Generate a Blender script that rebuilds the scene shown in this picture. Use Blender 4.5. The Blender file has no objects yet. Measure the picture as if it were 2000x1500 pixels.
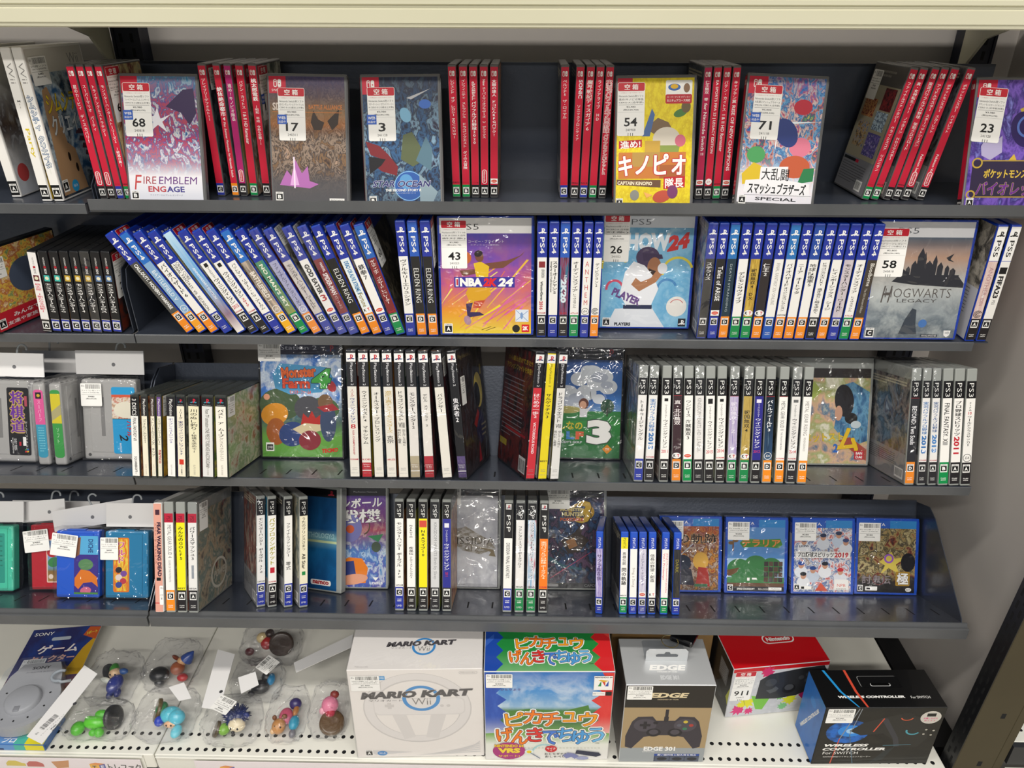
import bpy, bmesh, math, random
from mathutils import Matrix, Vector, noise
from mathutils.geometry import tessellate_polygon

# ------------------------------------------------------------------ camera, sky, lamps, exposure
SC = bpy.context.scene
COL = SC.collection
R = math.radians

def make_camera():
    th, yw, rl = R(27.0), R(1.0), R(0.15)
    fwd = Vector((-math.sin(yw) * math.cos(th), math.cos(yw) * math.cos(th), -math.sin(th)))
    right = Vector((math.cos(yw), math.sin(yw), 0))
    up = right.cross(fwd)
    r_ = right * math.cos(rl) + up * math.sin(rl)
    u_ = -right * math.sin(rl) + up * math.cos(rl)
    cd = bpy.data.cameras.new('camera')
    cd.sensor_width = 36.0
    cd.lens = 1450.0 / 2000.0 * 36.0
    cd.clip_start = 0.02
    ob = bpy.data.objects.new('camera', cd)
    m = Matrix((r_, u_, -fwd)).transposed().to_4x4()
    m.translation = (0, 0, 1.23)
    ob.matrix_world = m
    COL.objects.link(ob)
    SC.camera = ob

make_camera()
SC.view_settings.view_transform = 'Standard'
SC.view_settings.look = 'None'
SC.view_settings.gamma = 1.0
SC.view_settings.use_curve_mapping = False
SC.view_settings.exposure = 0.2

world = bpy.data.worlds.new('shop_surroundings')
SC.world = world
world.use_nodes = True
world.node_tree.nodes['Background'].inputs[0].default_value = (0.86, 0.92, 1.0, 1)
world.node_tree.nodes['Background'].inputs[1].default_value = 0.12

def ceiling_tube(x, y, sx, sy, watts):
    ld = bpy.data.lights.new('ceiling_lamp', 'AREA')
    ld.shape = 'RECTANGLE'
    ld.size, ld.size_y = sx, sy
    ld.energy = watts
    ld.color = (1.0, 0.955, 0.88)
    o = bpy.data.objects.new('ceiling_lamp', ld)
    o.location = (x, y, 3.0)
    COL.objects.link(o)

for row_y, watts in ((-0.2, 20), (-1.9, 42), (-6.6, 95)):      # rows of ceiling tubes over the aisles behind the camera
    for lamp_x in (-1.35, 0.3, 1.95):
        ceiling_tube(lamp_x, row_y, 1.2, 0.2, watts if lamp_x < 1 else watts * 0.5)

# ------------------------------------------------------------------ materials
def lin(h):
    h = h.lstrip('#')
    if len(h) == 3:
        h = ''.join(c * 2 for c in h)
    out = []
    for i in (0, 2, 4):
        c = int(h[i:i + 2], 16) / 255.0
        out.append(c / 12.92 if c <= 0.04045 else ((c + 0.055) / 1.055) ** 2.4)
    return (*out, 1.0)

_mats = {}

def M(h, rough=0.42, coat=0.0, metal=0.0, spec=0.5):
    """A plain paint, plastic or ink of one colour."""
    k = (h, rough, coat, metal, spec)
    if k not in _mats:
        m = bpy.data.materials.new('paint_' + h.strip('#'))
        m.use_nodes = True
        b = m.node_tree.nodes['Principled BSDF']
        b.inputs['Base Color'].default_value = lin(h)
        b.inputs['Roughness'].default_value = rough
        b.inputs['Metallic'].default_value = metal
        b.inputs['Specular IOR Level'].default_value = spec
        if coat:
            b.inputs['Coat Weight'].default_value = coat
            b.inputs['Coat Roughness'].default_value = 0.05
        _mats[k] = m
    return _mats[k]

def INK(h):
    return M(h, 0.4, 0.3, 0.0, 0.3)

def nt(m):
    t = m.node_tree
    return t, t.nodes, t.links

def speckled(name, base, dark, scale, rough, bump=0.0, metal=0.0, coat=0.0):
    """Painted metal or card: slight colour mottling, optional fine bump."""
    m = bpy.data.materials.new(name)
    m.use_nodes = True
    t, N, L = nt(m)
    b = N['Principled BSDF']
    tc = N.new('ShaderNodeTexCoord')
    nz = N.new('ShaderNodeTexNoise')
    nz.inputs['Scale'].default_value = scale
    nz.inputs['Detail'].default_value = 5
    rp = N.new('ShaderNodeValToRGB')
    rp.color_ramp.elements[0].color = lin(dark)
    rp.color_ramp.elements[0].position = 0.3
    rp.color_ramp.elements[1].color = lin(base)
    rp.color_ramp.elements[1].position = 0.62
    L.new(tc.outputs['Object'], nz.inputs['Vector'])
    L.new(nz.outputs['Fac'], rp.inputs['Fac'])
    L.new(rp.outputs['Color'], b.inputs['Base Color'])
    b.inputs['Roughness'].default_value = rough
    b.inputs['Metallic'].default_value = metal
    if coat:
        b.inputs['Coat Weight'].default_value = coat
        b.inputs['Coat Roughness'].default_value = 0.08
    if bump:
        n2 = N.new('ShaderNodeTexNoise')
        n2.inputs['Scale'].default_value = scale * 30
        bp = N.new('ShaderNodeBump')
        bp.inputs['Strength'].default_value = bump
        bp.inputs['Distance'].default_value = 0.0006
        L.new(tc.outputs['Object'], n2.inputs['Vector'])
        L.new(n2.outputs['Fac'], bp.inputs['Height'])
        L.new(bp.outputs['Normal'], b.inputs['Normal'])
    return m

def film(name, gloss=0.16, tint='#ffffff', rough=0.06, bump=0.5, scale=45, haze=0.04):
    """Thin clear plastic: mostly see-through, with sharp wrinkled glints."""
    m = bpy.data.materials.new(name)
    m.use_nodes = True
    t, N, L = nt(m)
    N.remove(N['Principled BSDF'])
    out = N['Material Output']
    tr = N.new('ShaderNodeBsdfTransparent')
    tr.inputs[0].default_value = lin(tint)
    gl = N.new('ShaderNodeBsdfGlossy')
    gl.inputs['Roughness'].default_value = rough
    df = N.new('ShaderNodeBsdfDiffuse')
    df.inputs[0].default_value = (0.85, 0.87, 0.9, 1)
    tc = N.new('ShaderNodeTexCoord')
    nz = N.new('ShaderNodeTexNoise')
    nz.inputs['Scale'].default_value = scale
    nz.inputs['Detail'].default_value = 2
    nz.inputs['Distortion'].default_value = 1.2
    bp = N.new('ShaderNodeBump')
    bp.inputs['Strength'].default_value = bump
    bp.inputs['Distance'].default_value = 0.01
    fr = N.new('ShaderNodeLayerWeight')
    fr.inputs['Blend'].default_value = 0.5
    pw = N.new('ShaderNodeMath')
    pw.operation = 'POWER'
    pw.inputs[1].default_value = 4.0
    ad = N.new('ShaderNodeMath')
    ad.operation = 'MULTIPLY_ADD'
    ad.use_clamp = True
    ad.inputs[1].default_value = 0.42
    ad.inputs[2].default_value = gloss
    m1 = N.new('ShaderNodeMixShader')
    m1.inputs[0].default_value = haze
    m2 = N.new('ShaderNodeMixShader')
    L.new(tc.outputs['Object'], nz.inputs['Vector'])
    L.new(nz.outputs['Fac'], bp.inputs['Height'])
    L.new(bp.outputs['Normal'], gl.inputs['Normal'])
    L.new(bp.outputs['Normal'], fr.inputs['Normal'])
    L.new(fr.outputs['Facing'], pw.inputs[0])
    L.new(pw.outputs[0], ad.inputs[0])
    L.new(tr.outputs[0], m1.inputs[1])
    L.new(df.outputs[0], m1.inputs[2])
    L.new(ad.outputs[0], m2.inputs[0])
    L.new(m1.outputs[0], m2.inputs[1])
    L.new(gl.outputs[0], m2.inputs[2])
    L.new(m2.outputs[0], out.inputs['Surface'])
    return m

def clear_plastic(name, tint, body, keep):
    """Moulded translucent case plastic."""
    m = bpy.data.materials.new(name)
    m.use_nodes = True
    t, N, L = nt(m)
    b = N['Principled BSDF']
    b.inputs['Base Color'].default_value = lin(body)
    b.inputs['Roughness'].default_value = 0.22
    tr = N.new('ShaderNodeBsdfTransparent')
    tr.inputs[0].default_value = lin(tint)
    mx = N.new('ShaderNodeMixShader')
    mx.inputs[0].default_value = keep
    L.new(tr.outputs[0], mx.inputs[1])
    L.new(b.outputs[0], mx.inputs[2])
    L.new(mx.outputs[0], N['Material Output'].inputs['Surface'])
    return m

_arts = {}

def ART(pal, scale=3.0, seed=0.0, dist=1.2, grad=None, aniso=(1, 1), detail=6.0, hard=False):
    """Printed cover picture: blotches of several inks over an optional vertical wash."""
    k = (tuple(pal), scale, seed, dist, tuple(grad or ()), aniso, detail, hard)
    if k in _arts:
        return _arts[k]
    m = bpy.data.materials.new('printed_picture')
    m.use_nodes = True
    t, N, L = nt(m)
    b = N['Principled BSDF']
    b.inputs['Roughness'].default_value = 0.4
    b.inputs['Specular IOR Level'].default_value = 0.3
    b.inputs['Coat Weight'].default_value = 0.3
    b.inputs['Coat Roughness'].default_value = 0.05
    uv = N.new('ShaderNodeUVMap')
    mp = N.new('ShaderNodeMapping')
    mp.inputs['Location'].default_value = (seed * 3.7, seed * 1.9, seed)
    mp.inputs['Scale'].default_value = (aniso[0], aniso[1], 1)
    nz = N.new('ShaderNodeTexNoise')
    nz.inputs['Scale'].default_value = scale * 1.7
    nz.inputs['Detail'].default_value = detail
    nz.inputs['Distortion'].default_value = dist * 0.3
    nz.inputs['Roughness'].default_value = 0.58
    rp = N.new('ShaderNodeValToRGB')
    cr = rp.color_ramp
    if hard:
        cr.interpolation = 'CONSTANT'
    n = len(pal)
    while len(cr.elements) < n:
        cr.elements.new(0.5)
    for i, c in enumerate(pal):
        cr.elements[i].position = 0.27 + 0.46 * i / max(1, n - 1)
        cr.elements[i].color = lin(c)
    L.new(uv.outputs[0], mp.inputs[0])
    L.new(mp.outputs[0], nz.inputs['Vector'])
    L.new(nz.outputs['Fac'], rp.inputs['Fac'])
    if grad:
        sp = N.new('ShaderNodeSeparateXYZ')
        g = N.new('ShaderNodeValToRGB')
        gr = g.color_ramp
        while len(gr.elements) < len(grad):
            gr.elements.new(0.5)
        for i, (p, c, a) in enumerate(grad):
            gr.elements[i].position = p
            q = lin(c)
            gr.elements[i].color = (q[0], q[1], q[2], a)
        mx = N.new('ShaderNodeMix')
        mx.data_type = 'RGBA'
        L.new(uv.outputs[0], sp.inputs[0])
        L.new(sp.outputs['Y'], g.inputs['Fac'])
        L.new(g.outputs['Alpha'], mx.inputs[0])
        L.new(rp.outputs['Color'], mx.inputs[6])
        L.new(g.outputs['Color'], mx.inputs[7])
        L.new(mx.outputs[2], b.inputs['Base Color'])
    else:
        L.new(rp.outputs['Color'], b.inputs['Base Color'])
    _arts[k] = m
    return m

TRAY = speckled('tray_metal', '#444a57', '#3c424e', 9, 0.30, 0.25, 0.35, 0.25)
TRAYD = speckled('tray_metal_navy', '#22263a', '#1c2032', 9, 0.34, 0.2, 0.2, 0.2)
FASC = speckled('shelf_edge_metal', '#5f6164', '#56585b', 12, 0.38, 0.3, 0.2)
UPR = M('#1c2030', 0.4)
SLOT = M('#04050a', 0.8)
WALLW = speckled('wall_paint', '#cbc5c0', '#c2bcb7', 2.2, 0.6, 0.05)
CREAM = speckled('shelf_enamel', '#d6d3bb', '#cfccb2', 3, 0.3, 0.03, 0, 0.3)
DECK = speckled('deck_enamel', '#ecebe2', '#e4e3da', 4, 0.32, 0.03, 0, 0.25)
OLIVE = speckled('post_enamel', '#433b25', '#3c341f', 5, 0.5, 0.1)
FILM = film('shrink_film', 0.07, '#fefeff', 0.06, 0.5, 24, 0.005)
BAG = film('bag_film', 0.05, '#fdfdfe', 0.045, 0.8, 24, 0.015)
CLEAR = clear_plastic('case_clear_grey', '#c4c8c6', '#b2b6b2', 0.72)
CLEARL = clear_plastic('jewel_case_clear', '#d8dcda', '#7c817d', 0.22)
SWGREY = clear_plastic('case_smoke_grey', '#a0a0a0', '#6f6f70', 0.85)
BLUE = M('#1b3fae', 0.25, 0.3)
VBLUE = M('#1a4fc0', 0.25, 0.3)
BLACK = M('#17181b', 0.28, 0.3)
WHITE = M('#efedea', 0.32, 0.3)
PAPER = M('#f6f5f2', 0.55)
K = INK('#151515')
W_ = INK('#f4f3f0')

# ------------------------------------------------------------------ mesh helpers (all lengths in millimetres)
class MB:
    def __init__(s):
        s.v, s.f, s.mi, s.uv, s.mats = [], [], [], [], []
        s.lift = 0.0

    def m(s, mat):
        if mat not in s.mats:
            s.mats.append(mat)
        return s.mats.index(mat)

    def face(s, pts, mat, uv=None):
        b = len(s.v)
        s.v += [tuple(p) for p in pts]
        s.f.append(tuple(range(b, b + len(pts))))
        s.mi.append(s.m(mat))
        s.uv.append(uv or [(0, 0)] * len(pts))

    def geo(s, vs, fs, mat):
        b = len(s.v)
        s.v += [tuple(p) for p in vs]
        i = s.m(mat)
        for f in fs:
            s.f.append(tuple(b + q for q in f))
            s.mi.append(i)
            s.uv.append([(0, 0)] * len(f))

    def box(s, x0, x1, y0, y1, z0, z1, mat):
        vs = [(x, y, z) for z in (z0, z1) for y in (y0, y1) for x in (x0, x1)]
        s.geo(vs, [(0, 2, 3, 1), (4, 5, 7, 6), (0, 1, 5, 4), (2, 6, 7, 3), (0, 4, 6, 2), (1, 3, 7, 5)], mat)

    def rbox(s, x0, x1, y0, y1, z0, z1, mat, r=1.5, seg=2):
        bm = bmesh.new()
        bmesh.ops.create_cube(bm, size=1)
        for q in bm.verts:
            q.co = Vector(((x0 + x1) / 2 + q.co.x * (x1 - x0), (y0 + y1) / 2 + q.co.y * (y1 - y0), (z0 + z1) / 2 + q.co.z * (z1 - z0)))
        bmesh.ops.bevel(bm, geom=bm.edges[:] + bm.verts[:], offset=r, segments=seg, affect='EDGES', profile=0.5)
        bm.verts.index_update()
        s.geo([q.co[:] for q in bm.verts], [[q.index for q in f.verts] for f in bm.faces], mat)
        bm.free()

    def prism(s, pts, y0, y1, mat, ax='y'):
        """Extrude an outline: pts in xz for ax 'y', in yz for ax 'x', in xy for ax 'z'."""
        n = len(pts)
        def P(p, d):
            return (p[0], d, p[1]) if ax == 'y' else ((d, p[0], p[1]) if ax == 'x' else (p[0], p[1], d))
        vs = [P(p, y0) for p in pts] + [P(p, y1) for p in pts]
        fs = [(i, (i + 1) % n, (i + 1) % n + n, i + n) for i in range(n)]
        tri = tessellate_polygon([[Vector((p[0], p[1], 0)) for p in pts]])
        fs += [tuple(t) for t in tri] + [tuple(q + n for q in reversed(t)) for t in tri]
        s.geo(vs, fs, mat)

    def ell(s, c, r, mat, nu=20, nv=12, rot=None):
        vs, fs = [], []
        for j in range(nv + 1):
            a = math.pi * j / nv
            for i in range(nu):
                b = 2 * math.pi * i / nu
                p = Vector((r[0] * math.sin(a) * math.cos(b), r[1] * math.sin(a) * math.sin(b), r[2] * math.cos(a)))
                if rot is not None:
                    p = rot @ p
                vs.append((c[0] + p.x, c[1] + p.y, c[2] + p.z))
        for j in range(nv):
            for i in range(nu):
                k = (i + 1) % nu
                fs.append((j * nu + i, (j + 1) * nu + i, (j + 1) * nu + k, j * nu + k))
        s.geo(vs, fs, mat)

    def lathe(s, prof, mat, c=(0, 0, 0), n=32, rot=None):
        vs, fs = [], []
        for (rr, z) in prof:
            for i in range(n):
                a = 2 * math.pi * i / n
                p = Vector((rr * math.cos(a), rr * math.sin(a), z))
                if rot is not None:
                    p = rot @ p
                vs.append((c[0] + p.x, c[1] + p.y, c[2] + p.z))
        for j in range(len(prof) - 1):
            for i in range(n):
                k = (i + 1) % n
                fs.append((j * n + i, j * n + k, (j + 1) * n + k, (j + 1) * n + i))
        s.geo(vs, fs, mat)

    def tube(s, pts, r, mat, n=8):
        pts = [Vector(p) for p in pts]
        rings = []
        for i, p in enumerate(pts):
            d = (pts[min(i + 1, len(pts) - 1)] - pts[max(i - 1, 0)]).normalized()
            a = d.orthogonal().normalized() if i == 0 else (ax - d * ax.dot(d)).normalized()
            ax = a
            c = d.cross(a)
            rings.append([p + (a * math.cos(2 * math.pi * k / n) + c * math.sin(2 * math.pi * k / n)) * r for k in range(n)])
        vs = [q[:] for g in rings for q in g]
        fs = [(i * n + k, i * n + (k + 1) % n, (i + 1) * n + (k + 1) % n, (i + 1) * n + k) for i in range(len(pts) - 1) for k in range(n)]
        fs += [tuple(range(n - 1, -1, -1)), tuple(range((len(pts) - 1) * n, len(pts) * n))]
        s.geo(vs, fs, mat)

    def build(s, name, parent=None, smooth=False, kind=None):
        me = bpy.data.meshes.new(name)
        me.from_pydata([(a * .001, b * .001, c * .001) for a, b, c in s.v], [], s.f)
        for q in s.mats:
            me.materials.append(q)
        me.polygons.foreach_set('material_index', s.mi)
        if any(u[1] != u[0] for u in s.uv if len(u) > 1):
            lay = me.uv_layers.new(name='UVMap')
            flat = [c for u in s.uv for p in u for c in p]
            lay.data.foreach_set('uv', flat)
        if smooth:
            me.polygons.foreach_set('use_smooth', [True] * len(me.polygons))
        me.update()
        o = bpy.data.objects.new(name, me)
        if kind:
            o['kind'] = kind
        COL.objects.link(o)
        if parent is not None:
            o.parent = parent
        return o

_gl = {}

def glyph(txt, bold=0.0, shear=0.0):
    k = (txt, bold, shear)
    if k not in _gl:
        c = bpy.data.curves.new('t', 'FONT')
        c.body = txt
        c.size = 1.0
        c.resolution_u = 2
        c.offset = bold
        c.shear = shear
        o = bpy.data.objects.new('t', c)
        me = o.to_mesh()
        vs = [(q.co.x, q.co.y) for q in me.vertices]
        fs = [tuple(p.vertices) for p in me.polygons]
        o.to_mesh_clear()
        bpy.data.objects.remove(o)
        bpy.data.curves.remove(c)
        bb = (min(q[0] for q in vs), min(q[1] for q in vs), max(q[0] for q in vs), max(q[1] for q in vs)) if vs else (0, 0, 1, 1)
        _gl[k] = (vs, fs, bb)
    return _gl[k]

class PR(MB):
    """A printed flat face: 2-D marks in millimetres on the plane o + a*u + b*v, stacked along n."""
    def __init__(s, o, u, v, n):
        super().__init__()
        s.o, s.u, s.vv, s.n = Vector(o), Vector(u), Vector(v), Vector(n)

    def p3(s, a, b, up=0.0):
        return (s.o + s.u * a + s.vv * b + s.n * (s.lift + up))[:]

    def up(s):
        s.lift += 0.008

    def rect(s, x0, y0, x1, y1, mat):
        s.up()
        s.face([s.p3(x0, y0), s.p3(x1, y0), s.p3(x1, y1), s.p3(x0, y1)], mat, [(0, 0), (1, 0), (1, 1), (0, 1)])

    def rrect(s, x0, y0, x1, y1, r, mat):
        pts = []
        for cx, cy, a0 in ((x1 - r, y1 - r, 0), (x0 + r, y1 - r, 90), (x0 + r, y0 + r, 180), (x1 - r, y0 + r, 270)):
            for k in range(5):
                a = R(a0 + k * 22.5)
                pts.append((cx + r * math.cos(a), cy + r * math.sin(a)))
        s.poly(pts, mat, True)

    def poly(s, pts, mat, convex=False):
        s.up()
        xs = [p[0] for p in pts]
        ys = [p[1] for p in pts]
        x0, y0 = min(xs), min(ys)
        sx, sy = max(1e-6, max(xs) - x0), max(1e-6, max(ys) - y0)
        if convex:
            s.face([s.p3(*p) for p in pts], mat, [((p[0] - x0) / sx, (p[1] - y0) / sy) for p in pts])
        else:
            for t in tessellate_polygon([[Vector((p[0], p[1], 0)) for p in pts]]):
                q = [pts[i] for i in t]
                ar = (q[1][0] - q[0][0]) * (q[2][1] - q[0][1]) - (q[2][0] - q[0][0]) * (q[1][1] - q[0][1])
                if ar < 0:
                    q.reverse()
                s.face([s.p3(*p) for p in q], mat, [((p[0] - x0) / sx, (p[1] - y0) / sy) for p in q])

    def ellp(s, cx, cy, rx, ry, mat, rot=0.0, n=24):
        c, d = math.cos(R(rot)), math.sin(R(rot))
        s.poly([(cx + rx * math.cos(2 * math.pi * i / n) * c - ry * math.sin(2 * math.pi * i / n) * d,
                 cy + rx * math.cos(2 * math.pi * i / n) * d + ry * math.sin(2 * math.pi * i / n) * c) for i in range(n)], mat, True)

    def ring(s, cx, cy, r0, r1, mat, ry=1.0, a0=0, a1=360, n=40):
        s.up()
        for i in range(n):
            a, b = R(a0 + (a1 - a0) * i / n), R(a0 + (a1 - a0) * (i + 1) / n)
            s.face([s.p3(cx + r0 * math.cos(a), cy + r0 * ry * math.sin(a)), s.p3(cx + r1 * math.cos(a), cy + r1 * ry * math.sin(a)),
                    s.p3(cx + r1 * math.cos(b), cy + r1 * ry * math.sin(b)), s.p3(cx + r0 * math.cos(b), cy + r0 * ry * math.sin(b))], mat)

    def line(s, x0, y0, x1, y1, w, mat):
        d = Vector((x1 - x0, y1 - y0))
        q = Vector((-d.y, d.x)).normalized() * w / 2
        s.poly([(x0 + q.x, y0 + q.y), (x0 - q.x, y0 - q.y), (x1 - q.x, y1 - q.y), (x1 + q.x, y1 + q.y)][::-1][::-1], mat)

    def stamp(s, g, cx, cy, w, h, mat, rot=0.0):
        vs, fs, bb = g
        if not vs:
            return
        gw, gh = max(1e-6, bb[2] - bb[0]), max(1e-6, bb[3] - bb[1])
        mx, my = (bb[0] + bb[2]) / 2, (bb[1] + bb[3]) / 2
        c, d = math.cos(R(rot)), math.sin(R(rot))
        out = []
        for x, y in vs:
            a, b = (x - mx) * w / gw, (y - my) * h / gh
            out.append(s.p3(cx + a * c - b * d, cy + a * d + b * c))
        s.geo(out, fs, mat)

    def text(s, txt, cx, cy, w, h, mat, rot=0.0, bold=0.0, shear=0.0, edge=None, ew=0.04):
        """Lettering fitted to a w x h box, turned by rot degrees; edge = outline ink."""
        cjk = not txt.isascii()
        g = glyph(txt, min(bold, .008) if cjk else bold, shear)
        if edge is not None:
            s.up()
            q = h * ew * .9
            for k in range(8):
                s.lift += .0022
                s.stamp(g, cx + q * math.cos(k * .785), cy + q * math.sin(k * .785), w, h, edge, rot)
        s.up()
        s.stamp(g, cx, cy, w, h, mat, rot)
        if cjk and bold > .015:
            q = h * bold * .55
            for k in range(4):
                s.lift += .0022
                s.stamp(g, cx + q * math.cos(.785 + k * 1.571), cy + q * math.sin(.785 + k * 1.571), w, h, mat, rot)

    def vtext(s, txt, cx, top, length, w, mat, bold=0.0, edge=None):
        """Upright characters stacked downwards from top."""
        n = len(txt)
        cell = length / n
        s.up()
        l0 = s.lift
        for i, ch in enumerate(txt):
            if ch == ' ':
                continue
            cy = top - (i + .5) * cell
            g = glyph(ch, min(bold, .008))
            bb = g[2]
            gw, gh = bb[2] - bb[0], bb[3] - bb[1]
            if ch in 'ー～~-―':
                s.stamp(g, cx, cy, cell * .82, w * .16 if ch == 'ー' else w * .2, mat, -90)
                continue
            if edge is not None:
                q = w * .075
                for k in range(8):
                    s.lift += .0022
                    s.stamp(g, cx + q * math.cos(k * .785), cy + q * math.sin(k * .785), gw * w, gh * cell, edge)
                s.lift = l0 + .024
            s.stamp(g, cx, cy, gw * w, gh * cell * .98, mat)
            if bold > .015:
                for k in (-1, 1):
                    s.lift += .0022
                    s.stamp(g, cx + k * w * bold * .5, cy, gw * w, gh * cell * .98, mat)
            s.lift = l0
        s.lift = l0 + (.03 if edge is not None else .006)

    def lines(s, x0, y0, w, n, pitch, h, mat, rng, rot=0):
        """Rows of very small print."""
        s.up()
        for i in range(n):
            x = x0
            end = x0 + w * (1 if i < n - 1 else rng.uniform(.4, .9))
            while x < end:
                d = rng.uniform(.6, 2.2) * h
                d = min(d, end - x)
                if d < .2:
                    break
                y = y0 - i * pitch
                s.face([s.p3(x, y), s.p3(x + d, y), s.p3(x + d, y + h), s.p3(x, y + h)], mat)
                x += d + .35 * h

    def bars(s, x0, y0, w, h, mat, rng):
        s.up()
        x = x0
        while x < x0 + w:
            d = rng.choice((.35, .5, .8))
            s.face([s.p3(x, y0), s.p3(x + d, y0), s.p3(x + d, y0 + h), s.p3(x, y0 + h)], mat)
            x += d + rng.choice((.35, .5, .9))

    def rating(s, cx, cy, w, letter, big=False):
        """Small age-rating square: white frame, black field, white letter."""
        h = w * 1.2
        s.rect(cx - w / 2, cy - h / 2, cx + w / 2, cy + h / 2, W_)
        s.text('CERO', cx, cy + h * .385, w * .8, h * .13, K, bold=.02)
        s.rect(cx - w * .42, cy - h * .36, cx + w * .42, cy + h * .28, K)
        s.text(letter, cx, cy - h * .04, w * .46, h * .42, W_, bold=.05)

def thing(name, label, cat, mw, group=None):
    o = bpy.data.objects.new(name, None)
    o.empty_display_size = .02
    o.matrix_world = mw
    tag(o, label, cat, group)
    COL.objects.link(o)
    return o

def tag(o, label, cat, group=None):
    o['label'] = label
    o['category'] = cat
    if group:
        o['group'] = group

def T(x, y, z):
    return Matrix.Translation((x * .001, y * .001, z * .001))

def RX(a): return Matrix.Rotation(R(a), 4, 'X')
def RY(a): return Matrix.Rotation(R(a), 4, 'Y')
def RZ(a): return Matrix.Rotation(R(a), 4, 'Z')

ORD = 'first second third fourth fifth sixth seventh eighth ninth tenth eleventh twelfth thirteenth fourteenth fifteenth sixteenth seventeenth eighteenth'.split()

# rows of the gondola: tilt, front line, floor height (mm)
ROW = {1: (0, 1030, 993), 2: (0, 994, 800), 3: (18, 905, 610), 4: (24, 868, 388)}

def frame(row):
    p, y, z = ROW[row]
    return T(0, y, z) @ RX(-p)      # local y runs back along the tray floor, z up its back plate

def place(row, X, t=0.0, h=0.0, yaw=0.0, roll=0.0, lean=0.0, half=0.0, thick=0.0):
    lift = half * abs(math.sin(R(roll))) + thick * math.sin(R(max(0, lean))) + .25
    return frame(row) @ T(X, t, h + lift) @ RZ(yaw) @ RX(-lean) @ RY(roll)

# ------------------------------------------------------------------ the room and the gondola
def structure(name, mb):
    o = mb.build(name)
    o['kind'] = 'structure'
    return o

mb = MB(); mb.box(-3000, 3000, -3000, 1300, -20, 0, speckled('floor_vinyl', '#c9c4b8', '#bdb7aa', 6, 0.35)); structure('floor', mb)
mb = MB(); mb.box(-2000, 770, 1245, 1265, 0, 2100, WALLW); structure('wall_back', mb)
mb = MB(); mb.box(738, 752, 836, 1245, 0, 2100, WALLW); structure('wall_right', mb)

def upright(x0, x1, label):
    t = thing('slotted_upright', label, 'upright', T(0, 0, 0), 'slotted uprights behind the trays')
    m = MB(); m.rbox(x0, x1, 1206, 1243, 0, 1900, UPR, 1.5, 1)
    m.box(x0 - 3, x0 + 1, 1204, 1208, 0, 1900, UPR); m.box(x1 - 1, x1 + 3, 1204, 1208, 0, 1900, UPR)
    m.build('post', t)
    m = PR((0, 1205.6, 0), (1, 0, 0), (0, 0, 1), (0, -1, 0))
    c = (x0 + x1) / 2
    for z in range(40, 1880, 20):
        for dx in (-8, 8):
            m.lift = 0; m.rect(c + dx - 2.4, z, c + dx + 2.4, z + 12, SLOT)
    m.build('slot_strip', t)

upright(-614, -578, 'dark slotted upright at the joint of the two shelf bays')
upright(643, 682, 'dark slotted upright beside the white end wall')

def top_shelf():
    t = thing('top_shelf', 'cream enamel shelf edge running above all the game trays', 'shelf', T(0, 0, 0))
    m = MB()
    m.prism([(931, 1207), (929, 1208.5), (929, 1211), (927.2, 1212.4), (927.2, 1226), (929.5, 1227.5), (929.5, 1230.3), (926.5, 1231.5),
             (926.5, 1236), (930, 1239), (936, 1239), (936, 1207)], -1500, 735, CREAM, 'x')
    m.build('price_rail', t)
    m = MB(); m.box(-1500, 735, 936, 1198, 1222, 1239, CREAM); m.build('shelf_board', t)
    for x in (-596, 662):
        m = MB(); m.prism([(1000, 1222), (1204, 1222), (1204, 1150), (1188, 1152), (1150, 1190), (1060, 1214)], x - 26, x - 22, CREAM, 'x'); m.build('bracket', t)

top_shelf()

SIDE = {1: [(-20, -3), (-20, 18), (30, 60), (124, 62), (124, -3)], 2: [(8, -3), (6, 70), (14, 94), (40, 102), (136, 104), (136, -3)],
        3: [(-2, -3), (0, 6), (74, 132), (92, 148), (140, 148), (140, -3)], 4: [(-13, -3), (-11, 6), (70, 140), (88, 156), (128, 156), (128, -3)]}
BACKT = {1: (124, 165), 2: (138, 158), 3: (142, 150), 4: (130, 158)}
FRONT = {1: -45.5, 2: -1.6, 3: -2.0, 4: -13.0}

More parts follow.
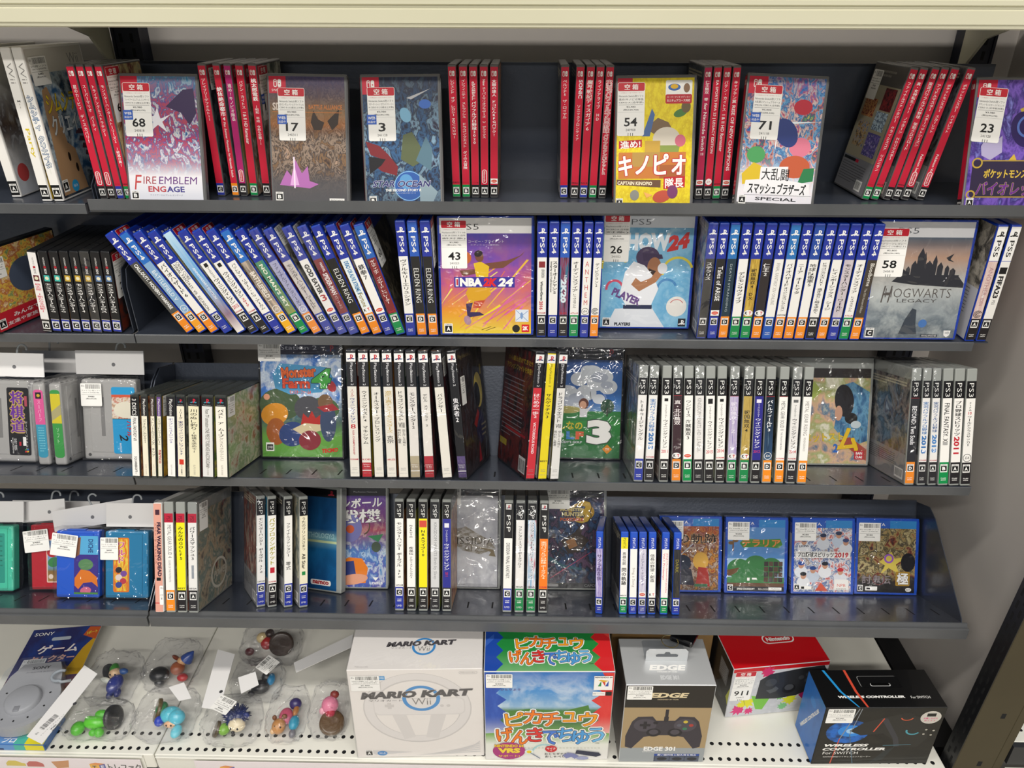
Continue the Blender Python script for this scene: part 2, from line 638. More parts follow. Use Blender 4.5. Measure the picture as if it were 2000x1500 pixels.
def tray(row, x0, x1, label, railx=None, sides=(True, True), gutter=False):
    t = thing('display_tray', label, 'display tray', frame(row))
    bk, bh = BACKT[row]
    f = FRONT[row]
    rx0, rx1 = railx or (x0, x1)
    m = MB()
    if gutter:
        m.box(x0, x1, -24.4, bk, -1.6, 0, TRAY); m.box(x0, x1, f, -23.4, -11.6, -10, TRAY); m.box(x0, x1, -24.9, -23.7, -11, 0, TRAY)
    else:
        m.box(x0, x1, f, bk, -1.6, 0, TRAY)
    if row >= 3:
        p = PR((0, 0, .05), (1, 0, 0), (0, 1, 0), (0, 0, 1))
        x = x0 + 22
        while x < x1 - 15:
            p.lift = 0; p.rect(x - 1.3, 18, x + 1.3, 46, SLOT); x += 39
        m.geo(p.v, p.f, SLOT)
    m.build('floor_plate', t)
    m = MB(); m.box(x0, x1, bk, bk + 1.6, -12 if gutter else -1.6, bh, TRAY); m.box(x0, x1, bk + 1.6, bk + 6, bh - 1.4, bh, TRAY); m.build('back_plate', t)
    m = MB()
    if gutter:
        pr = [(f, -10), (f, 5.6), (f - 1.2, 6), (f - 2.2, 5.4), (f - 2.2, -8.4), (f, -11.6)]
    elif row == 4:
        pr = [(f + 4, -1.2), (f, 0), (f - 1.5, -1), (f - 1.5, -6.5), (f - 5, -8), (f - 6.5, -9.5), (f + 1, -26), (f + 3, -25), (f + 3, -2)]
    else:
        a = math.tan(R(ROW[row][0]))
        pr = [(f + 4, -1.2), (f, -.6), (f - 1, -1.6), (f - 1 + a * 13, -14.2), (f + 3 + a * 13, -14.2), (f + 4, -3)]
    m.prism([(q[0], q[1]) for q in pr], rx0, rx1, FASC, 'x')
    m.build('front_rail', t)
    for k, x in enumerate((x0, x1)):
        if sides[k]:
            m = MB(); d = 1.2 if k == 0 else -1.2
            m.prism(SIDE[row], min(x, x + d), max(x, x + d), TRAY, 'x'); m.build('side_plate', t)
    p = frame(row)
    q = p.inverted()
    for x in (x0 + 18, x1 - 18):   # the black arms that hook into the uprights
        a = q @ Vector((0, 1.204, 0)) ; 
        m = MB()
        y0w, z0w = ROW[row][1], ROW[row][2]
        dz = (.030, .052, .0, .0)[row - 1]
        e = p @ Vector((0, bk * .001, -.0018))
        pt = [p @ Vector((0, .03, -.0018)), e, Vector((0, 1.203, e.z)), Vector((0, 1.203, e.z - (dz or .045)))] if row < 3 else [p @ Vector((0, .03, -.0018)), e, Vector((0, 1.203, e.z - .005)), Vector((0, 1.203, e.z - (.085 if row == 3 else .13)))]
        loc = [q @ w for w in pt]
        m.prism([(w.y * 1000, w.z * 1000) for w in loc], x - 2, x + 2, UPR, 'x'); m.build('bracket', t)
    return t

tray(1, -1300, -589.5, 'dark metal tray holding the tall white cases at the top')
tray(1, -586, 664, 'long dark metal tray of the slim red cases', (-584, 660), (True, False), True)
tray(2, -1300, -576, 'dark metal tray under the short black cases', (-1300, -572))
tray(2, -570, 668, 'long dark metal tray of the blue cases', (-570, 648), (True, False))
tray(3, -1300, -574, 'tilted metal tray with the bagged grey cartridges')
tray(3, -571, 650, 'tilted metal tray of the black, white and clear cases', (-571, 650), (True, False))
tray(4, -1300, -578, 'tilted metal tray with the bagged coloured cartridges')
tray(4, -575, 673, 'lowest tilted metal tray with open floor at its end', (-575, 680))

def deck(x0, x1, label):
    t = thing('base_deck', label, 'shelf deck', T(0, 0, 0), 'white base decks')
    m = MB(); m.rbox(x0, x1, 790, 1200, 112, 145, DECK, 1.5, 1)
    p = PR((0, 0, 145.05), (1, 0, 0), (0, 1, 0), (0, 0, 1))
    for y in (801, 829):
        x = x0 + 9 + (7 if y > 810 else 0)
        while x < x1 - 6:
            p.lift = 0; p.ellp(x, y, 3.4, 3.4, SLOT, 0, 14); x += 14.2
    m.geo(p.v, p.f, SLOT)
    m.build('deck_plate', t)
    m = MB(); m.box(x0, x1, 815, 825, 0, 112, M('#3a3a3c')); m.build('kick_plate', t)
    return t

deck(-1400, -595.5, 'white perforated base deck under the bagged toys and grey selector')
deck(-593.5, 682, 'white perforated base deck carrying the big boxes')
t = thing('gap_channel', 'black channel between the white deck and the end wall', 'channel', T(0, 0, 0))
m = MB(); m.box(685, 736, 840, 1240, 0, 132, M('#0c0c10', .5)); m.build('channel_body', t)
m = MB(); m.box(685, 690, 840, 1240, 132, 146, M('#0c0c10', .5)); m.build('flange', t)

CLR = film('holder_film', 0.03, '#ffffff', 0.05, 0.05, 6, 0.03)

def rail(x0, x1, label, px0):
    t = thing('price_rail', label, 'price rail', T(0, 0, 0))
    m = MB(); m.prism([(789.4, 144.4), (786.5, 144.8), (785.5, 143), (789, 142), (788.6, 92), (789.4, 92)], x0, x1, DECK, 'x'); m.build('rail_body', t)
    m = MB(); m.rbox(x0 + 2, x1 - 2, 780.5, 782, 92, 141, CLR, .5, 1); m.build('clear_cover', t)
    p = PR((0, 785, 0), (1, 0, 0), (0, 0, 1), (0, -1, 0))
    p.rect(px0, 94, x1 - 4, 139, M('#efe6ea', .5))
    p.face([p.p3(x1 - 4, 94, -.4), p.p3(px0, 94, -.4), p.p3(px0, 139, -.4), p.p3(x1 - 4, 139, -.4)], PAPER)
    return t, p

def cubemark(p, x, z, s, c):
    p.poly([(x, z), (x + s * .9, z - s * .15), (x + s * .9, z - s * 1.0), (x, z - s * .85)], INK('#f0b429'))
    p.poly([(x + s * .9, z - s * .15), (x + s * 1.5, z + s * .05), (x + s * 1.5, z - s * .8), (x + s * .9, z - s)], INK('#3f4fa8'))
    p.poly([(x, z), (x + s * .6, z + s * .2), (x + s * 1.5, z + s * .05), (x + s * .9, z - s * .15)], INK('#e8892a'))
    p.text('T', x + s * .4, z - s * .5, s * .4, s * .5, K, bold=.03)
    p.text('F', x + s * 1.2, z - s * .45, s * .3, s * .5, INK('#e9e9f5'), bold=.03)

t, p = rail(-1400, -612, 'clear price rail with the shop banner before the bagged toys', -1380)
p.poly([(-840, 124), (-834, 131), (-822, 131), (-814, 126), (-808, 124), (-808, 118), (-840, 118)], INK('#d9c33a'))
p.poly([(-806, 124), (-800, 130), (-788, 130), (-780, 126), (-778, 123), (-778, 117), (-806, 117)], INK('#c25046'))
p.poly([(-764, 130), (-734, 134), (-738, 116), (-758, 114)], INK('#c98a4e'))
cubemark(p, -702, 126, 17, 0)
p.text('トレファク', -645, 119, 54, 16, K, bold=.03)
p.build('banner', t)
t, p = rail(-590, 680, 'clear price rail with the long shop banner before the boxes', -528)
cubemark(p, -488, 125, 16, 0)
p.text('リユースホビーコレクション', -300, 112, 300, 17, K, bold=.03)
p.rect(-180, 96, -122, 130, INK('#4a58b0'))
p.text('TC', -151, 119, 40, 14, W_, bold=.04)
p.ellp(-72, 118, 8, 7, INK('#c99a62')); p.ellp(-78, 125, 3, 3, INK('#c99a62')); p.ellp(-66, 125, 3, 3, INK('#c99a62'))
p.poly([(-40, 112), (-46, 128), (-32, 126), (-26, 132), (-24, 110)], INK('#d8b070'))
p.poly([(36, 110), (34, 124), (46, 128), (54, 122), (52, 108)], INK('#7a5a48'))
p.build('banner', t)

def slotted_post():
    t = thing('slotted_post', 'olive and black slotted post standing before the white end wall', 'post', T(686.5, 790, 60) @ RY(2.5))
    m = MB(); m.rbox(.6, 62, 0, 30, -55, 760, OLIVE, 1, 1); m.build('post_face', t)
    m = MB(); m.box(-.6, .4, .6, 29.6, -55, 760, M('#131418', .35)); m.build('slotted_side', t)
    p = PR((-.7, 0, 0), (0, 1, 0), (0, 0, 1), (-1, 0, 0))
    for z in range(-40, 750, 22):
        for y, d in ((9.5, 0), (20.5, 9)):
            p.lift = 0; p.rect(y - 2.2, z + d, y + 2.2, z + d + 13, SLOT)
    p.build('side_slots', t)
    p = PR((0, -.1, 0), (1, 0, 0), (0, 0, 1), (0, -1, 0))
    for z in (96, 206, 330):
        p.lift = 0; p.rect(39 - 3.5, z, 39 + 3.5, z + 11, SLOT)
    for x in (14, 46):
        p.lift = 0; p.rect(x - 2.5, 70, x + 2.5, 86, SLOT)
    p.build('face_slots', t)
    m = MB(); m.rbox(63.5, 78, 2, 28, -55, 760, OLIVE, 1, 1); m.build('second_face', t)

slotted_post()
t = thing('neighbour_deck', 'white shelf deck of the next gondola beyond the olive post', 'shelf deck', T(0, 0, 0))
m = MB(); m.rbox(772, 1300, 800, 1150, 176, 200, DECK, 1, 1)
p = PR((0, 0, 200.05), (1, 0, 0), (0, 1, 0), (0, 0, 1)); p.ellp(800, 822, 3.4, 3.4, SLOT); p.ellp(815, 822, 3.4, 3.4, SLOT); m.geo(p.v, p.f, SLOT); m.build('deck_plate', t)
m = MB(); m.box(772, 1300, 790, 799, 160, 200, M('#2c2d30', .35)); m.box(772, 1300, 784, 790, 130, 152, DECK); m.build('front_rail', t)
m = MB(); m.box(780, 1300, 815, 825, 0, 176, M('#3a3a3c')); m.build('kick_plate', t)

# ------------------------------------------------------------------ game cases
#        height depth width shell
KIND = {'sw': (170, 105, 11, SWGREY), 'ps4': (170, 135, 14, BLUE), 'ps5': (170, 135, 14, BLUE), 'ps3': (172, 135, 14.5, CLEAR),
        'ps2': (190, 135, 14.5, BLACK), 'psp': (177, 104, 14, CLEAR), 'vita': (130, 105, 12, VBLUE), 'cd': (125, 142, 10.4, CLEARL),
        'wii': (190, 135, 14.5, WHITE), 'ds': (124, 135, 14.5, BLACK), 'box': (170, 118, 13, PAPER)}
RC = {'A': '#232022', 'B': '#0d8a48', 'C': '#2a389e', 'D': '#ef8c1e'}
RED = '#c8213c'
BAND4 = '#23349c'
_shells = {}

def shell_mesh(kind, w):
    k = (kind, round(w, 1))
    if k not in _shells:
        H, D, _, mat = KIND[kind]
        m = MB()
        m.rbox(-w / 2, w / 2, 0, D, 0, H, mat, min(1.6, w * .16), 2)
        if kind in ('sw', 'ps4', 'ps5', 'vita', 'ps3', 'psp'):      # moulded opening edge: a step along the free side
            m.box(-w / 2 + 1.2, w / 2 - 1.2, D - .4, D + .5, 6, H - 6, mat)
        if kind == 'cd':
            m.box(-w / 2 + 1.3, w / 2 - 1.3, 9, D - 3, 2, H - 2, BLACK)
        o = m.build('case_shell')
        _shells[k] = o.data
        bpy.data.objects.remove(o)
    return _shells[k]

def ps_mark(p, cx, cy, s, m1, m2=None):
    m2 = m2 or m1
    p.poly([(cx - s * .12, cy - s * .5), (cx + s * .1, cy - s * .42), (cx + s * .1, cy + s * .5), (cx - s * .12, cy + s * .56)], m1)
    p.ring(cx + s * .1, cy + s * .2, s * .16, s * .36, m1, .95, -80, 90, 12)
    p.poly([(cx - s * .12, cy - s * .1), (cx - s * .8, cy - s * .32), (cx - s * .55, cy - s * .5), (cx - s * .12, cy - s * .34)], m2)
    p.poly([(cx + s * .1, cy - s * .08), (cx + s * .8, cy - s * .26), (cx + s * .6, cy - s * .46), (cx + s * .1, cy - s * .36)], m2)

def sw_mark(p, cx, cy, s):
    p.rrect(cx - s * .5, cy - s * .5, cx - s * .06, cy + s * .5, s * .18, W_)
    p.rrect(cx - s * .4, cy - s * .4, cx - s * .14, cy + s * .4, s * .1, INK(RED))
    p.rrect(cx + s * .04, cy - s * .5, cx + s * .5, cy + s * .5, s * .18, W_)
    p.ellp(cx - s * .27, cy + s * .2, s * .08, s * .08, W_, 0, 10)
    p.ellp(cx + s * .27, cy - s * .08, s * .09, s * .09, INK(RED), 0, 10)

def titles(p, lst, w, z0, z1):
    Lz = z1 - z0
    for e in lst:
        st, tx, ink, a, b, wf = e[:6]
        dx = e[6] if len(e) > 6 else 0
        bd = e[7] if len(e) > 7 else .012
        edge = INK(e[8]) if len(e) > 8 else None
        top, ln = z1 - a * Lz, (b - a) * Lz
        if st == 'v':
            p.vtext(tx, dx * w, top, ln, wf * w, INK(ink), bd, edge)
        elif st == 'r':
            p.text(tx, dx * w, top - ln / 2, ln, wf * w, INK(ink), -90, bd, 0, edge)
        elif st == 'h':
            p.text(tx, dx * w, top - ln / 2, wf * w, ln, INK(ink), 0, bd, 0, edge)
        elif st == 'q':
            p.rect(-wf * w / 2 + dx * w, top - ln, wf * w / 2 + dx * w, top, INK(ink))

def pub(p, code, w, z):
    """Publisher marks at the foot of the title area."""
    if code == 'kt':
        p.ellp(0, z + w * .32, w * .46, w * .32, W_)
        p.text('K', -w * .2, z + w * .32, w * .26, w * .32, K, bold=.04); p.text('T', w * .18, z + w * .32, w * .26, w * .32, INK('#d0202c'), bold=.04)
    elif code == 'ba':
        p.rect(-w * .44, z, w * .44, z + w * .62, W_)
        p.ellp(0, z + w * .31, w * .36, w * .19, INK('#d84a30')); p.text('BANDAI', 0, z + w * .31, w * .46, w * .1, W_)
    elif code == 'ea':
        p.ring(0, z + w * .4, w * .36, w * .41, K, 1, 0, 360, 24); p.text('EA', 0, z + w * .4, w * .42, w * .24, K, shear=.3)
    elif code == 'eaw':
        p.ellp(0, z + w * .4, w * .4, w * .4, W_); p.text('EA', 0, z + w * .4, w * .42, w * .22, INK(RED), shear=.3)
    elif code == 'eag':
        p.ring(0, z + w * .4, w * .36, w * .41, W_, 1, 0, 360, 24); p.text('EA', 0, z + w * .4, w * .42, w * .24, W_, shear=.3)
    elif code == 'nin':
        p.rrect(-w * .3, z, w * .3, z + w * 1.7, w * .28, W_); p.rrect(-w * .22, z + w * .07, w * .22, z + w * 1.63, w * .2, INK(RED)); p.text('Nintendo', 0, z + w * .85, w * 1.3, w * .24, W_, -90)
    elif code == 'ub':
        for r in (.4, .27, .13):
            p.ring(0, z + w * .42, w * (r - .06), w * r, K, 1, 20, 340, 20)
    elif code:
        ink = '#c02838' if code.islower() else '#222'
        p.text(code.upper(), 0, z + w * .14, w * .8, w * .17, INK(ink if len(code) < 9 else '#c02838'), bold=.02)

BANDTXT = {'ps4': 'PS4', 'ps5': 'PS5', 'ps3': 'PS3', 'psp': 'PSP', 'vita': 'PSVITA'}

def print_spine(p, kind, w, sp):
    H = KIND[kind][0]
    e = w / 2 - .7
    rate = sp.get('rate', 'A')
    rc = INK(sp.get('rc', RC[rate]))
    body = sp.get('body', '#f1efeb')
    bm = body if not isinstance(body, str) else INK(body)
    tl = sp.get('t', [])
    rng = random.Random(len(tl) * 7 + len(str(sp)))
    code = sp.get('code', 'PLJM')
    if kind == 'sw':
        p.rect(-e, 2, e, H - 3, bm); p.rect(-e, 2, e, 18, rc)
        p.rating(0, 10, w * .72, rate)
        sw_mark(p, 0, H - 11, w * .58)
        titles(p, tl, w, 26, H - 18)
        pub(p, sp.get('pub', ''), w, 19.5)
    elif kind in ('ps4', 'ps5'):
        p.rect(-e, 2.5, e, H - 2.5, bm)
        if sp.get('slip') is None:
            p.rect(-e, 2.5, e, 35, rc); p.rating(0, 27, w * .68, rate)
            p.text(code, 0, 10.5, w * .48, w * .12, W_, bold=.02); p.text(sp.get('num', '16079'), 0, 8, w * .48, w * .12, W_, bold=.02)
            b5 = kind == 'ps5'
            p.rect(-e, 120, e, H - 2.5, W_ if b5 else INK(sp.get('band', BAND4)))
            ink = K if b5 else W_
            if b5:
                p.rect(-e, 119.4, e, 120, INK('#3a56b8'))
            ps_mark(p, 0, H - 13, w * .52, ink)
            p.text(BANDTXT[kind], 0, 137, 23, w * .44, ink, -90, .01)
        titles(p, tl, w, 39, 119)
        pub(p, sp.get('pub', ''), w, 36)
    elif kind == 'ps3':
        p.rect(-e, 3, e, 154, bm); p.rect(-e, 3, e, 35, rc); p.rating(0, 26, w * .7, rate)
        p.text(code, 0, 11, w * .5, w * .11, W_, bold=.02); p.text('30244', 0, 8.5, w * .5, w * .11, W_, bold=.02)
        if not sp.get('redtop'):
            p.rect(-e, 129, e, 154, INK('#141316')); p.text('PS3', 0, 141, 20, w * .44, W_, -90, -.008)
            if sp.get('redline'):
                p.rect(-e, 128.4, e, 129, INK('#b02030'))
        else:
            p.rect(-e, 140, e, 154, INK('#b8223c')); p.text('PS3', 0, 146, 8, w * .4, INK('#5a1020'), -90)
        titles(p, tl, w, 44, 127 if not sp.get('redtop') else 138)
        pub(p, sp.get('pub', ''), w, 36)
    elif kind == 'ps2':
        p.rect(-e, 3, e, H - 3, bm)
        top = INK(sp.get('band', '#17161a'))
        p.rect(-e, 137, e, H - 3, top); p.rect(-e, H - 17, e, H - 4.5, W_)
        ps_mark(p, 0, H - 10.5, w * .5, INK('#c8202c'), INK('#2a3a6a'))
        p.text('PlayStation 2', 0, 155, 33, w * .34, INK(sp.get('bi', '#e8e8ea')), -90)
        if sp.get('foot'):
            p.rect(-e, 3, e, 24, INK(sp['foot'])); p.rect(-e, 12, e, 13, W_)
            p.text('PlayStation 2', 0, 21.5, w * .7, w * .14, W_); p.text('the Best', 0, 18.8, w * .6, w * .13, W_)
            p.rect(-e, 24, e, 35 if sp.get('foot2') else 24.2, INK(sp.get('foot2', sp['foot'])))
        p.text('SLPM', 0, 16, w * .5, w * .11, INK('#888')); p.text('65964', 0, 13.6, w * .5, w * .11, INK('#888'))
        p.text('SONY C.E.I', 0, 8.5, w * .7, w * .1, INK('#999'))
        titles(p, tl, w, 36, 133)
        pub(p, sp.get('pub', ''), w, 27)
    elif kind == 'psp':
        p.rect(-e, 3.5, e, 172, bm); p.rect(-e, 3.5, e, 38, rc); p.rating(0, 30, w * .7, rate)
        p.text('ULJM', 0, 18.5, w * .46, w * .12, W_, bold=.02); p.text('05800', 0, 16, w * .46, w * .12, W_, bold=.02); p.text('UMD', 0, 8.5, w * .56, w * .2, W_)
        bz = sp.get('bz', 146)
        p.rect(-e, bz, e, 172, INK('#19181b')); p.text('PSP', 0, (bz + 163) / 2 if bz < 140 else 158, 20 if bz >= 140 else 26, w * .42, W_, -90, -.008)
        if bz < 140:
            p.rect(-w * .3, 162, w * .3, 170.5, W_); ps_mark(p, 0, 166, w * .36, INK('#c8202c'), INK('#2a3a6a'))
        titles(p, tl, w, 48, bz - 2)
        pub(p, sp.get('pub', ''), w, 39)
    elif kind == 'vita':
        p.rect(-e, 3, e, 121, bm); p.rect(-e, 3, e, 27, rc); p.rating(0, 19.5, w * .74, rate)
        p.text('VLJM', 0, 10, w * .48, w * .13, W_, bold=.02); p.text('35014', 0, 7.2, w * .48, w * .13, W_, bold=.02)
        p.rect(-e, 103, e, 121, INK(sp.get('band', '#1d3fae'))); p.text('PSVITA', 0, 112, 16, w * .36, INK(sp.get('bi', '#e9eef8')), -90)
        titles(p, tl, w, 32, 101)
        pub(p, sp.get('pub', ''), w, 28)
    elif kind == 'cd':
        p.rect(-e + .4, 4, e - .4, 121, bm)
        if sp.get('band'):
            p.rect(-e + .4, 93, e - .4, 121, INK(sp['band'])); p.text(sp.get('bt', 'PlayStation'), 0, 106, 24, w * .46, W_, -90)
        else:
            p.rect(-e + .4, 108, e - .4, 121, INK('#19181c')); ps_mark(p, 0, 115.5, w * .36, INK('#d0243c'), INK('#3a8aa0')); p.text('PlayStation', 0, 109.8, w * .6, 1, W_)
        p.text('SLPS 01000', 0, 14, 15, w * .16, INK('#9a948a'), -90)
        titles(p, tl, w, 8, 92 if sp.get('band') else 106)
    elif kind == 'wii':
        p.rect(-e, 3, e, H - 4, bm); p.rect(-e, 3, e, 22, K); p.rating(0, 12.5, w * .72, rate)
        p.text('Wii', 0, 160, 24, w * .5, INK('#8e8c8a'), -90, -.01)
        titles(p, tl, w, 30, 140)
        pub(p, sp.get('pub', ''), w, 24)
    elif kind == 'ds':
        p.rect(-e, 2, e, H - 2.5, bm); p.rect(-e, 2.5, e, 20, rc); p.rect(-e, 20, e, 21, INK('#b9b4ac'))
        p.rating(0, 11.5, w * .76, rate)
        ink = INK(sp.get('li', '#e6e4e2'))
        p.text('NINTENDO', 0, 108, 12, w * .18, ink, -90); p.rect(-w * .13, 98.5, w * .13, 101.5, INK('#b0202c')); p.text('3DS', 0, 94, 7.5, w * .24, ink, -90, .03)
        p.rect(-w * .3, 79, w * .3, 88, INK(sp.get('icon', '#3fb8ac'))); p.ellp(0, 83.5, w * .2, 2.6, INK('#e8e2c4'))
        titles(p, tl, w, 24, 77)
    elif kind == 'box':
        p.rect(-e, 1, e, H - 1, bm)
        titles(p, tl, w, 4, H - 4)

POOL = [ART(('#20304e', '#7a90b0', '#c8a870', '#402a2a', '#a8b8c8'), 4, 1), ART(('#3a1418', '#8a3a2c', '#d8a060', '#20161a'), 5, 2),
        ART(('#e8e6e0', '#c8b090', '#8a5a3a', '#efe9dc', '#9ab0b8'), 4, 3), ART(('#101418', '#2c343c', '#5a6068', '#14161a', '#3a4a5a'), 5, 4),
        ART(('#2a6a3a', '#8ab04a', '#e0d060', '#2a4a7a'), 4, 5), ART(('#d0c8e0', '#7a6ab0', '#3a3a80', '#e8d8e8'), 4, 6),
        ART(('#e0b040', '#c05028', '#402018', '#f0d890'), 4, 7), ART(('#6a98c0', '#c8dce8', '#2a4a70', '#e8eef0'), 4, 8),
        ART(('#1a1214', '#4a1a1c', '#8a2a2a', '#2a1a1a'), 5, 9), ART(('#9aa09a', '#c8c8b8', '#606458', '#3a3c38'), 5, 10)]

def price_tag(root, F, x, y, num, date, p1, p2, title=('Nintendo Switch用ソフト', 'ゲームソフト', 'CERO B 12歳以上対'), web=False, rot=0.0, sc=1.0, w=36, h=67):
    """Red-headed price sticker stuck on a cover at (x, y) = its top-left corner."""
    o, u, v, n = F
    p = PR(o, u, v, n)
    rng = random.Random(len(num) + int(num or 0))
    def grp(q):
        q.lift = .28
    p.lift = .52
    base = p.lift
    p.rrect(0, -h, w, 0, 2.2, PAPER)
    p.rrect(.6, -10.5, w - .6, -.4, 1.6, INK('#c41e30'))
    p.text('空 箱', w / 2, -5.6, w * .5, 7, W_, bold=.02)
    p.text('この商品はレジまでお持ちください', w / 2, -12.8, w * .86, 1.3, INK('#c86a70'))
    for i, s in enumerate(title):
        p.text(s, w / 2, -17 - i * 4, w * .9, 2.8, K)
    p.rect(2, -28, w - 2, -27.7, K)
    p.text(p1, w / 2, -30.5, w * .34, 2.4, K, bold=.01); p.text(p2, w / 2, -34.2, w * .56, 2.5, K, bold=.01)
    p.rect(1, -37.2, w - 1, -37, INK('#aaa'))
    p.text(num, w / 2, -49.5, w * (.22 * len(num) + .04), 11, K, bold=.018)
    p.text(date, w / 2, -59.5, w * .36, 3, INK('#555'))
    for k in (-3, 0, 3):
        p.rect(w / 2 + k - .35, -67, w / 2 + k + .35, -63.5, K)
    c, s = math.cos(R(rot)), math.sin(R(rot))
    U = p.u * c + p.vv * s
    V = p.vv * c - p.u * s
    O = p.o + p.u * x + p.vv * y
    def conv(q):
        out = []
        for a in q.v:
            d = Vector(a) - p.o
            au, bv, cn = d.dot(p.u) * sc, d.dot(p.vv) * sc, d.dot(p.n)
            out.append((O + U * au + V * bv + p.n * cn)[:])
        q.v = out
    conv(p)
    st = p.build('price_sticker', root)
    if web:
        q = PR(o, u, v, n); q.lift = .8
        q.rect(-1.5, -46, 11, -34, INK('#2f5fc0')); q.text('WEB', 4.7, -38, 9.5, 3.4, W_, bold=.02); q.text('出品中', 4.7, -42.8, 9.5, 3, W_, bold=.01)
        conv(q); q.build('web_tag', st)
    return st

def bar_tag(root, F, x, y, p1='¥180', p2='(税込¥198)', title='PlayStation用ソフト', w=34, h=27, rot=0.0, name='price_sticker', lift=.52):
    """Plain white barcode price sticker."""
    o, u, v, n = F
    c, s = math.cos(R(rot)), math.sin(R(rot))
    uu, vv = Vector(u), Vector(v)
    O = Vector(o) + uu * x + vv * y
    p = PR(O, uu * c + vv * s, vv * c - uu * s, n)
    p.lift = lift
    rng = random.Random(int(w * 7 + x * 3 + y))
    p.rrect(0, -h, w, 0, 1.5, PAPER)
    p.text('税込', 4, -4, 5, 3, K); p.bars(8.5, -8.5, w - 11, 7, K, rng)
    p.text(title, w / 2, -11.5, w * .9, 2.2, K); p.text('CERO A (全年齢対象)', w / 2, -14.8, w * .8, 2.2, K)
    p.rect(1.5, -18, w - 1.5, -17.7, K)
    p.text(p1, w / 2, -20.6, w * .3, 2.5, K, bold=.02); p.text(p2, w / 2, -24.2, w * .5, 2.6, K, bold=.01)
    return p.build(name, root)

def faceF(kind, w, side):
    H, D, _, _ = KIND[kind]
    if side == 'f':
        return ((w / 2 + .12, 0, 0), (0, 1, 0), (0, 0, 1), (1, 0, 0))
    return ((-w / 2 - .12, D, 0), (0, -1, 0), (0, 0, 1), (-1, 0, 0))

def print_front(p, kind, art):
    H, D, _, _ = KIND[kind]
    top = {'ps3': H - 17, 'psp': H - 5}.get(kind, H - 3)
    if callable(art):
        art(p, D, H)
        if kind == 'sw':      # the printed sheet sits a little above the case foot
            p.v = [(x, y, 9 + (z - 2.5) * .956) for x, y, z in p.v]
        return
    p.rect(3, 2.5, D - 3.5, top, art)
    if kind == 'sw':
        p.rect(3, H - 25, 25, top, INK(RED)); sw_mark(p, 14, H - 12, 10)
    elif kind == 'ps4':
        p.rect(3, H - 20, D - 3.5, top, INK(BAND4)); ps_mark(p, 12, H - 11, 9, W_); p.text('PS4', 30, H - 11, 20, 8, W_)
    elif kind in ('ps3', 'ps2', 'psp'):
        p.rect(3, top - 14, D - 3.5, top, INK('#151418'))
        if kind == 'ps2':
            p.text('PlayStation 2', 44, top - 7, 66, 8, INK('#b9b9c2'))
    elif kind == 'ps5':
        p.rect(3, H - 22, D - 3.5, top, W_)
    elif kind == 'wii':
        p.rect(3, H - 40, D - 3.5, top, INK('#d9d6d0')); p.text('Wii', D - 25, H - 20, 24, 12, INK('#8a8886'))

def print_back(p, kind, art):
    H, D, _, _ = KIND[kind]
    top = {'ps3': H - 17}.get(kind, H - 3)
    if callable(art):
        art(p, D, H)
        return
    rng = random.Random(int(D + H))
    p.rect(3, 2.5, D - 3, top, art)
    p.lines(8, top - 8, D - 20, 3, 4, 2.2, INK('#c8bfa8'), rng)
    p.rect(3, 2.5, D - 3, H * .26, INK('#8d8d90'))
    p.lines(7, H * .22, D - 40, 7, 3, 1.2, INK('#3c3c40'), rng)
    p.rect(D - 32, 6, D - 7, 22, W_); p.bars(D - 30, 9, 20, 11, K, rng)

def game_case(kind, mw, label, cat, group, w, sp, front=None, back=None, wrap=False, name='game_case'):
    H, D, _, _ = KIND[kind]
    t = thing(name, label, cat, mw, group)
    o = bpy.data.objects.new('case_shell', shell_mesh(kind, w)); COL.objects.link(o); o.parent = t
    p = PR((0, -.12, 0), (1, 0, 0), (0, 0, 1), (0, -1, 0)); print_spine(p, kind, w, sp); p.build('spine_insert', t)
    p = PR(*faceF(kind, w, 'f')); print_front(p, kind, front or POOL[(len(label) * 3 + int(w * 10)) % 10]); p.build('front_cover', t)
    p = PR(*faceF(kind, w, 'b')); print_back(p, kind, back or POOL[3]); p.build('back_cover', t)
    if wrap:
        m = MB(); a = w / 2 + .42
        m.rbox(-a, a, -.75, D + .7, -.15, H + .6, FILM, .9, 2)
        if wrap == 2:   # folded seal hanging below the case
            m.geo([(-a + 2, -.8, .6), (a - 2, -.8, .6), (a - 2, -3.6, .5), (-a + 2, -3.6, .5), (1, -4.4, -7)], [(0, 1, 2, 3), (3, 2, 4)], FILM)
        m.build('plastic_wrap', t)
    return t

def fit_widths(rows, L, wd, yaw=0.0):
    out = []
    for i, (x, r) in enumerate(rows):
        g = wd
        for j in (i - 1, i + 1):
            if 0 <= j < len(rows):
                a, b = (rows[j], rows[i]) if j < i else (rows[i], rows[j])
                gb = (b[0] - a[0])
                gt = gb + L * (math.sin(R(b[1])) - math.sin(R(a[1])))
                cr = min(math.cos(R(a[1])), math.cos(R(b[1]))) * math.cos(R(yaw))
                g = min(g, min(gb, gt) * cr - 1.5)
        out.append(max(5.0, g))
    return out

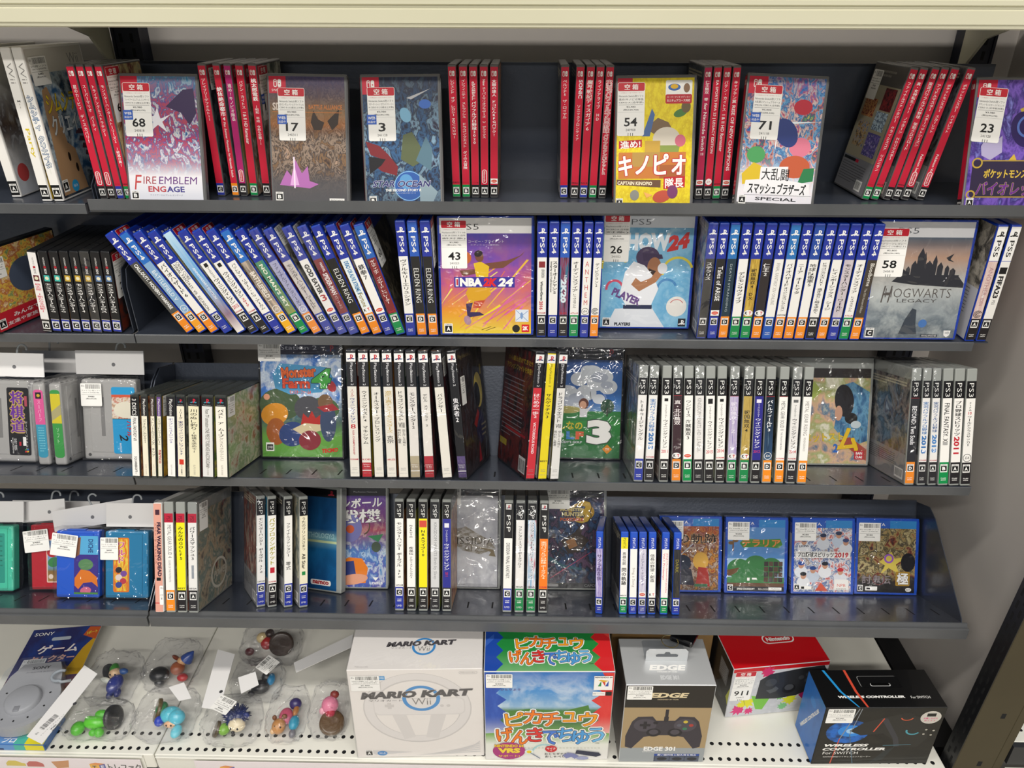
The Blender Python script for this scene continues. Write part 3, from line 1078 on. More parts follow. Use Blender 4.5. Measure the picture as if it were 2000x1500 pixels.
# ------------------------------------------------------------------ rows of cases standing spine-out
def row_of(kind, row, pos, specs, lab, group, t=0.0, yaw=0.0, wd=None, h=0.0, wraps=(), extras=None, backs=None, fronts=None, name='game_case', cat='game case'):
    H, D, w0, _ = KIND[kind]
    ws = fit_widths(pos, H, wd or w0, yaw)
    roots = []
    for i, ((x, r), sp) in enumerate(zip(pos, specs)):
        w = ws[i]
        mw = place(row, x, t, h, yaw, r, 0, w / 2)
        wr = (2 if i in wraps.get('seal', ()) else 1) if isinstance(wraps, dict) and i in wraps.get('all', ()) else (1 if i in wraps else 0)
        o = game_case(kind, mw, lab(i, sp), cat, group, w, sp, (fronts or {}).get(i), (backs or {}).get(i), wr, name)
        o['_w'] = w
        roots.append((o, w))
    for i, fn in (extras or {}).items():
        fn(roots[i][0], roots[i][1])
    for o, w in roots:
        del o['_w']
    return roots

def V(t, a=.0, b=.8, wf=.5, ink='#f6f0ee', dx=0, bd=.012, *edge): return ('v', t, ink, a, b, min(.74, wf * 1.16), dx, bd, *edge)
def L_(t, a=.0, b=.8, wf=.4, ink='#f6f0ee', dx=0, bd=.012, *edge): return ('r', t, ink, a, b, wf, dx, bd, *edge)
def S(rate, *t, **k):
    k['rate'] = rate; k['t'] = list(t)
    return k
BK = '#1b1a1b'

def sw(rate, *t, **k):
    k.setdefault('body', RED)
    return S(rate, *t, **k)

# top tray, slim red cases
def stick63(o, w): price_tag(o, faceF('sw', w, 'f'), 5, 166, '63', '241029', '¥1,980', '(税込¥2,178)')
row_of('sw', 1, [(-574.5, -.9), (-562.5, -.8), (-551, -.8), (-539.9, -.4)],
       [sw('A', V('星のカービィ ディスカバリー', .05, .62, .42), pub='nin'), sw('A', V('スーパーマリオ パーティ', .05, .5, .42), pub='nin'),
        sw('C', V('トライアングルストラテジー', .05, .55, .42), pub='square enix'), sw('B', V('モンスターハンターストーリーズ2', .05, .62, .44), V('~破滅の翼~', .66, .86, .4), pub='CAPCOM')],
       lambda i, s: f'slim red game case, {ORD[i]} of four beside the tall white cases', 'slim red cases in the top tray', -24, extras={3: stick63},
       fronts={0: ART(('#e8dcb8', '#c03038', '#2a2420', '#efe6d2'), 6, 3, 2), 1: ART(('#b8d0e0', '#d86a30', '#e8e4e8', '#8a60b0'), 4, 5), 2: ART(('#3a4a58', '#c8d0d0', '#5a7a8a', '#20242a'), 4, 2), 3: ART(('#8a9a88', '#d8c890', '#7a2a2a', '#4a5a50'), 4, 8)})
row_of('sw', 1, [(-422.2, 1.0), (-402.1, .6), (-390.8, 1.6), (-376.1, 1.9), (-358.5, 1.6)],
       [sw('C', V('ブレイブリーデフォルトII', .0, .42, .44), pub='square enix'), sw('D', V('絶体絶命都市4', .08, .42, .62, '#fff', 0, .03), L_('Plus -Summer Memories- for Nintendo Switch', .43, 1, .3)),
        sw('A', V('進め!キノピオ隊長', .05, .42, .46), body='#b3246e', pub='nin'), sw('B', V('バテン・カイトス', .02, .3, .42), L_('I & II HD Remaster', .33, .65, .4)), sw('A', V('桃太郎電鉄', .0, .22, .56, '#fff', 0, .03), V('~昭和 平成 令和も定番!~', .26, .66, .4), pub='konami')],
       lambda i, s: f'slim red game case, {ORD[i]} of five between face-out cases tagged 68 and 17', 'slim red cases in the top tray',
       fronts={0: POOL[3], 1: ART(('#2a3038', '#8a949a', '#484a4c'), 3, 3), 2: ART(('#e8d8a0', '#c8b070', '#3a2a2a'), 3, 4)},
       extras={0: lambda o, w: bar_tag(o, faceF('sw', w, 'f'), 6, 164), 4: lambda o, w: price_tag(o, faceF('sw', w, 'f'), 6, 166, '11', '240811', '¥3,980', '(税込¥4,378)', web=True)})
row_of('sw', 1, [(-95.1, -.4), (-81.7, -.1), (-68.9, 0), (-56.4, .4), (-43.4, .5)],
       [sw('B', V('レジェンド オブ レガシー', .0, .36, .46), L_('HDリマスター', .38, .58, .42), pub='FURYU'), sw('B', V('インフィニティ ストラッシュ', .0, .38, .44), V('ドラゴンクエスト ダイの大冒険', .42, .9, .44), pub='SQUARE ENIX'),
        sw('A', L_('eBASEBALL', .02, .2, .4), V('パワフルプロ野球2020', .21, .64, .5, '#fff', 0, .03), pub='konami'), sw('A', L_('New', .0, .06, .3), V('スーパーマリオブラザーズ U デラックス', .07, .58, .42), pub='nin'), sw('A', V('太鼓の達人 ドコどんRPGパック!', .0, .56, .46, '#fff', 0, .02), pub='ba')],
       lambda i, s: f'slim red game case, {ORD[i]} of five beside the face-out case tagged 3', 'slim red cases in the top tray')
row_of('sw', 1, [(52.7, -1.3), (67.0, .6), (79.5, .8), (92.2, .7), (105.3, .4)],
       [sw('C', V('ペルソナ5 ザ・ロイヤル', .0, .38, .46), pub='atlus'), sw('A', L_('SONIC', .0, .18, .44, '#e8e4e8', .1, .03), V('ソニックフロンティア', .24, .6, .38), pub='SEGA'), sw('C', V('魔界戦記ディスガイア6', .0, .5, .6, '#f4e8e4', 0, .02), pub='N1S'),
        sw('B', V('ライブアライブ HD', .0, .4, .42), pub=''), sw('A', V('実況パワフルプロ野球', .0, .52, .62, RED, 0, .01, '#f0e6e4'), V('パワプロクンポケットR', .53, .95, .5, RED, 0, .01, '#f0e6e4'))],
       lambda i, s: f'slim red game case, {ORD[i]} of five beside the yellow face-out case', 'slim red cases in the top tray')
row_of('sw', 1, [(237.6, -2.1), (249.6, -2), (261.7, -2.0), (273.6, -1.9)],
       [sw('A', V('仁王無双 零', .0, .2, .46), L_('for Nintendo Switch !!', .22, .74, .4), body='#b4254e', pub='ba'), sw('A', L_("EA SPORTS FIFA 23 | LEGACY EDITION", .0, .72, .42), pub='eaw'), sw('B', V('バテン・カイトス', .0, .3, .42), L_('I & II HD Remaster', .33, .7, .4), pub='BANDAI'), sw('A', V('キャプテン翼', .0, .22, .46), L_('RISE OF NEW CHAMPIONS', .24, .9, .42), pub='ba')],
       lambda i, s: f'slim red game case, {ORD[i]} of four beside the face-out case tagged 71', 'slim red cases in the top tray')

def back_g(p, D, H):
    rng = random.Random(4)
    p.rect(3, 2.5, D - 3, H - 3, INK('#a39b84')); p.rect(3, H - 28, D - 3, H - 3, INK('#54504c'))
    p.lines(8, H - 12, D - 40, 2, 5, 2.6, INK('#8a857c'), rng)
    for x, y, w, h, k in ((10, 100, 38, 24, 1), (60, 112, 34, 28, 8), (56, 86, 36, 24, 7), (14, 60, 34, 34, 0), (54, 52, 40, 30, 5)):
        p.rect(x, y, x + w, y + h, POOL[k])
    p.rect(3, 2.5, D - 3, 46, INK('#85858a')); p.rect(6, 40, 46, 44, K); p.rect(46, 40, 56, 44, INK(RED))
    p.lines(7, 36, D - 26, 8, 3.4, 1.1, INK('#55555a'), rng)
    p.rect(70, 6, 90, 20, W_); p.bars(72, 8, 15, 10, K, rng)
row_of('sw', 1, [(465.3, 9.2), (477.8, 9.1), (494.6, 8.3), (506.4, 8.3), (519.2, 8.3), (539.6, 8.2)],
       [sw('B', V('ファイナルファンタジー クライシスコア リユニオン', .0, .9, .4), pub='SQUARE ENIX'), sw('B', V('真・女神転生III ノクターン HDリマスター', .0, .78, .44), pub='ATLUS'), sw('A', V('実況パワフルプロ野球 栄冠クロスロード', .0, .68, .46)),
        sw('A', V('アイドルマスター スターリットシーズン', .02, .64, .46), pub='BANDAI'), sw('A', V('ポケットモンスター スカーレット', .02, .5, .4), L_('Pokémon Scarlet', .72, .95, .3), pub='nin'), sw('A', V('ポケットモンスター バイオレット', .02, .5, .4), L_('Pokémon Violet', .72, .95, .3), pub='nin')],
       lambda i, s: f'slim red game case, {ORD[i]} of six tilted beside the purple face-out case', 'slim red cases in the top tray',
       backs={0: back_g}, fronts={4: ART(('#8a8a98', '#c02838', '#c8c8d0', '#5a3a5a'), 4, 3, 1.5, [(0, '#b4b4b4', 1), (.22, '#b4b4b4', 1), (.24, '#e2b020', 1), (.5, '#e2b020', 1), (.53, '#8a3a50', 0)])},
       extras={0: lambda o, w: bar_tag(o, faceF('sw', w, 'b'), 6, 160, w=30, h=38)})

# left tray, tall white cases
WI = [(-645.1, .0), (-628.5, -.6)]
def stickwii(o, w): bar_tag(o, faceF('wii', w, 'f'), 6, 178, '¥480', '(税込¥528)', 'Wii用ソフト', 38, 34)
def art_wii(p, D, H):
    p.rect(3, 2.5, D - 3.5, H - 3, INK('#d4d0c8')); p.rect(3, 3, D - 5, 158, ART(('#24466e', '#3a6a98', '#c8d8e0', '#1a2c48', '#6a98b8'), 3, 2, 1, [(0, '#1c1a1e', .9), (.3, '#24304a', .2)]))
    p.text('Wii', D - 28, H - 18, 26, 13, INK('#8c8a87'))
    p.poly([(6, 6), (66, 6), (58, 60), (44, 70), (38, 120), (30, 142), (18, 138), (14, 118)], INK('#b08a66'))
    for i in range(5):
        p.poly([(68 + i * 4, 78 - i * 10), (112 - i * 3, 72 - i * 10), (104 - i * 3, 80 - i * 10), (74 + i * 3, 84 - i * 10)], INK('#5a3a44'))
    for x, z in ((40, 52), (52, 36)):
        p.ellp(x, z, 3, 6, INK('#2a201a'))
    p.text('シムシティ', 62, 120, 84, 24, INK('#e8c832'), shear=.1, bold=.03, edge=INK('#1c3350'))
    p.text('クリエイター', 66, 94, 92, 24, INK('#e4e6e6'), shear=.1, bold=.03, edge=INK('#1c3350'))
    p.rating(14, 18, 13, 'A'); p.ellp(36, 14, 8, 8, INK('#2f9ad0')); p.text('Wi-Fi', 36, 14, 9, 4, W_)
row_of('wii', 1, WI, [S('A', V('Mii', .1, .2, .4, '#8a8a88'), L_('Party', .42, .75, .5, '#d8c020'), code='x'), S('A', V('シムシティ', .05, .45, .6, '#e8e8e0', 0, .03, '#2a5a90'), V('クリエイター', .5, .95, .6, '#e8e8e0', 0, .03, '#2a5a90'), pub='')],
       lambda i, s: ('tall white game case with yellow cover edge, at the end of the top tray', 'tall white game case showing a brown stone tower on its cover')[i], 'tall white cases', -38, wd=13.5,
       fronts={0: ART(('#e8b818', '#e8c020', '#2a241c', '#f0d040'), 5, 3), 1: art_wii}, extras={1: stickwii})
def art_wii3(p, D, H):
    p.rect(3, 2.5, D - 3.5, H - 3, ART(('#c8ccd2', '#7a6a5a', '#4a3a34', '#dfe2e6', '#8a90a0'), 3, 6, 1, [(0, '#c8ccd4', 1), (.3, '#d4d6da', .6), (.5, '#8a8a90', 0), (.8, '#d8d6d0', 1)]))
    p.text('新大戦', 96, 76, 62, 20, INK('#e0e2e6'), bold=.03, edge=INK('#23252c')); p.text('NO KUNI', 96, 56, 60, 4, INK('#5a5c66'))
    p.ellp(20, 30, 12, 12, INK('#c04848'))
game_case('wii', place(1, -700, -16, 0, 0, -1.6, 0, 7), 'tall white game case with pale misty cover, cut by the picture edge', 'game case', 'tall white cases', 13.5, S('A'), art_wii3)

# second tray, short black and white cases
def dsx(t, icon='#3fb8ac', **k): return S('C', V(t, .02, .86, .62, '#f2f0ee', 0, .02), body='#1a191b', icon=icon, **k)
row_of('ds', 2, [(-700.0, 5.1), (-685.4, 5.4), (-670.6, 5.5), (-655.6, 5.3), (-640.9, 5.2), (-625.7, 5.0), (-610.8, 4.9), (-596.0, 4.8)],
       [S('A', V('桃太郎 ~新たなる挑戦~', .02, .86, .56, '#d8465c'), body='#eeebe9', li='#9a9494', icon='#6a2a30'), dsx('モンスターハンター3トライG'), dsx('モンスターハンター3トライG'), dsx('モンスターハンター4', '#c8a43a'), dsx('モンスターハンター4', '#c8a43a'), dsx('モンスターハンター4', '#c8a43a'), dsx('モンスターハンタークロス', '#5a7aa8'), dsx('モンスターハンタークロス', '#5a7aa8')],
       lambda i, s: 'short white game case with red title, standing before seven black ones' if i == 0 else f'short black game case, {ORD[i - 1]} of seven in the second tray', 'short black cases', 0,
       wraps=(5,), extras={7: lambda o, w: price_tag(o, faceF('ds', w, 'f'), 4, 118, '24', '240921', '¥1,280', '(税込¥1,408)', w=36, h=66)},
       fronts={0: INK('#e8e4e2'), 7: ART(('#17181a', '#22262a', '#6a2a1a', '#101114'), 3, 2)})
def art_red3(p, D, H):
    p.rect(2, 2.5, D - 3, H - 3, ART(('#d8a838', '#e8d0a0', '#b05a3a', '#e0b850', '#6a8a58', '#efe2c2'), 7, 3, .8)); p.rect(2, 2.5, D - 3, 30, INK('#bf2230'))
    p.ellp(70, 72, 30, 26, INK('#4a5468')); p.text('みんなで遊べる!!', 76, 20, 90, 7, W_, bold=.02); p.text('友達や家族と遊べる', 66, 10, 96, 6, INK('#f0e0e0'), bold=.02); p.rating(10, 13, 12, 'A')
dsr = game_case('ds', place(2, -772, -8, 0, -14, 2.5, 0, 7), 'short white game case with crowded yellow cover and red foot band', 'game case', 'short black cases', 14, S('A', body='#eceae8'), art_red3, None)
bar_tag(dsr, faceF('ds', 14, 'f'), 4, 108, '¥280', '(税込¥308)', '3DS用ソフト', 34, 30)

# second tray, leaning blue cases
H18 = [(-487.5, -30.6), (-469.5, -30.0), (-451.5, -29.4), (-432.5, -28.8), (-412.5, -28.4), (-393.5, -27.6), (-375.4, -26.9), (-356.6, -26.6), (-338.1, -26.2), (-319.0, -25.9), (-300.5, -25.3), (-282.0, -24.8), (-264.0, -21.8), (-247.2, -20.2), (-230.2, -19.4), (-213.0, -18.4), (-195.8, -17.6), (-179.2, -16.6)]
def p4(rate, *t, **k): return S(rate, *t, **k)
LB = '#2a6fc4'
def tag60(o, w): price_tag(o, faceF('ps4', w, 'f'), 6, 168, '60', '241104', '¥1,280', '(税込¥1,408)')
def tagp(n): return lambda o, w: price_tag(o, faceF('ps4', w, 'f'), 4, 168, n, '241022', '¥980', '(税込¥1,078)')
def tagb(o, w): bar_tag(o, faceF('ps4', w, 'f'), 4, 166)
row_of('ps4', 2, H18, [
    p4('D', L_('CALL-DUTY. MODERN WARFARE', .02, .97, .4, '#f2f2f0', .05, .03), body='#4b4a47'),
    p4('D', L_('BATTLEFIELD V', .15, .78, .42, '#e6eef6', 0, .01), body='#86acd2', band=LB, rc='#f2a227', pub='eag'),
    p4('D', V('バイオハザード6', .02, .72, .62, BK), ),
    p4('C', L_('CRISIS CORE', .0, .36, .32, BK, .2, 0), L_('-FINAL FANTASY. VII- REUNION', .0, .98, .32, BK, -.18, 0)),
    p4('A', L_('ANNIVERSARY EDITION', .1, .75, .26, '#e8f2fa'), slip=1, body=ART(('#4a9ad8', '#8ac4ea', '#d8e8f2', '#5a4a78'), 2, 3, 1, [(0, '#efe9e4', 1), (.18, '#8a4a5a', .8), (.4, '#7a78a8', .5), (.6, '#3a90d4', .6), (1, '#bfe0f4', .9)])),
    p4('A', ('q', '', BK, .02, .09, .4), V('ワールドサッカー', .1, .32, .3, BK), V('ウイニングイレブン', .33, .86, .62, BK, 0, .02), ('h', '2015', '#c82838', .88, .95, .7), pub='konami'),
    p4('A', ('q', '', BK, .02, .09, .4), V('ウイニングイレブン', .2, .72, .62, BK, 0, .02), V('2017', .73, .92, .6, '#c82838', 0, .03), pub='konami'),
    p4('C', V('バットマン リターン・トゥ・アーカム', .03, .98, .5, BK)),
    p4('D', L_('BATTLEFIELD 1', .2, .78, .5, '#efe6dc', 0, .03), body=ART(('#b09a86', '#7a746e', '#c8b4a0', '#6a6a6c'), 2, 2), band=LB, rc='#efb023', pub='eag'),
    p4('B', L_("NO MAN'S SKY", .05, .92, .4, '#f2f0e0', 0, .02), body=ART(('#2a7a7a', '#3a8a80', '#7a9a4a', '#2a5a6a'), 2, 5, 1, [(0, '#7a2a30', .9), (.15, '#b09a3a', .7), (.5, '#2a7a7c', .3)])),
    p4('D', V('ファイナルファンタジーXV', .03, .92, .46, '#4a4a70'), body='#a9aacb', pub='eag'),
    p4('C', V('モンスターハンター:ワールド', .05, .95, .6, '#6e6a66', 0, .02), body=ART(('#d4cfc4', '#cfc8c4', '#b6a8b8'), 2, 3)),
    p4('C', L_('GOD EATER', .08, .66, .5, BK, 0, .04), ('h', '3', '#b02830', .68, .8, .6), pub='ba'),
    p4('C', L_('MARVEL', .06, .24, .26, '#f0e4e4', .1, .02), L_('SPIDER-MAN', .26, .68, .5, '#f0e4e4', .02, .03), V('スパイダーマン', .7, .96, .3, '#e8d0d0'), body='#7e2028'),
    p4('D', L_('ELDEN RING', .18, .84, .5, '#efeeea', 0, -.005), body='#1d1c1d'),
    p4('D', L_('DEAD OR ALIVE XTREME 3', .04, .66, .46, '#3a80b4', 0, .03), L_('Fortune', .66, .92, .5, '#9a8a4a'), body='#e6eef0', pub='kt'),
    p4('C', V('鉄拳7', .1, .4, .62, BK, 0, .02), pub='ba'),
    p4('B', V('ギルティギア イグザード', .02, .56, .5, '#f4e8e6', 0, .01), V('レベレーター', .58, .86, .5, '#f4e8e6'), body='#7c2326', pub='x', band='#2a62b4')],
    lambda i, s: f'blue-shelled game case, {ORD[i]} of eighteen leaning over in the second tray', 'leaning blue cases', wraps=(10, 11, 12, 13),
    extras={0: tagp('12'), 4: tagp('30'), 5: tagp('31'), 6: tagp('15'), 11: tagb, 12: tagb, 15: tagp('52'), 16: tagp('36'), 17: tag60},
    fronts={3: ART(('#1c3450', '#3a6a8a', '#c8c090', '#14202c'), 2, 3), 11: ART(('#cfcac0', '#3a3a38', '#e0dcd0', '#2a2a2a'), 3, 4), 12: ART(('#dedad0', '#3c3836', '#8a8480'), 3, 6), 17: ART(('#1c1a1a', '#4a4438', '#2a2622', '#6a6250', '#121113'), 3, 7)})
row_of('ps4', 2, [(-164.6, -2.0), (-148.3, -2.0), (-131.6, -1.7)], [
    p4('C', V('ヴァルキリーエリュシオン', .04, .9, .62, BK)), p4('D', L_('ELDEN RING', .2, .84, .5, '#efeeea', 0, -.005), body='#1d1c1d', band='#2a5ab8'), p4('D', L_('ELDEN RING', .2, .84, .5, '#efeeea', 0, -.005), body='#1d1c1d')],
    lambda i, s: ('blue-shelled game case with white spine, beside two black-spined ones', 'blue-shelled black-spined game case standing a little lower than its neighbours', 'blue-shelled black-spined game case next to the orange and purple cover')[i], 'upright blue cases', 0, extras={1: tagp('19'), 2: tagp('20')})
row_of('ps4', 2, [(24.9, -.5), (41.1, -.5), (56.2, -.5), (71.5, -.3), (86.8, -.1), (101.0, -.2)], [
    p4('A', ('q', '', '#8a2a30', .06, .17, .62), L_('UEFA EURO2016', .2, .36, .3, '#3a3a44', .1), L_('WinningEleven', .42, .78, .34, BK, -.05, .03), L_('2016', .79, .95, .36, '#c02430', -.05, .04), pub='konami'),
    p4('C', V('スターオーシャン5', .05, .66, .5, BK, .14, .03), L_('Integrity and Faithlessness', .06, .62, .24, BK, -.26, .02)),
    p4('A', L_('NBA', .3, .44, .3, '#d8e2e8', .1), L_('2K20', .38, .82, .6, '#d6e6ee', -.05, .06), body=ART(('#12384a', '#2a7a9a', '#8a3a5a', '#0c2030', '#3aa0b8'), 2, 9, 1), pub='2k', band='#2a5ab8'),
    p4('B', V('オーディンスフィア', .05, .62, .56, BK), V('レイヴスラシル', .64, .92, .34, BK), pub='atlus'),
    p4('C', V('ANTHEM', .03, .88, .55, '#c83c44', 0, -.005), pub='ea'),
    p4('D', V('ディビジョン2', .08, .52, .4, BK), pub='ub')],
    lambda i, s: f'blue-shelled game case, {ORD[i]} of six between the two middle cover-out cases', 'upright blue cases')
K15 = [(256.4, -.7), (272.1, -1.0), (287.5, -1.2), (303.6, -1.2), (319.2, -.8), (334.9, -.6), (350.6, -.4), (366.2, -.3), (381.7, -.1), (397.4, .0), (413.0, .1), (429.0, .2), (445.1, .2), (461.1, .3), (476.8, .2)]
row_of('ps4', 2, K15, [
    p4('A', V('ステラリス', .05, .38, .58, '#f0efee', 0, .03), body='#232122', pub='ub'),
    p4('C', L_('Tales of ARISE', .12, .76, .5, '#f0efee', .05, .01), body='#232122', pub='ba'),
    p4('D', L_('DEATH STRANDING', .08, .96, .22, '#b9c6cc', 0, -.01), body='#1d3442', band='#2a72b8'),
    p4('B', V('デジモンサヴァイブ', .22, .8, .56, BK, 0, .02)),
    p4('B', V('戦国無双4 DX', .16, .74, .5, BK, 0, .01), body=ART(('#c09a3a', '#d8b850', '#a8842a', '#e0c468'), 4, 2), pub='kt'),
    p4('D', V('仁王2', .06, .3, .58, '#f2f0ee', 0, .03), body='#2e2728', pub='kt'),
    p4('C', L_('FINAL FANTASY XIV ONLINE', .06, .82, .34, '#a9a6a4', 0, 0), rc='#2a5cb4'),
    p4('D', V('バイオハザード', .06, .48, .54, BK), V('オリジンズコレクション', .49, .94, .42, BK), pub='CAPCOM', band='#2a72b8'),
    p4('D', V('ニーア オートマタ', .06, .62, .54, BK)), p4('D', V('地球防衛軍5', .06, .48, .6, BK, 0, .01), band='#23489e'),
    p4('A', V('ドラゴンクエストXI', .04, .46, .5, BK), V('過ぎ去りし時を求めて', .5, .98, .44, BK)),
    p4('D', V('レインボーシックス シージ', .14, .92, .56, BK)), p4('C', V('モンスターハンター:ワールド', .06, .95, .56, BK, 0, .01), body=ART(('#dcd8d0', '#c8bcc8', '#d8d4cc'), 2, 3)),
    p4('B', V('オーディンスフィア', .06, .6, .56, BK), V('レイヴスラシル', .64, .94, .34, BK), pub='atlus'),
    p4('D', L_('Bloodborne', .05, .46, .4, '#e0dcd4', .1), L_('The Old Hunters Edition', .5, .96, .24, '#b0aba2'), body='#453c34')],
    lambda i, s: f'blue-shelled game case, {ORD[i]} of fifteen beside the misty castle cover', 'upright blue cases', wraps=(0,),
    backs={0: ART(('#8a98a8', '#3a4a5c', '#b8a8a0', '#5a6a7c', '#7a4a40'), 3, 8)})
def back_p5(p, D, H):
    rng = random.Random(2)
    p.rect(3, 2.5, D - 3, H - 3, ART(('#8a8478', '#4a4844', '#c8c0b0', '#2a2a2c'), 4, 3)); p.rect(3, 2.5, D - 3, 78, INK('#d9d9dc'))
    p.lines(8, 72, D - 30, 9, 5, 1.4, INK('#77777c'), rng); p.rect(8, 8, 34, 26, W_); p.bars(10, 10, 22, 14, K, rng)
row_of('ps5', 2, [(642.0, -.4), (658.3, .1)], [
    S('A', L_('ANOTHER', .1, .62, .42, '#b0868a', .05, 0), L_('EDEN', .66, .8, .3, '#b0868a'), body=ART(('#e6dcd8', '#d8b8b0', '#e8e4e2'), 2, 3), pub='ub'), S('A', L_('FIFA23', .26, .66, .5, BK, 0, .04), ('q', '', BK, .1, .22, .7), L_('PS5', .7, .78, .3, '#888'))],
    lambda i, s: ('white-banded game case showing its grey back, beside the end wall', 'last white-banded game case at the open end of the second tray')[i], 'upright blue cases', backs={0: back_p5})

# third tray: jewel cases
CDP = [(-562.6, 2.4), (-547.6, 1.9), (-536.2, 2.2), (-527.2, 2.5), (-510.5, 2.6), (-495.5, 2.3), (-476.8, 2.4), (-457.3, 2.4), (-436.2, 1.5)]
CR = '#ece5d0'
row_of('cd', 3, CDP, [
    S('A', L_('FINAL FANTASY VII', .02, .42, .4, BK), L_('SQUARESOFT', .7, .98, .34, BK, 0, .02), band='#1b1a1c', bt='3 DISCS'),
    S('A', V('ファイナルファンタジーVII', .04, .46, .56, BK), band='#2a2628', body=CR), S('A', V('ストリームコーンズ キング', .02, .7, .6, BK), band='#4a3a34', body=CR),
    S('A', V('ミスタードリラーグレート', .02, .5, .56, BK), L_('namco', .58, .82, .5, '#b02430', 0, .02), band='#6a4a8a', body=CR),
    S('A', V('ポップンミュージック2', .02, .46, .5, '#4a4a9a'), band='#1f1d22'),
    S('A', V('Jリーグ', .02, .18, .4, BK), V('実況ウイニングイレブン97', .2, .72, .5, '#2a2a6a', 0, .01), ('q', '', '#d03a2a', .78, .86, .5), L_('KONAMI', .93, .99, .14, BK), body=CR),
    S('A', V('川のぬし釣り', .02, .34, .56, BK, 0, .01), V('~秘境を求めて~', .36, .68, .42, '#4a4640'), body='#e6e0c0'), S('A', L_('From TV animation ONE PIECE TOBIDASE KAIZOKUDAN!', .02, .9, .34, '#55524e', 0, .01), body='#dfdedc'),
    S('A', V('バスト ア ムーブ', .02, .44, .5, BK, 0, .02), V('ダンス&リズムアクション', .45, .8, .36, '#8a847a'), body='#efeade')],
    lambda i, s: ('slim jewel case with black top band, first of the clear disc cases', 'jewel case with dark top band and cream spine, second of the disc cases', 'thin jewel case with brown top band, third of the disc cases', 'thin jewel case with purple top band, fourth of the disc cases',
                  'jewel case with dark top band behind a barcode sticker, fifth of the disc cases', 'jewel case with cream spine and an orange red emblem, sixth of the disc cases', 'jewel case with plain pale yellow spine, seventh of the disc cases', 'jewel case with light grey spine, eighth of the disc cases', 'last jewel case, its pale green cover turned into view')[i],
    'clear jewel cases', -15, wd=17, name='disc_case', cat='disc case',
    fronts={8: ART(('#b8bd9a', '#d8d4b4', '#8aa070', '#c8c8b0', '#a86a50', '#7a8a58'), 3, 4, 1), 3: ART(('#8a5a2a', '#c8a030', '#5a3a1a'), 3, 3)},
    extras={8: lambda o, w: bar_tag(o, faceF('cd', w, 'f'), 4, 121, w=26, h=30), 3: lambda o, w: bar_tag(o, faceF('cd', w, 'f'), 4, 122, w=26, h=30)})
# third tray: tall black cases
NP2 = [(-246.0, -.6), (-228.2, -.7), (-210.2, -1.1), (-191.6, -1.5), (-174.2, -1.6), (-156.9, -1.7), (-136.0, -2.6), (-110.0, -4.8)]
LW = '#e9e5da'
row_of('ps2', 3, NP2, [
    S('A', V('Jリーグ', .0, .12, .4, '#b03040'), V('ウイニングイレブン', .13, .52, .5, '#2a3a8a', 0, .02), ('h', '8', '#c02030', .53, .6, .5), L_('ASIA CHAMPIONSHIP', .62, 1, .2, '#c04050'), body=LW, pub='konami'),
    S('A', V('ウイニングポスト4', .02, .5, .5, BK), V('マキシマム', .55, .84, .5, BK), body=LW, foot='#b8222e', pub='koei'), S('A', V('オールスター・プロレスリング', .04, .8, .5, BK), body=LW),
    S('A', V('遊戯王真デュエルモンスターズ', .02, .66, .6, '#c8ac5a', 0, .01), V('吉宗', .7, .82, .6, BK), body=LW, pub='aruze'), S('A', V('ドラゴンクエスト', .02, .48, .54, BK, 0, .01), ('h', 'VIII', BK, .5, .58, .6), V('空と海と大地と', .6, .86, .3, BK, .2), V('呪われし姫君', .6, .82, .3, BK, -.25), body=LW),
    S('A', V('モンスターハンター2', .04, .6, .54, BK), body='#e4e0da', foot='#a89a80', foot2='#b4a88c'), S('A', V('デビル メイ クライ 2', .06, .56, .4, BK), body='#e6e2da', foot='#9e1f2a', foot2='#b0303a'), S('A', V('バウンサー', .05, .34, .5, BK), body=LW)],
    lambda i, s: f'tall black game case with pale spine, {ORD[i]} of eight beside the colourful farm cover', 'tall black cases', wraps={'all': (0, 1, 2, 3, 4, 5, 6, 7), 'seal': (1, 3, 7)},
    extras={k: (lambda o, w: bar_tag(o, faceF('ps2', w, 'f'), 5, 178)) for k in (0, 2, 4, 5, 6, 7)},
    fronts={0: ART(('#e07820', '#c84a20', '#2a1a1a', '#d89a30'), 3, 5), 1: INK('#e8d020'), 3: ART(('#d83a20', '#e8a040', '#b02828'), 3, 3), 4: ART(('#2a4a38', '#5a7a58', '#1a2a28'), 3, 4), 6: ART(('#1a1a1c', '#3a3a38', '#8a1a1c', '#101012'), 4, 2), 7: ART(('#4a1a1c', '#6a2020', '#2a1012'), 3, 3)})
def art_oni(p, D, H):
    p.rect(3, 3, D - 3, H - 3, ART(('#131214', '#201c20', '#3a3234', '#0f0e11', '#5a4a30'), 3, 4, 1)); p.text('PlayStation.2', 40, H - 12, 66, 8, INK('#8a7a48'))
    p.ellp(96, 118, 22, 28, INK('#c8b45a'), 10); p.ellp(88, 112, 16, 20, INK('#18171a'), 20); p.ellp(92, 60, 22, 26, INK('#2c2a48')); p.poly([(60, 70), (84, 90), (92, 82), (72, 62)], INK('#9a2a2a'))
    p.rect(112, 140, 120, 156, INK('#8a7a3a')); p.poly([(70, 8), (86, 8), (80, 40)], INK('#9a2430')); p.lines(98, 60, 26, 3, 8, 3, INK('#8a8068'), random.Random(3))
o = game_case('ps2', place(3, -87.2, 0, 0, -12, -5.4, 0, 7), 'tall black game case turned to show its dark gold cover', 'game case', 'tall black cases', 13.6,
              S('A', V('鬼武者2', .12, .5, .56, '#f0eef0', 0, .03), body='#161517', foot='#4a3a66', foot2='#5a4a78', bi='#e8e8ea'), art_oni, None, 1)
bar_tag(o, faceF('ps2', 13.6, 'f'), 8, 150, w=22, h=42)
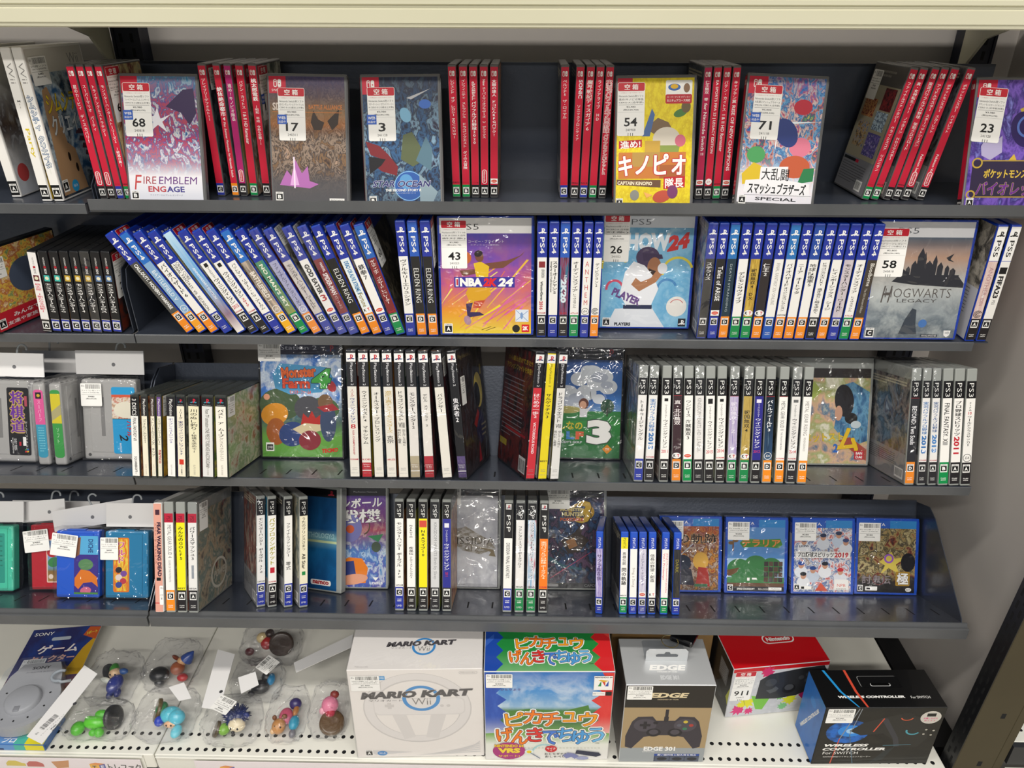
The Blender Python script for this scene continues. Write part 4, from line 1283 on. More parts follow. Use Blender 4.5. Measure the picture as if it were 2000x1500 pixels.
def back_ippo(p, D, H):
    rng = random.Random(8)
    p.rect(3, 3, D - 3, H - 3, ART(('#19161a', '#241e22', '#5a2020', '#141216', '#3a2c30'), 3, 6, 1)); p.text('から鍛え続けてきた!!', 74, H - 20, 106, 8, INK('#b8a428')); p.text('アクションファイトを体感!!', 72, H - 32, 112, 9, INK('#b8a428'))
    p.lines(10, H - 50, 90, 14, 7, 1.6, INK('#77727a'), rng); p.rect(100, 6, 128, 30, INK('#c8c8c8')); p.bars(102, 8, 24, 18, K, rng); p.rect(8, 30, 40, 40, INK('#9a8a30')); p.rect(30, 58, 120, 62, INK('#8a2026'))
row_of('ps2', 3, [(10.8, 4.2), (28.6, 3.8), (46.2, 3.5)], [
    S('A', V('はじめの一歩2', .04, .42, .62, '#fbeef0', 0, .03), L_('VICTORIOUS ROAD', .48, .96, .3, '#fbeef0', 0, .02), body='#d2303c'), S('A', V('サルゲッチュ3', .04, .42, .56, '#2a2618', 0, .02), body='#f0dc20', band='#f0dc20', bi='#6a6420', pub='BEST'),
    S('A', V('ドラゴンクエスト', .02, .48, .54, BK), ('h', 'VIII', BK, .5, .56, .6), V('空と海と大地と', .6, .86, .3, BK, .2), V('呪われし姫君', .6, .84, .3, BK, -.25), body='#e9e7e2')],
    lambda i, s: ('tall black game case with red spine and dark back cover in view', 'tall game case with all yellow spine', 'tall black game case with white spine beside the golf cover')[i], 'tall black cases', 0, 20, wd=14, wraps=(0, 1, 2), backs={0: back_ippo}, fronts={2: ART(('#2a3a2a', '#5a6a50'), 3, 2)})
# third tray: clear cases
P15 = [(168.8, .9), (184.2, .9), (205.8, -.3), (223.9, -1.2), (240.2, -1.5), (256.0, -1.6), (271.8, -1.7), (287.4, -1.4), (304.0, -.9), (321.9, -.2), (338.9, -.6), (355.3, -.8), (373.1, -.4), (389.9, .1), (406.0, .2)]
row_of('ps3', 3, P15, [
    S('C', V('トーキョージャングル', .06, .78, .5, BK)), S('A', V('実況パワフルプロ野球', .04, .62, .56, '#3a78b8', 0, .03), L_('2013', .64, .94, .56, '#3a78b8', 0, .05), pub='konami'),
    S('A', ('q', '', BK, .03, .08, .4), V('ワールドサッカー', .14, .38, .24, BK), V('ウイニングイレブン', .4, .92, .5, BK, 0, .01), ('h', '2011', '#c82838', .94, 1.0, .7)), S('D', V('真・北斗無双', .06, .5, .6, '#f0e8e6', 0, .03), body='#3c2228', pub='kt', redline=1),
    S('B', V('ワンピース', .06, .36, .52, BK, 0, .01), V('海賊無双3', .4, .76, .54, BK, 0, .02), pub='ba'), S('A', L_('KINGDOM HEARTS -HD 1.5 ReMIX-', .02, .98, .42, '#8a8786', 0, -.005)),
    S('A', ('q', '', BK, .03, .12, .5), V('ワールドサッカー', .16, .4, .24, BK), V('ウイニングイレブン', .42, .92, .5, BK, 0, .01), ('h', '2015', '#c82838', .94, 1.0, .7)), S('A', ('q', '', BK, .03, .08, .4), V('ワールドサッカー', .12, .34, .24, BK), V('ウイニングイレブン', .36, .9, .56, BK, 0, .02), ('h', '2014', '#c82838', .92, .98, .7), pub='konami'),
    S('B', V('戦国無双3 Z', .08, .64, .6, '#eee8f4', 0, .02), body=ART(('#9a86c0', '#b8a8d0', '#cfc8dc', '#8a78b8'), 2, 3), pub='kt', redline=1), S('B', V('戦国無双4', .22, .62, .56, BK, 0, .01), body=ART(('#a88a3a', '#c8ac58', '#94762c'), 3, 3), pub='kt'),
    S('A', ('q', '', '#e8e4f4', .03, .09, .5), V('ワールドサッカー', .1, .34, .24, '#e8e4f4'), V('ウイニングイレブン', .36, .9, .56, '#f0eef8', 0, .02), ('h', '2012', '#c83c6a', .93, .98, .7), body='#2c2a86'),
    S('D', V('バトルフィールド3', .04, .6, .56, '#f0f2f6', 0, .03), body=ART(('#16283c', '#2a4a6a', '#101c2c', '#7a9ab4'), 2, 3, 1, [(0, '#8ab0cc', .9), (.3, '#2a4a70', .5), (.6, '#101a28', .8)]), pub='eag', redline=1),
    S('D', L_('METAL GEAR SOLID V', .06, .58, .4, '#55575a', 0, 0), L_('THE PHANTOM PAIN', .6, .92, .2, '#9a9c9e'), pub='konami', redline=1), S('A', ('q', '', '#6a6a6a', .03, .08, .5), V('ワールドサッカー', .12, .34, .24, BK), V('ウイニングイレブン', .36, .9, .5, BK, 0, .01), ('h', '2014', '#c82838', .92, .98, .7), pub='konami'),
    S('D', L_('METAL GEAR RISING', .06, .66, .4, '#8c8a86', 0, 0), L_('REVENGEANCE', .7, .94, .22, '#a8a6a2'))],
    lambda i, s: f'clear game case with black top band, {ORD[i]} of fifteen in the tilted third tray', 'clear game cases', wd=13.4, wraps={'all': (0, 1, 3, 5, 8, 9, 13), 'seal': (9, 13)}, backs={0: ART(('#3a4440', '#5a6a64', '#28302e', '#7a5a3a', '#4a6a4a'), 3, 3)})
row_of('ps3', 3, [(561.6, -1.2), (579.0, -2.0), (594.6, -2.7), (610.4, -2.7), (626.4, -2.6), (642.3, -2.2)], [
    S('D', L_('BEYOND: Two Souls', .12, .8, .5, '#e8e8ea', 0, .02), body='#26262a', redline=1), S('A', V('実況パワフルプロ野球', .04, .62, .56, '#3a78b8', 0, .03), L_('2013', .64, .96, .56, '#3a78b8', 0, .05), pub='konami'), S('A', V('実況パワフルプロ野球', .04, .58, .54, '#2a5a94', 0, .02), L_('2013', .62, .94, .56, '#4a88c8', 0, .05), pub='konami'),
    S('B', L_('FINAL FANTASY. XIII', .06, .8, .5, BK, 0, .01)), S('A', V('プロ野球スピリッツ', .02, .64, .56, BK, 0, .03), L_('2011', .65, .96, .56, '#c02434', 0, .04)), S('A', V('FIFA', .04, .2, .34, BK), ('h', '10', '#c02434', .21, .26, .34), V('ワールドクラスサッカー', .28, .82, .4, BK), pub='ea')],
    lambda i, s: f'clear game case with black top band, {ORD[i]} of six at the end by the wall', 'clear game cases', wraps=(0, 1, 2),
    backs={0: ART(('#39404c', '#68727e', '#20242c', '#8a8480', '#4a3a40', '#a8aeb4'), 3, 7, 1.5)})
# lowest tray
def art_ps(p, D, H):
    p.rect(3, 3, D - 3, H - 17, ART(('#8a4438', '#c8bca8', '#6a8078', '#b8a88c', '#4a4a48', '#b0502c'), 3, 4, 1.4)); p.ring(80, 40, 26, 31, INK('#d8d4c4'), .8); p.text('POWER', 84, 40, 50, 12, INK('#c8c2b0'), 0, .03, .3)
QP = [(-538.6, -.6), (-521.1, -.4), (-503.7, -.1)]
vb = game_case('box', place(4, -556.2, -22, 0, 0, -.4, 0, 6.5), 'pink card video box with dark lettering, first in the lowest tray', 'video box', 'paper and clear cases in the lowest tray', 13.2,
          S('D', ('q', '', '#4a2a38', .04, .09, .5), L_('FEAR WALKING DEAD', .16, .68, .46, '#3a2238', .12, .05), V('フィアー・ザ・ウォーキング', .17, .56, .26, '#8a4a3a', -.28), ('q', '', BK, .69, .72, .5), ('q', '', '#c84a4a', .93, .94, .9), body='#e0a392'), INK('#d8c8c0'), INK('#cfa090'), name='video_box')
bar_tag(vb, ((0, -.12, 0), (1, 0, 0), (0, 0, 1), (0, -1, 0)), 1, 42, '¥180', '', ' ', 6, 30)
row_of('ps3', 4, QP, [S('D', L_('METAL GEAR SOLID 4', .02, .56, .4, '#77767a', .05, 0), L_('GUNS OF THE PATRIOTS', .6, .96, .22, '#a09ea0'), redtop=1), S('A', V('みんなのGOLF5', .04, .6, .5, BK, 0, .02), body='#f0e81e', redtop=1, pub='BEST'), S('A', V('パワースマッシュ3', .04, .6, .5, BK, 0, .02), ('q', '', '#9aa0a8', .68, .9, .26), redtop=1, pub='SEGA')],
       lambda i, s: ('clear game case with red top band and grey title, beside the pink box', 'clear game case with bright yellow spine and red top band', 'clear game case with red top band, its brown cover in view')[i], 'paper and clear cases in the lowest tray', -22, wraps=(2,), fronts={2: art_ps},
       extras={2: lambda o, w: bar_tag(o, faceF('ps3', w, 'f'), 8, 168, w=30, h=44)})
row_of('psp', 4, [(-409.7, .2), (-391.6, .1), (-366.6, .3), (-342.5, .3)], [
    S('C', V('モンスターハンター', .02, .48, .5, BK, 0, .01), V('ポータブル 3rd', .52, .94, .5, BK, 0, .01), pub='CAPCOM'), S('A', V('パワプロクンポケット', .02, .8, .6, '#a8a020', 0, .03), ('q', '', '#c02838', .84, .93, .5), pub='konami'),
    S('C', V('ファイナルファンタジー', .1, .66, .44, BK), V('零式', .74, .88, .5, BK)), S('C', V('うたのプリンスさまっ', .0, .56, .42, BK, 0, .01), L_('All Star', .6, .86, .4, BK, 0, .02), ('q', '', '#2a8a4a', .9, .96, .4), body='#f0e8cc')],
    lambda i, s: f'black-banded game case, {ORD[i]} of four standing aslant beside the blue cover', 'black-banded cases in the lowest tray', 8, 31, wd=13.5, wraps=(0,),
    backs={0: ART(('#6a4a44', '#b8a898', '#8a3a30', '#4a4a50', '#c8c4b8'), 4, 4, 1, [(0, '#3c3c40', .8), (.3, '#6a6460', .2)]), 1: ART(('#1a5a7a', '#2a7aa0', '#8aa020'), 2, 3), 2: ART(('#2a2a2c', '#6a6a6c', '#18181a', '#9a9a9c'), 3, 4), 3: ART(('#ece4c8', '#d8d0b4', '#5a6a6c', '#efe8d4'), 3, 3)})
row_of('psp', 4, [(-190.0, -.3), (-171.2, -.4), (-152.8, -.3), (-134.2, -.4), (-116.0, -.3)], [
    S('C', V('モンスターハンター', .04, .5, .56, BK, 0, .01), V('ポータブル 3rd', .54, .96, .54, BK, 0, .02), pub='CAPCOM'), S('A', V('NARUTO', .08, .3, .36, BK, 0, .03), V('疾風伝', .44, .58, .44, BK), V('ナルティメットアクセル3', .6, .96, .34, BK)),
    S('A', ('q', '', '#d04a3a', .01, .12, .8), V('NBAライブ10', .16, .6, .5, BK, 0, .02), body='#f0e214'), S('A', L_('KINGDOM HEARTS Birth by Sleep', .04, .97, .44, '#85878a', 0, -.005), body='#d9d9d8'), S('A', ('q', '', '#e4e4ee', .05, .12, .5), V('ワールドサッカー', .16, .36, .24, '#e4e4ee'), V('ウイニングイレブン', .38, .82, .56, '#f0f0f6', 0, .02), L_('2011', .85, .92, .3, '#c02a48'), body='#2c2f8c')],
    lambda i, s: f'black-banded game case, {ORD[i]} of five beside the silver-white cover', 'black-banded cases in the lowest tray', 0, wraps=(3,))
row_of('psp', 4, [(-22.2, .5), (-3.5, .4), (14.7, .4), (33.4, .3)], [
    S('C', L_('DISSIDIA FINAL FANTASY.', .08, .92, .4, '#55575a', 0, .01), bz=117), S('B', V('ファンタシースター', .08, .5, .42, BK), V('ポータブル2', .5, .76, .42, BK), pub='SEGA'), S('B', V('ファンタシースターポータブル2', .02, .6, .5, BK, 0, .01, '#e8eef4'), V('インフィニティ', .64, .95, .46, BK, 0, .01, '#e8eef4'), body=ART(('#c8d8e8', '#8ab0d0', '#e8eef2', '#c06a7a', '#5a80b0'), 2, 5), pub='SEGA'),
    S('A', V('実況パワフルプロ野球', .03, .56, .56, '#fbe8c8', 0, .02), V('ポータブル4', .58, .92, .5, '#fbe8c8', 0, .02), body='#ef7a1a', bz=117, pub='konami')],
    lambda i, s: f'black-banded game case, {ORD[i]} of four beside the dark monster cover', 'black-banded cases in the lowest tray', 0, wraps=(1, 2))
game_case('vita', place(4, 120.5, 0, 0, -9, -.2, 0, 6), 'small blue game case with lavender spine, standing apart before the dark cover', 'game case', 'small blue cases', 11,
          S('C', V('サクラ桜花侠', .1, .7, .6, '#4a3a68', 0, .02), body=ART(('#a8a0d0', '#c8c0e0', '#8a7ab8', '#d8c8e0'), 3, 3)), ART(('#3a3a3c', '#8a8a8c', '#22242a'), 3, 4))
row_of('vita', 4, [(158.0, .4), (173.0, .1), (187.5, -.2), (202.4, -.2), (221.0, .7), (239.6, .5)], [
    S('B', V('英雄伝説', .04, .34, .4, BK), V('閃の軌跡', .4, .8, .56, BK, 0, .03), body='#efedea', band='#ecdf1c', bi='#4a4a18', pub='BEST'), S('C', L_('Sing a Song', .4, .84, .4, '#9a968c', 0, 0, )), S('C', V('ソードアート・オンライン', .06, .8, .4, '#5a5a78'), body=ART(('#c4c0dc', '#e0dce8', '#a8a0c8'), 2, 3), rc='#4a50a0', pub='ba'),
    S('A', V('信長の野望・創造', .08, .72, .52, BK, 0, .01), pub='kt'), S('B', V('ラブライブ!', .06, .4, .34, '#d84a6a', .2), L_('School idol paradise', .4, .96, .2, '#d84a6a', .2), L_('Vol.1 Printemps', .06, .66, .3, '#d84a6a', -.2)), S('C', L_('DARK', .2, .5, .4, '#8a8034'), body=ART(('#1a1a1e', '#2c2c30', '#4a4434'), 3, 3))],
    lambda i, s: f'small blue game case, {ORD[i]} of six before the four blue-framed covers', 'small blue cases', 0, wraps=(2,),
    backs={0: ART(('#2a2c34', '#44444c', '#1c1e26'), 3, 3), 4: ART(('#3a3a40', '#7a7a80', '#22242a', '#b03a4a'), 3, 4), 5: ART(('#4a4c52', '#2a2c30', '#8a8c90'), 3, 4)})

# ------------------------------------------------------------------ cases standing cover-out
def face_case(kind, row, X, t, label, group, sp, art, drop=0, lean=3.0, roll=0.0, yaw=0.0, wrap=0, w=None):
    H, D, w0, _ = KIND[kind]
    w = w or w0
    lift = D / 2 * abs(math.sin(R(roll))) + w * math.sin(R(lean)) + .25
    mw = frame(row) @ T(X, t, lift - drop) @ RZ(yaw) @ RX(-lean) @ RY(roll) @ RZ(-90) @ T(-w / 2, -D / 2, 0)
    return game_case(kind, mw, label, 'game case', group, w, sp, art, POOL[9], wrap), faceF(kind, w, 'f')

GF = 'cover-out cases'

def art_fe(p, D, H):
    p.rect(3, 2.5, D - 3.5, H - 3, ART(('#1c3a6a', '#3a78b0', '#d8d4d0', '#5a3a8a', '#c03a40', '#2a4a8c', '#e8e4e4', '#8a6a9a', '#28305a'), 5.5, 3, 1.6,
           [(0, '#d9dce8', 1), (.2, '#e6e4ea', 1), (.32, '#b8bcd0', .35), (.5, '#a8b0c8', 0), (.78, '#2a6a98', .1), (1, '#3a88b0', .75)]))
    p.poly([(60, 128), (84, 150), (98, 152), (100, 120), (90, 104), (80, 120)], INK('#3a2a52'))
    p.poly([(48, 126), (52, 112), (66, 118), (54, 108), (60, 94), (48, 104), (38, 96), (42, 108), (30, 112), (44, 116)], INK('#e8e6ee'))
    p.rect(3, H - 25, 25, H - 3, INK(RED))
    p.text('IRE', 31, 30, 18, 10, INK('#a0404a'), bold=0, shear=.1); p.text('EMBLEM', 69, 30, 52, 10, INK('#6a3a80'), bold=0, shear=.1)
    p.text('F', 15, 27, 11, 20, INK('#c04a4a'), shear=.2)
    p.text('ENG', 40, 18, 24, 8, INK('#b8454e'), bold=.03); p.text('AGE', 65, 18, 24, 8, INK('#4a448c'), bold=.03)
    p.text('ファイアーエムブレム エンゲージ', 52, 10, 44, 2.4, INK('#6a6a8a')); p.rating(10, 9.5, 10, 'B')
o, F = face_case('sw', 1, -481.9, -38.5, 'game case standing cover-out with tag 68, blue and white battle picture', GF, sw('B'), art_fe, 10, 15, .4)
price_tag(o, F, 5, 158, '68', '240818', '¥3,980', '(税込¥4,378)', ('Nintendo Switch用ソフト', 'ファイアーエムブレム エンゲージ', 'CERO B (12歳以上対象)'), True)

def art_sd(p, D, H):
    p.rect(3, 2.5, D - 3.5, H - 3, ART(('#2a201c', '#5a4438', '#8a6a4a', '#3a3436', '#a08a78', '#241c1a', '#c0a088', '#4a4a52'), 6, 5, 1.6,
           [(0, '#57565a', 1), (.16, '#4e4c50', .9), (.3, '#4a4446', .1), (.5, '#3a3030', 0), (.62, '#b06a28', .65), (.72, '#8a6a44', .75), (.85, '#4a3a4a', .8), (1, '#3a3460', .9)]))
    p.poly([(12, 24), (22, 44), (28, 36), (34, 58), (42, 40), (50, 50), (52, 30), (64, 26), (52, 20)], INK('#b06ab0')); p.poly([(26, 24), (32, 52), (38, 24)], INK('#dca8dc')); p.rect(31, 20, 33, 62, INK('#f0dcf0'))
    p.poly([(56, 108), (60, 124), (66, 112), (74, 108), (70, 98), (60, 98)], INK('#3a2c24')); p.poly([(78, 110), (86, 118), (94, 126), (92, 106), (84, 98)], INK('#33261f'))
    p.rect(3, H - 25, 25, H - 3, INK(RED)); sw_mark(p, 14, H - 12, 10); p.text('SWITCH', 14, H - 21, 15, 3, W_)
    p.text('SD', 12, 128, 11, 10, INK('#d8cac0'), bold=.03); p.text('GUNDAM', 32, 128, 22, 8, INK('#d8cac0'), bold=.02); p.text('BATTLE ALLIANCE', 76, 128, 44, 6, INK('#c8783a'), bold=.02)
    p.line(6, 121, 44, 121, .8, INK('#c8783a')); p.line(46, 121, 98, 121, .8, INK('#c8783a'))
    p.rating(11, 8.5, 10, 'B'); p.rect(78, 2.6, 98, 7, W_); p.text('BANDAI NAMCO', 88, 4.6, 16, 2, K)
o, F = face_case('sw', 1, -288.2, -38.5, 'game case standing cover-out with tag 17, brown picture with violet crystal', GF, sw('B'), art_sd, 10, 15, .8)
price_tag(o, F, 14, 152, '17', '240311', '¥3,980', '(税込¥4,378)', ('Nintendo Switch用ソフト', 'SDガンダム バトルアライアンス', 'CERO B (12歳以上対象)'), True, sc=.98)

def art_so(p, D, H):
    p.rect(3, 2.5, D - 3.5, H - 3, ART(('#0e1226', '#16203e', '#3a6a9a', '#1a1c34', '#8ab0cc', '#2a2444', '#10142a'), 5, 7, 1.4, [(0, '#14172a', .6), (.5, '#1a2038', 0), (.9, '#171a30', .7), (1, '#20243c', .9)]))
    p.poly([(4, 84), (22, 78), (34, 66), (46, 50), (44, 38), (24, 44), (12, 54), (26, 60), (10, 66)], INK('#7a1f28')); p.poly([(8, 64), (30, 60), (24, 52), (8, 40)], INK('#15131a'))
    p.ellp(60, 24, 19, 21, INK('#2a5aa8')); p.ellp(56, 30, 9, 10, INK('#5a9ad0')); p.ring(60, 24, 19, 20, INK('#8ac0e8'))
    p.poly([(54, 92), (66, 96), (76, 78), (80, 58), (66, 50), (50, 60)], INK('#5a6444')); p.poly([(70, 58), (84, 90), (92, 74), (90, 44)], INK('#56788a')); p.poly([(74, 40), (98, 16), (92, 3), (74, 3)], INK('#8aa0ac'))
    p.poly([(60, 140), (92, 152), (66, 138)], INK('#b8b8bc')); p.ellp(84, 132, 8, 6, INK('#3a6ac0')); p.ellp(58, 118, 7, 10, INK('#7ab0d0'), 20)
    p.rect(3, H - 25, 25, H - 3, INK(RED)); sw_mark(p, 14, H - 12, 10)
    p.text('STAR OCEAN', 50, 27, 78, 8.5, INK('#2a2c6a'), 0, .02, .25, INK('#c0c4d8'), .06); p.text('THE SECOND STORY R', 52, 18.5, 48, 3.6, W_, 0, .03, .15); p.text('スターオーシャン セカンドストーリー R', 52, 14.5, 32, 1.8, W_)
    p.rating(11, 5, 9.5, 'B')
o, F = face_case('sw', 1, -162.2, -38.5, 'game case standing cover-out with tag 3, dark blue picture with globe', GF, sw('B'), art_so, 10, 15, -.8)
price_tag(o, F, 9, 154, '3', '241128', '¥3,980', '(税込¥4,378)', ('Nintendo Switch用ソフト', 'スターオーシャン セカンドストーリー', 'R CERO B (12歳以上対象)'), True)

def art_ki(p, D, H):
    p.rect(3, 2.5, D - 3.5, H - 3, ART(('#e0c818', '#ecd824', '#d8bc14', '#f0e03a'), 9, 3, .4))
    p.poly([(40, 102), (56, 116), (70, 110), (78, 96), (60, 90)], INK('#7a6248')); p.poly([(36, 92), (48, 128), (52, 120), (46, 92)], INK('#4a6aa0')); p.ellp(85, 122, 9, 5, INK('#4a7a3a'), 20); p.ellp(92, 130, 6, 8, INK('#6a5a3a'))
    p.ellp(68, 88, 18, 16, INK('#d8cfc0')); p.poly([(52, 80), (86, 80), (84, 70), (56, 68)], INK('#8a9a4a')); p.ellp(86, 86, 7, 8, INK('#d06a80')); p.rect(40, 66, 60, 86, INK('#c8a040'))
    p.rrect(65, 134, 99, 164, 2, W_); p.rrect(65, 134, 99, 146, 2, INK('#b82030')); p.text('スーパーマリオ オデッセイ', 82, 142.5, 30, 2.4, W_); p.text('ミニチュアコース対応', 82, 138, 30, 3.2, W_, bold=.02); p.ellp(76, 155, 8, 4.5, INK('#3a68b0')); p.ellp(76, 156, 5, 3, INK('#e0b020')); p.ellp(92, 154, 4, 6, INK('#8a6a50'))
    p.rect(6, 36, 94, 71, INK('#c87a34')); p.rect(24, 52, 60, 71, INK('#b8924a')); p.rect(60, 36, 94, 54, INK('#a86030'))
    p.poly([(6, 76), (36, 78), (36, 88), (6, 86)], INK('#b8222c')); p.text('進め!', 21, 81.5, 26, 10, W_, 3, .03)
    for i, (c, x, y, s) in enumerate((('キ', 15, 53, 19), ('ノ', 37, 54, 18), ('ピ', 62, 55, 20), ('オ', 85, 54, 19))):
        p.text(c, x, y, s * .9, s * 1.35, W_, 0, .05, 0, INK('#bf1f2a'), .07)
    p.poly([(4, 28), (62, 24), (62, 34), (4, 35)], INK('#6a4a34')); p.text('CAPTAIN KINOPIO', 28, 30, 46, 5, INK('#e8dcc0'), -1.5, .04)
    p.poly([(66, 22), (94, 24), (94, 39), (66, 38)], INK('#bf1f2a')); p.text('隊長', 80, 30, 24, 13, W_, 2, .03)
    p.ellp(28, 14, 6, 7, INK('#8a8a84')); p.poly([(40, 18), (52, 14), (44, 10)], INK('#f0b060')); p.ellp(64, 12, 12, 8, INK('#c0503a'), 15); p.ellp(78, 18, 7, 9, INK('#7a3a6a'))
    p.rect(3, H - 20, 22, H - 3, INK(RED)); p.rating(8, 4.5, 9, 'A')
o, F = face_case('sw', 1, 169.6, -38.5, 'bright yellow game case standing cover-out with tag 54 and large white lettering', GF, sw('A'), art_ki, 10, 15, -.9)
price_tag(o, F, 3, 161, '54', '240908', '¥2,480', '(税込¥2,728)', ('Nintendo Switch用ソフト', '進め!キノピオ隊長', 'CERO A (全年齢)'), False, sc=.98)

def art_sm(p, D, H):
    p.rect(3, 2.5, D - 3.5, H - 3, ART(('#1a3a7a', '#3a78c0', '#c8303a', '#e8d0c0', '#2a4a8a', '#6ab0d8', '#d87a3a', '#4a2a6a', '#3a8a5a', '#e0c040'), 5, 11, 1.6,
           [(0, '#e8e6ee', 1), (.12, '#ece9f0', .9), (.28, '#e4e2ea', .4), (.4, '#5a7ab0', .1), (.8, '#3a70b8', .15), (1, '#2a5aa0', .6)]))
    p.poly([(6, 150), (48, 110), (98, 112), (48, 106), (46, 70), (44, 106), (4, 104), (44, 109)], INK('#eaf4fa'))
    p.ellp(78, 78, 14, 13, INK('#d87890')); p.ellp(76, 130, 12, 10, INK('#b8283a')); p.ellp(22, 66, 12, 11, INK('#4a9a5a')); p.poly([(6, 40), (20, 56), (38, 48), (28, 30), (8, 26)], INK('#d8b828')); p.ellp(74, 52, 20, 15, INK('#c05a38')); p.ellp(58, 96, 14, 20, INK('#2a3a7a'), 30); p.poly([(80, 30), (100, 34), (100, 52), (86, 50)], INK('#2a7a4a'))
    p.rect(3, H - 25, 27, H - 3, INK(RED)); sw_mark(p, 14, H - 12, 10)
    p.poly([(10, 16), (98, 12), (96, 30), (66, 34), (66, 52), (30, 50), (30, 34), (12, 32)], INK('#ecebef'))
    p.text('大乱闘', 50, 41, 36, 16, K, 0, .01); p.text('スマッシュブラザーズ', 54, 22, 76, 15, K, 0, .03, .12); p.line(12, 12.5, 100, 14, .4, K); p.text('SPECIAL', 54, 8, 54, 4.2, INK('#2a2a2e'), 0, .02)
    p.rating(10, 6, 9.5, 'A')
o, F = face_case('sw', 1, 329.2, -38.5, 'game case standing cover-out with tag 71, crowded many-coloured picture with black lettering', GF, sw('A'), art_sm, 10, 15, 2.4)
price_tag(o, F, 11, 156, '71', '241118', '¥5,000', '(税込¥5,500)', ('Nintendo Switch用ソフト', '大乱闘スマッシュブラザーズ', 'SPECIAL CERO A (全年齢)'), True)

def art_vi(p, D, H):
    p.rect(3, 2.5, D - 3.5, H - 3, ART(('#2a1a56', '#4a2f8a', '#7a5ac0', '#3a2a78', '#8a8ae0', '#241650'), 3, 4, 1.4))
    p.poly([(60, 130), (100, 150), (101, 90), (80, 96), (72, 110)], INK('#c8b040')); p.ellp(70, 104, 18, 24, INK('#2c1c5c'), 20); p.ring(74, 108, 12, 15, INK('#5a78c8'))
    p.poly([(16, 82), (24, 98), (34, 88), (42, 96), (44, 74), (30, 64), (18, 70)], INK('#b0a8cc'))
    p.rrect(8, 14, 101, 64, 5, INK('#2e2440')); p.ring(14, 60, 5, 7, INK('#b89a3a')); p.ring(10, 18, 4, 6, INK('#b89a3a')); p.line(20, 63, 101, 63, 1.4, INK('#b89a3a')); p.line(16, 15, 101, 15, 1.4, INK('#b89a3a')); p.poly([(54, 64), (60, 72), (64, 64)], INK('#d0b040'))
    p.text('ポケットモンスター', 60, 46, 72, 12, INK('#d8b84a'), 0, .04, .1, INK('#4a3410')); p.text('バイオレット', 58, 26, 84, 18, INK('#6a2a8a'), 0, .05, .12, INK('#e0c85a'))
    p.rect(3, H - 25, 27, H - 3, INK(RED)); sw_mark(p, 14, H - 12, 10); p.rating(10, 8, 9.5, 'A')
o, F = face_case('sw', 1, 629.4, -38.5, 'purple game case standing cover-out with tag 23 at the open tray end', GF, sw('A'), art_vi, 10, 15, -.3)
price_tag(o, F, 6, 158, '23', '241128', '¥3,980', '(税込¥4,378)', ('Nintendo Switch用ソフト', 'ポケットモンスター バイオレット', 'CERO A (全年齢対象)'), False, -4)

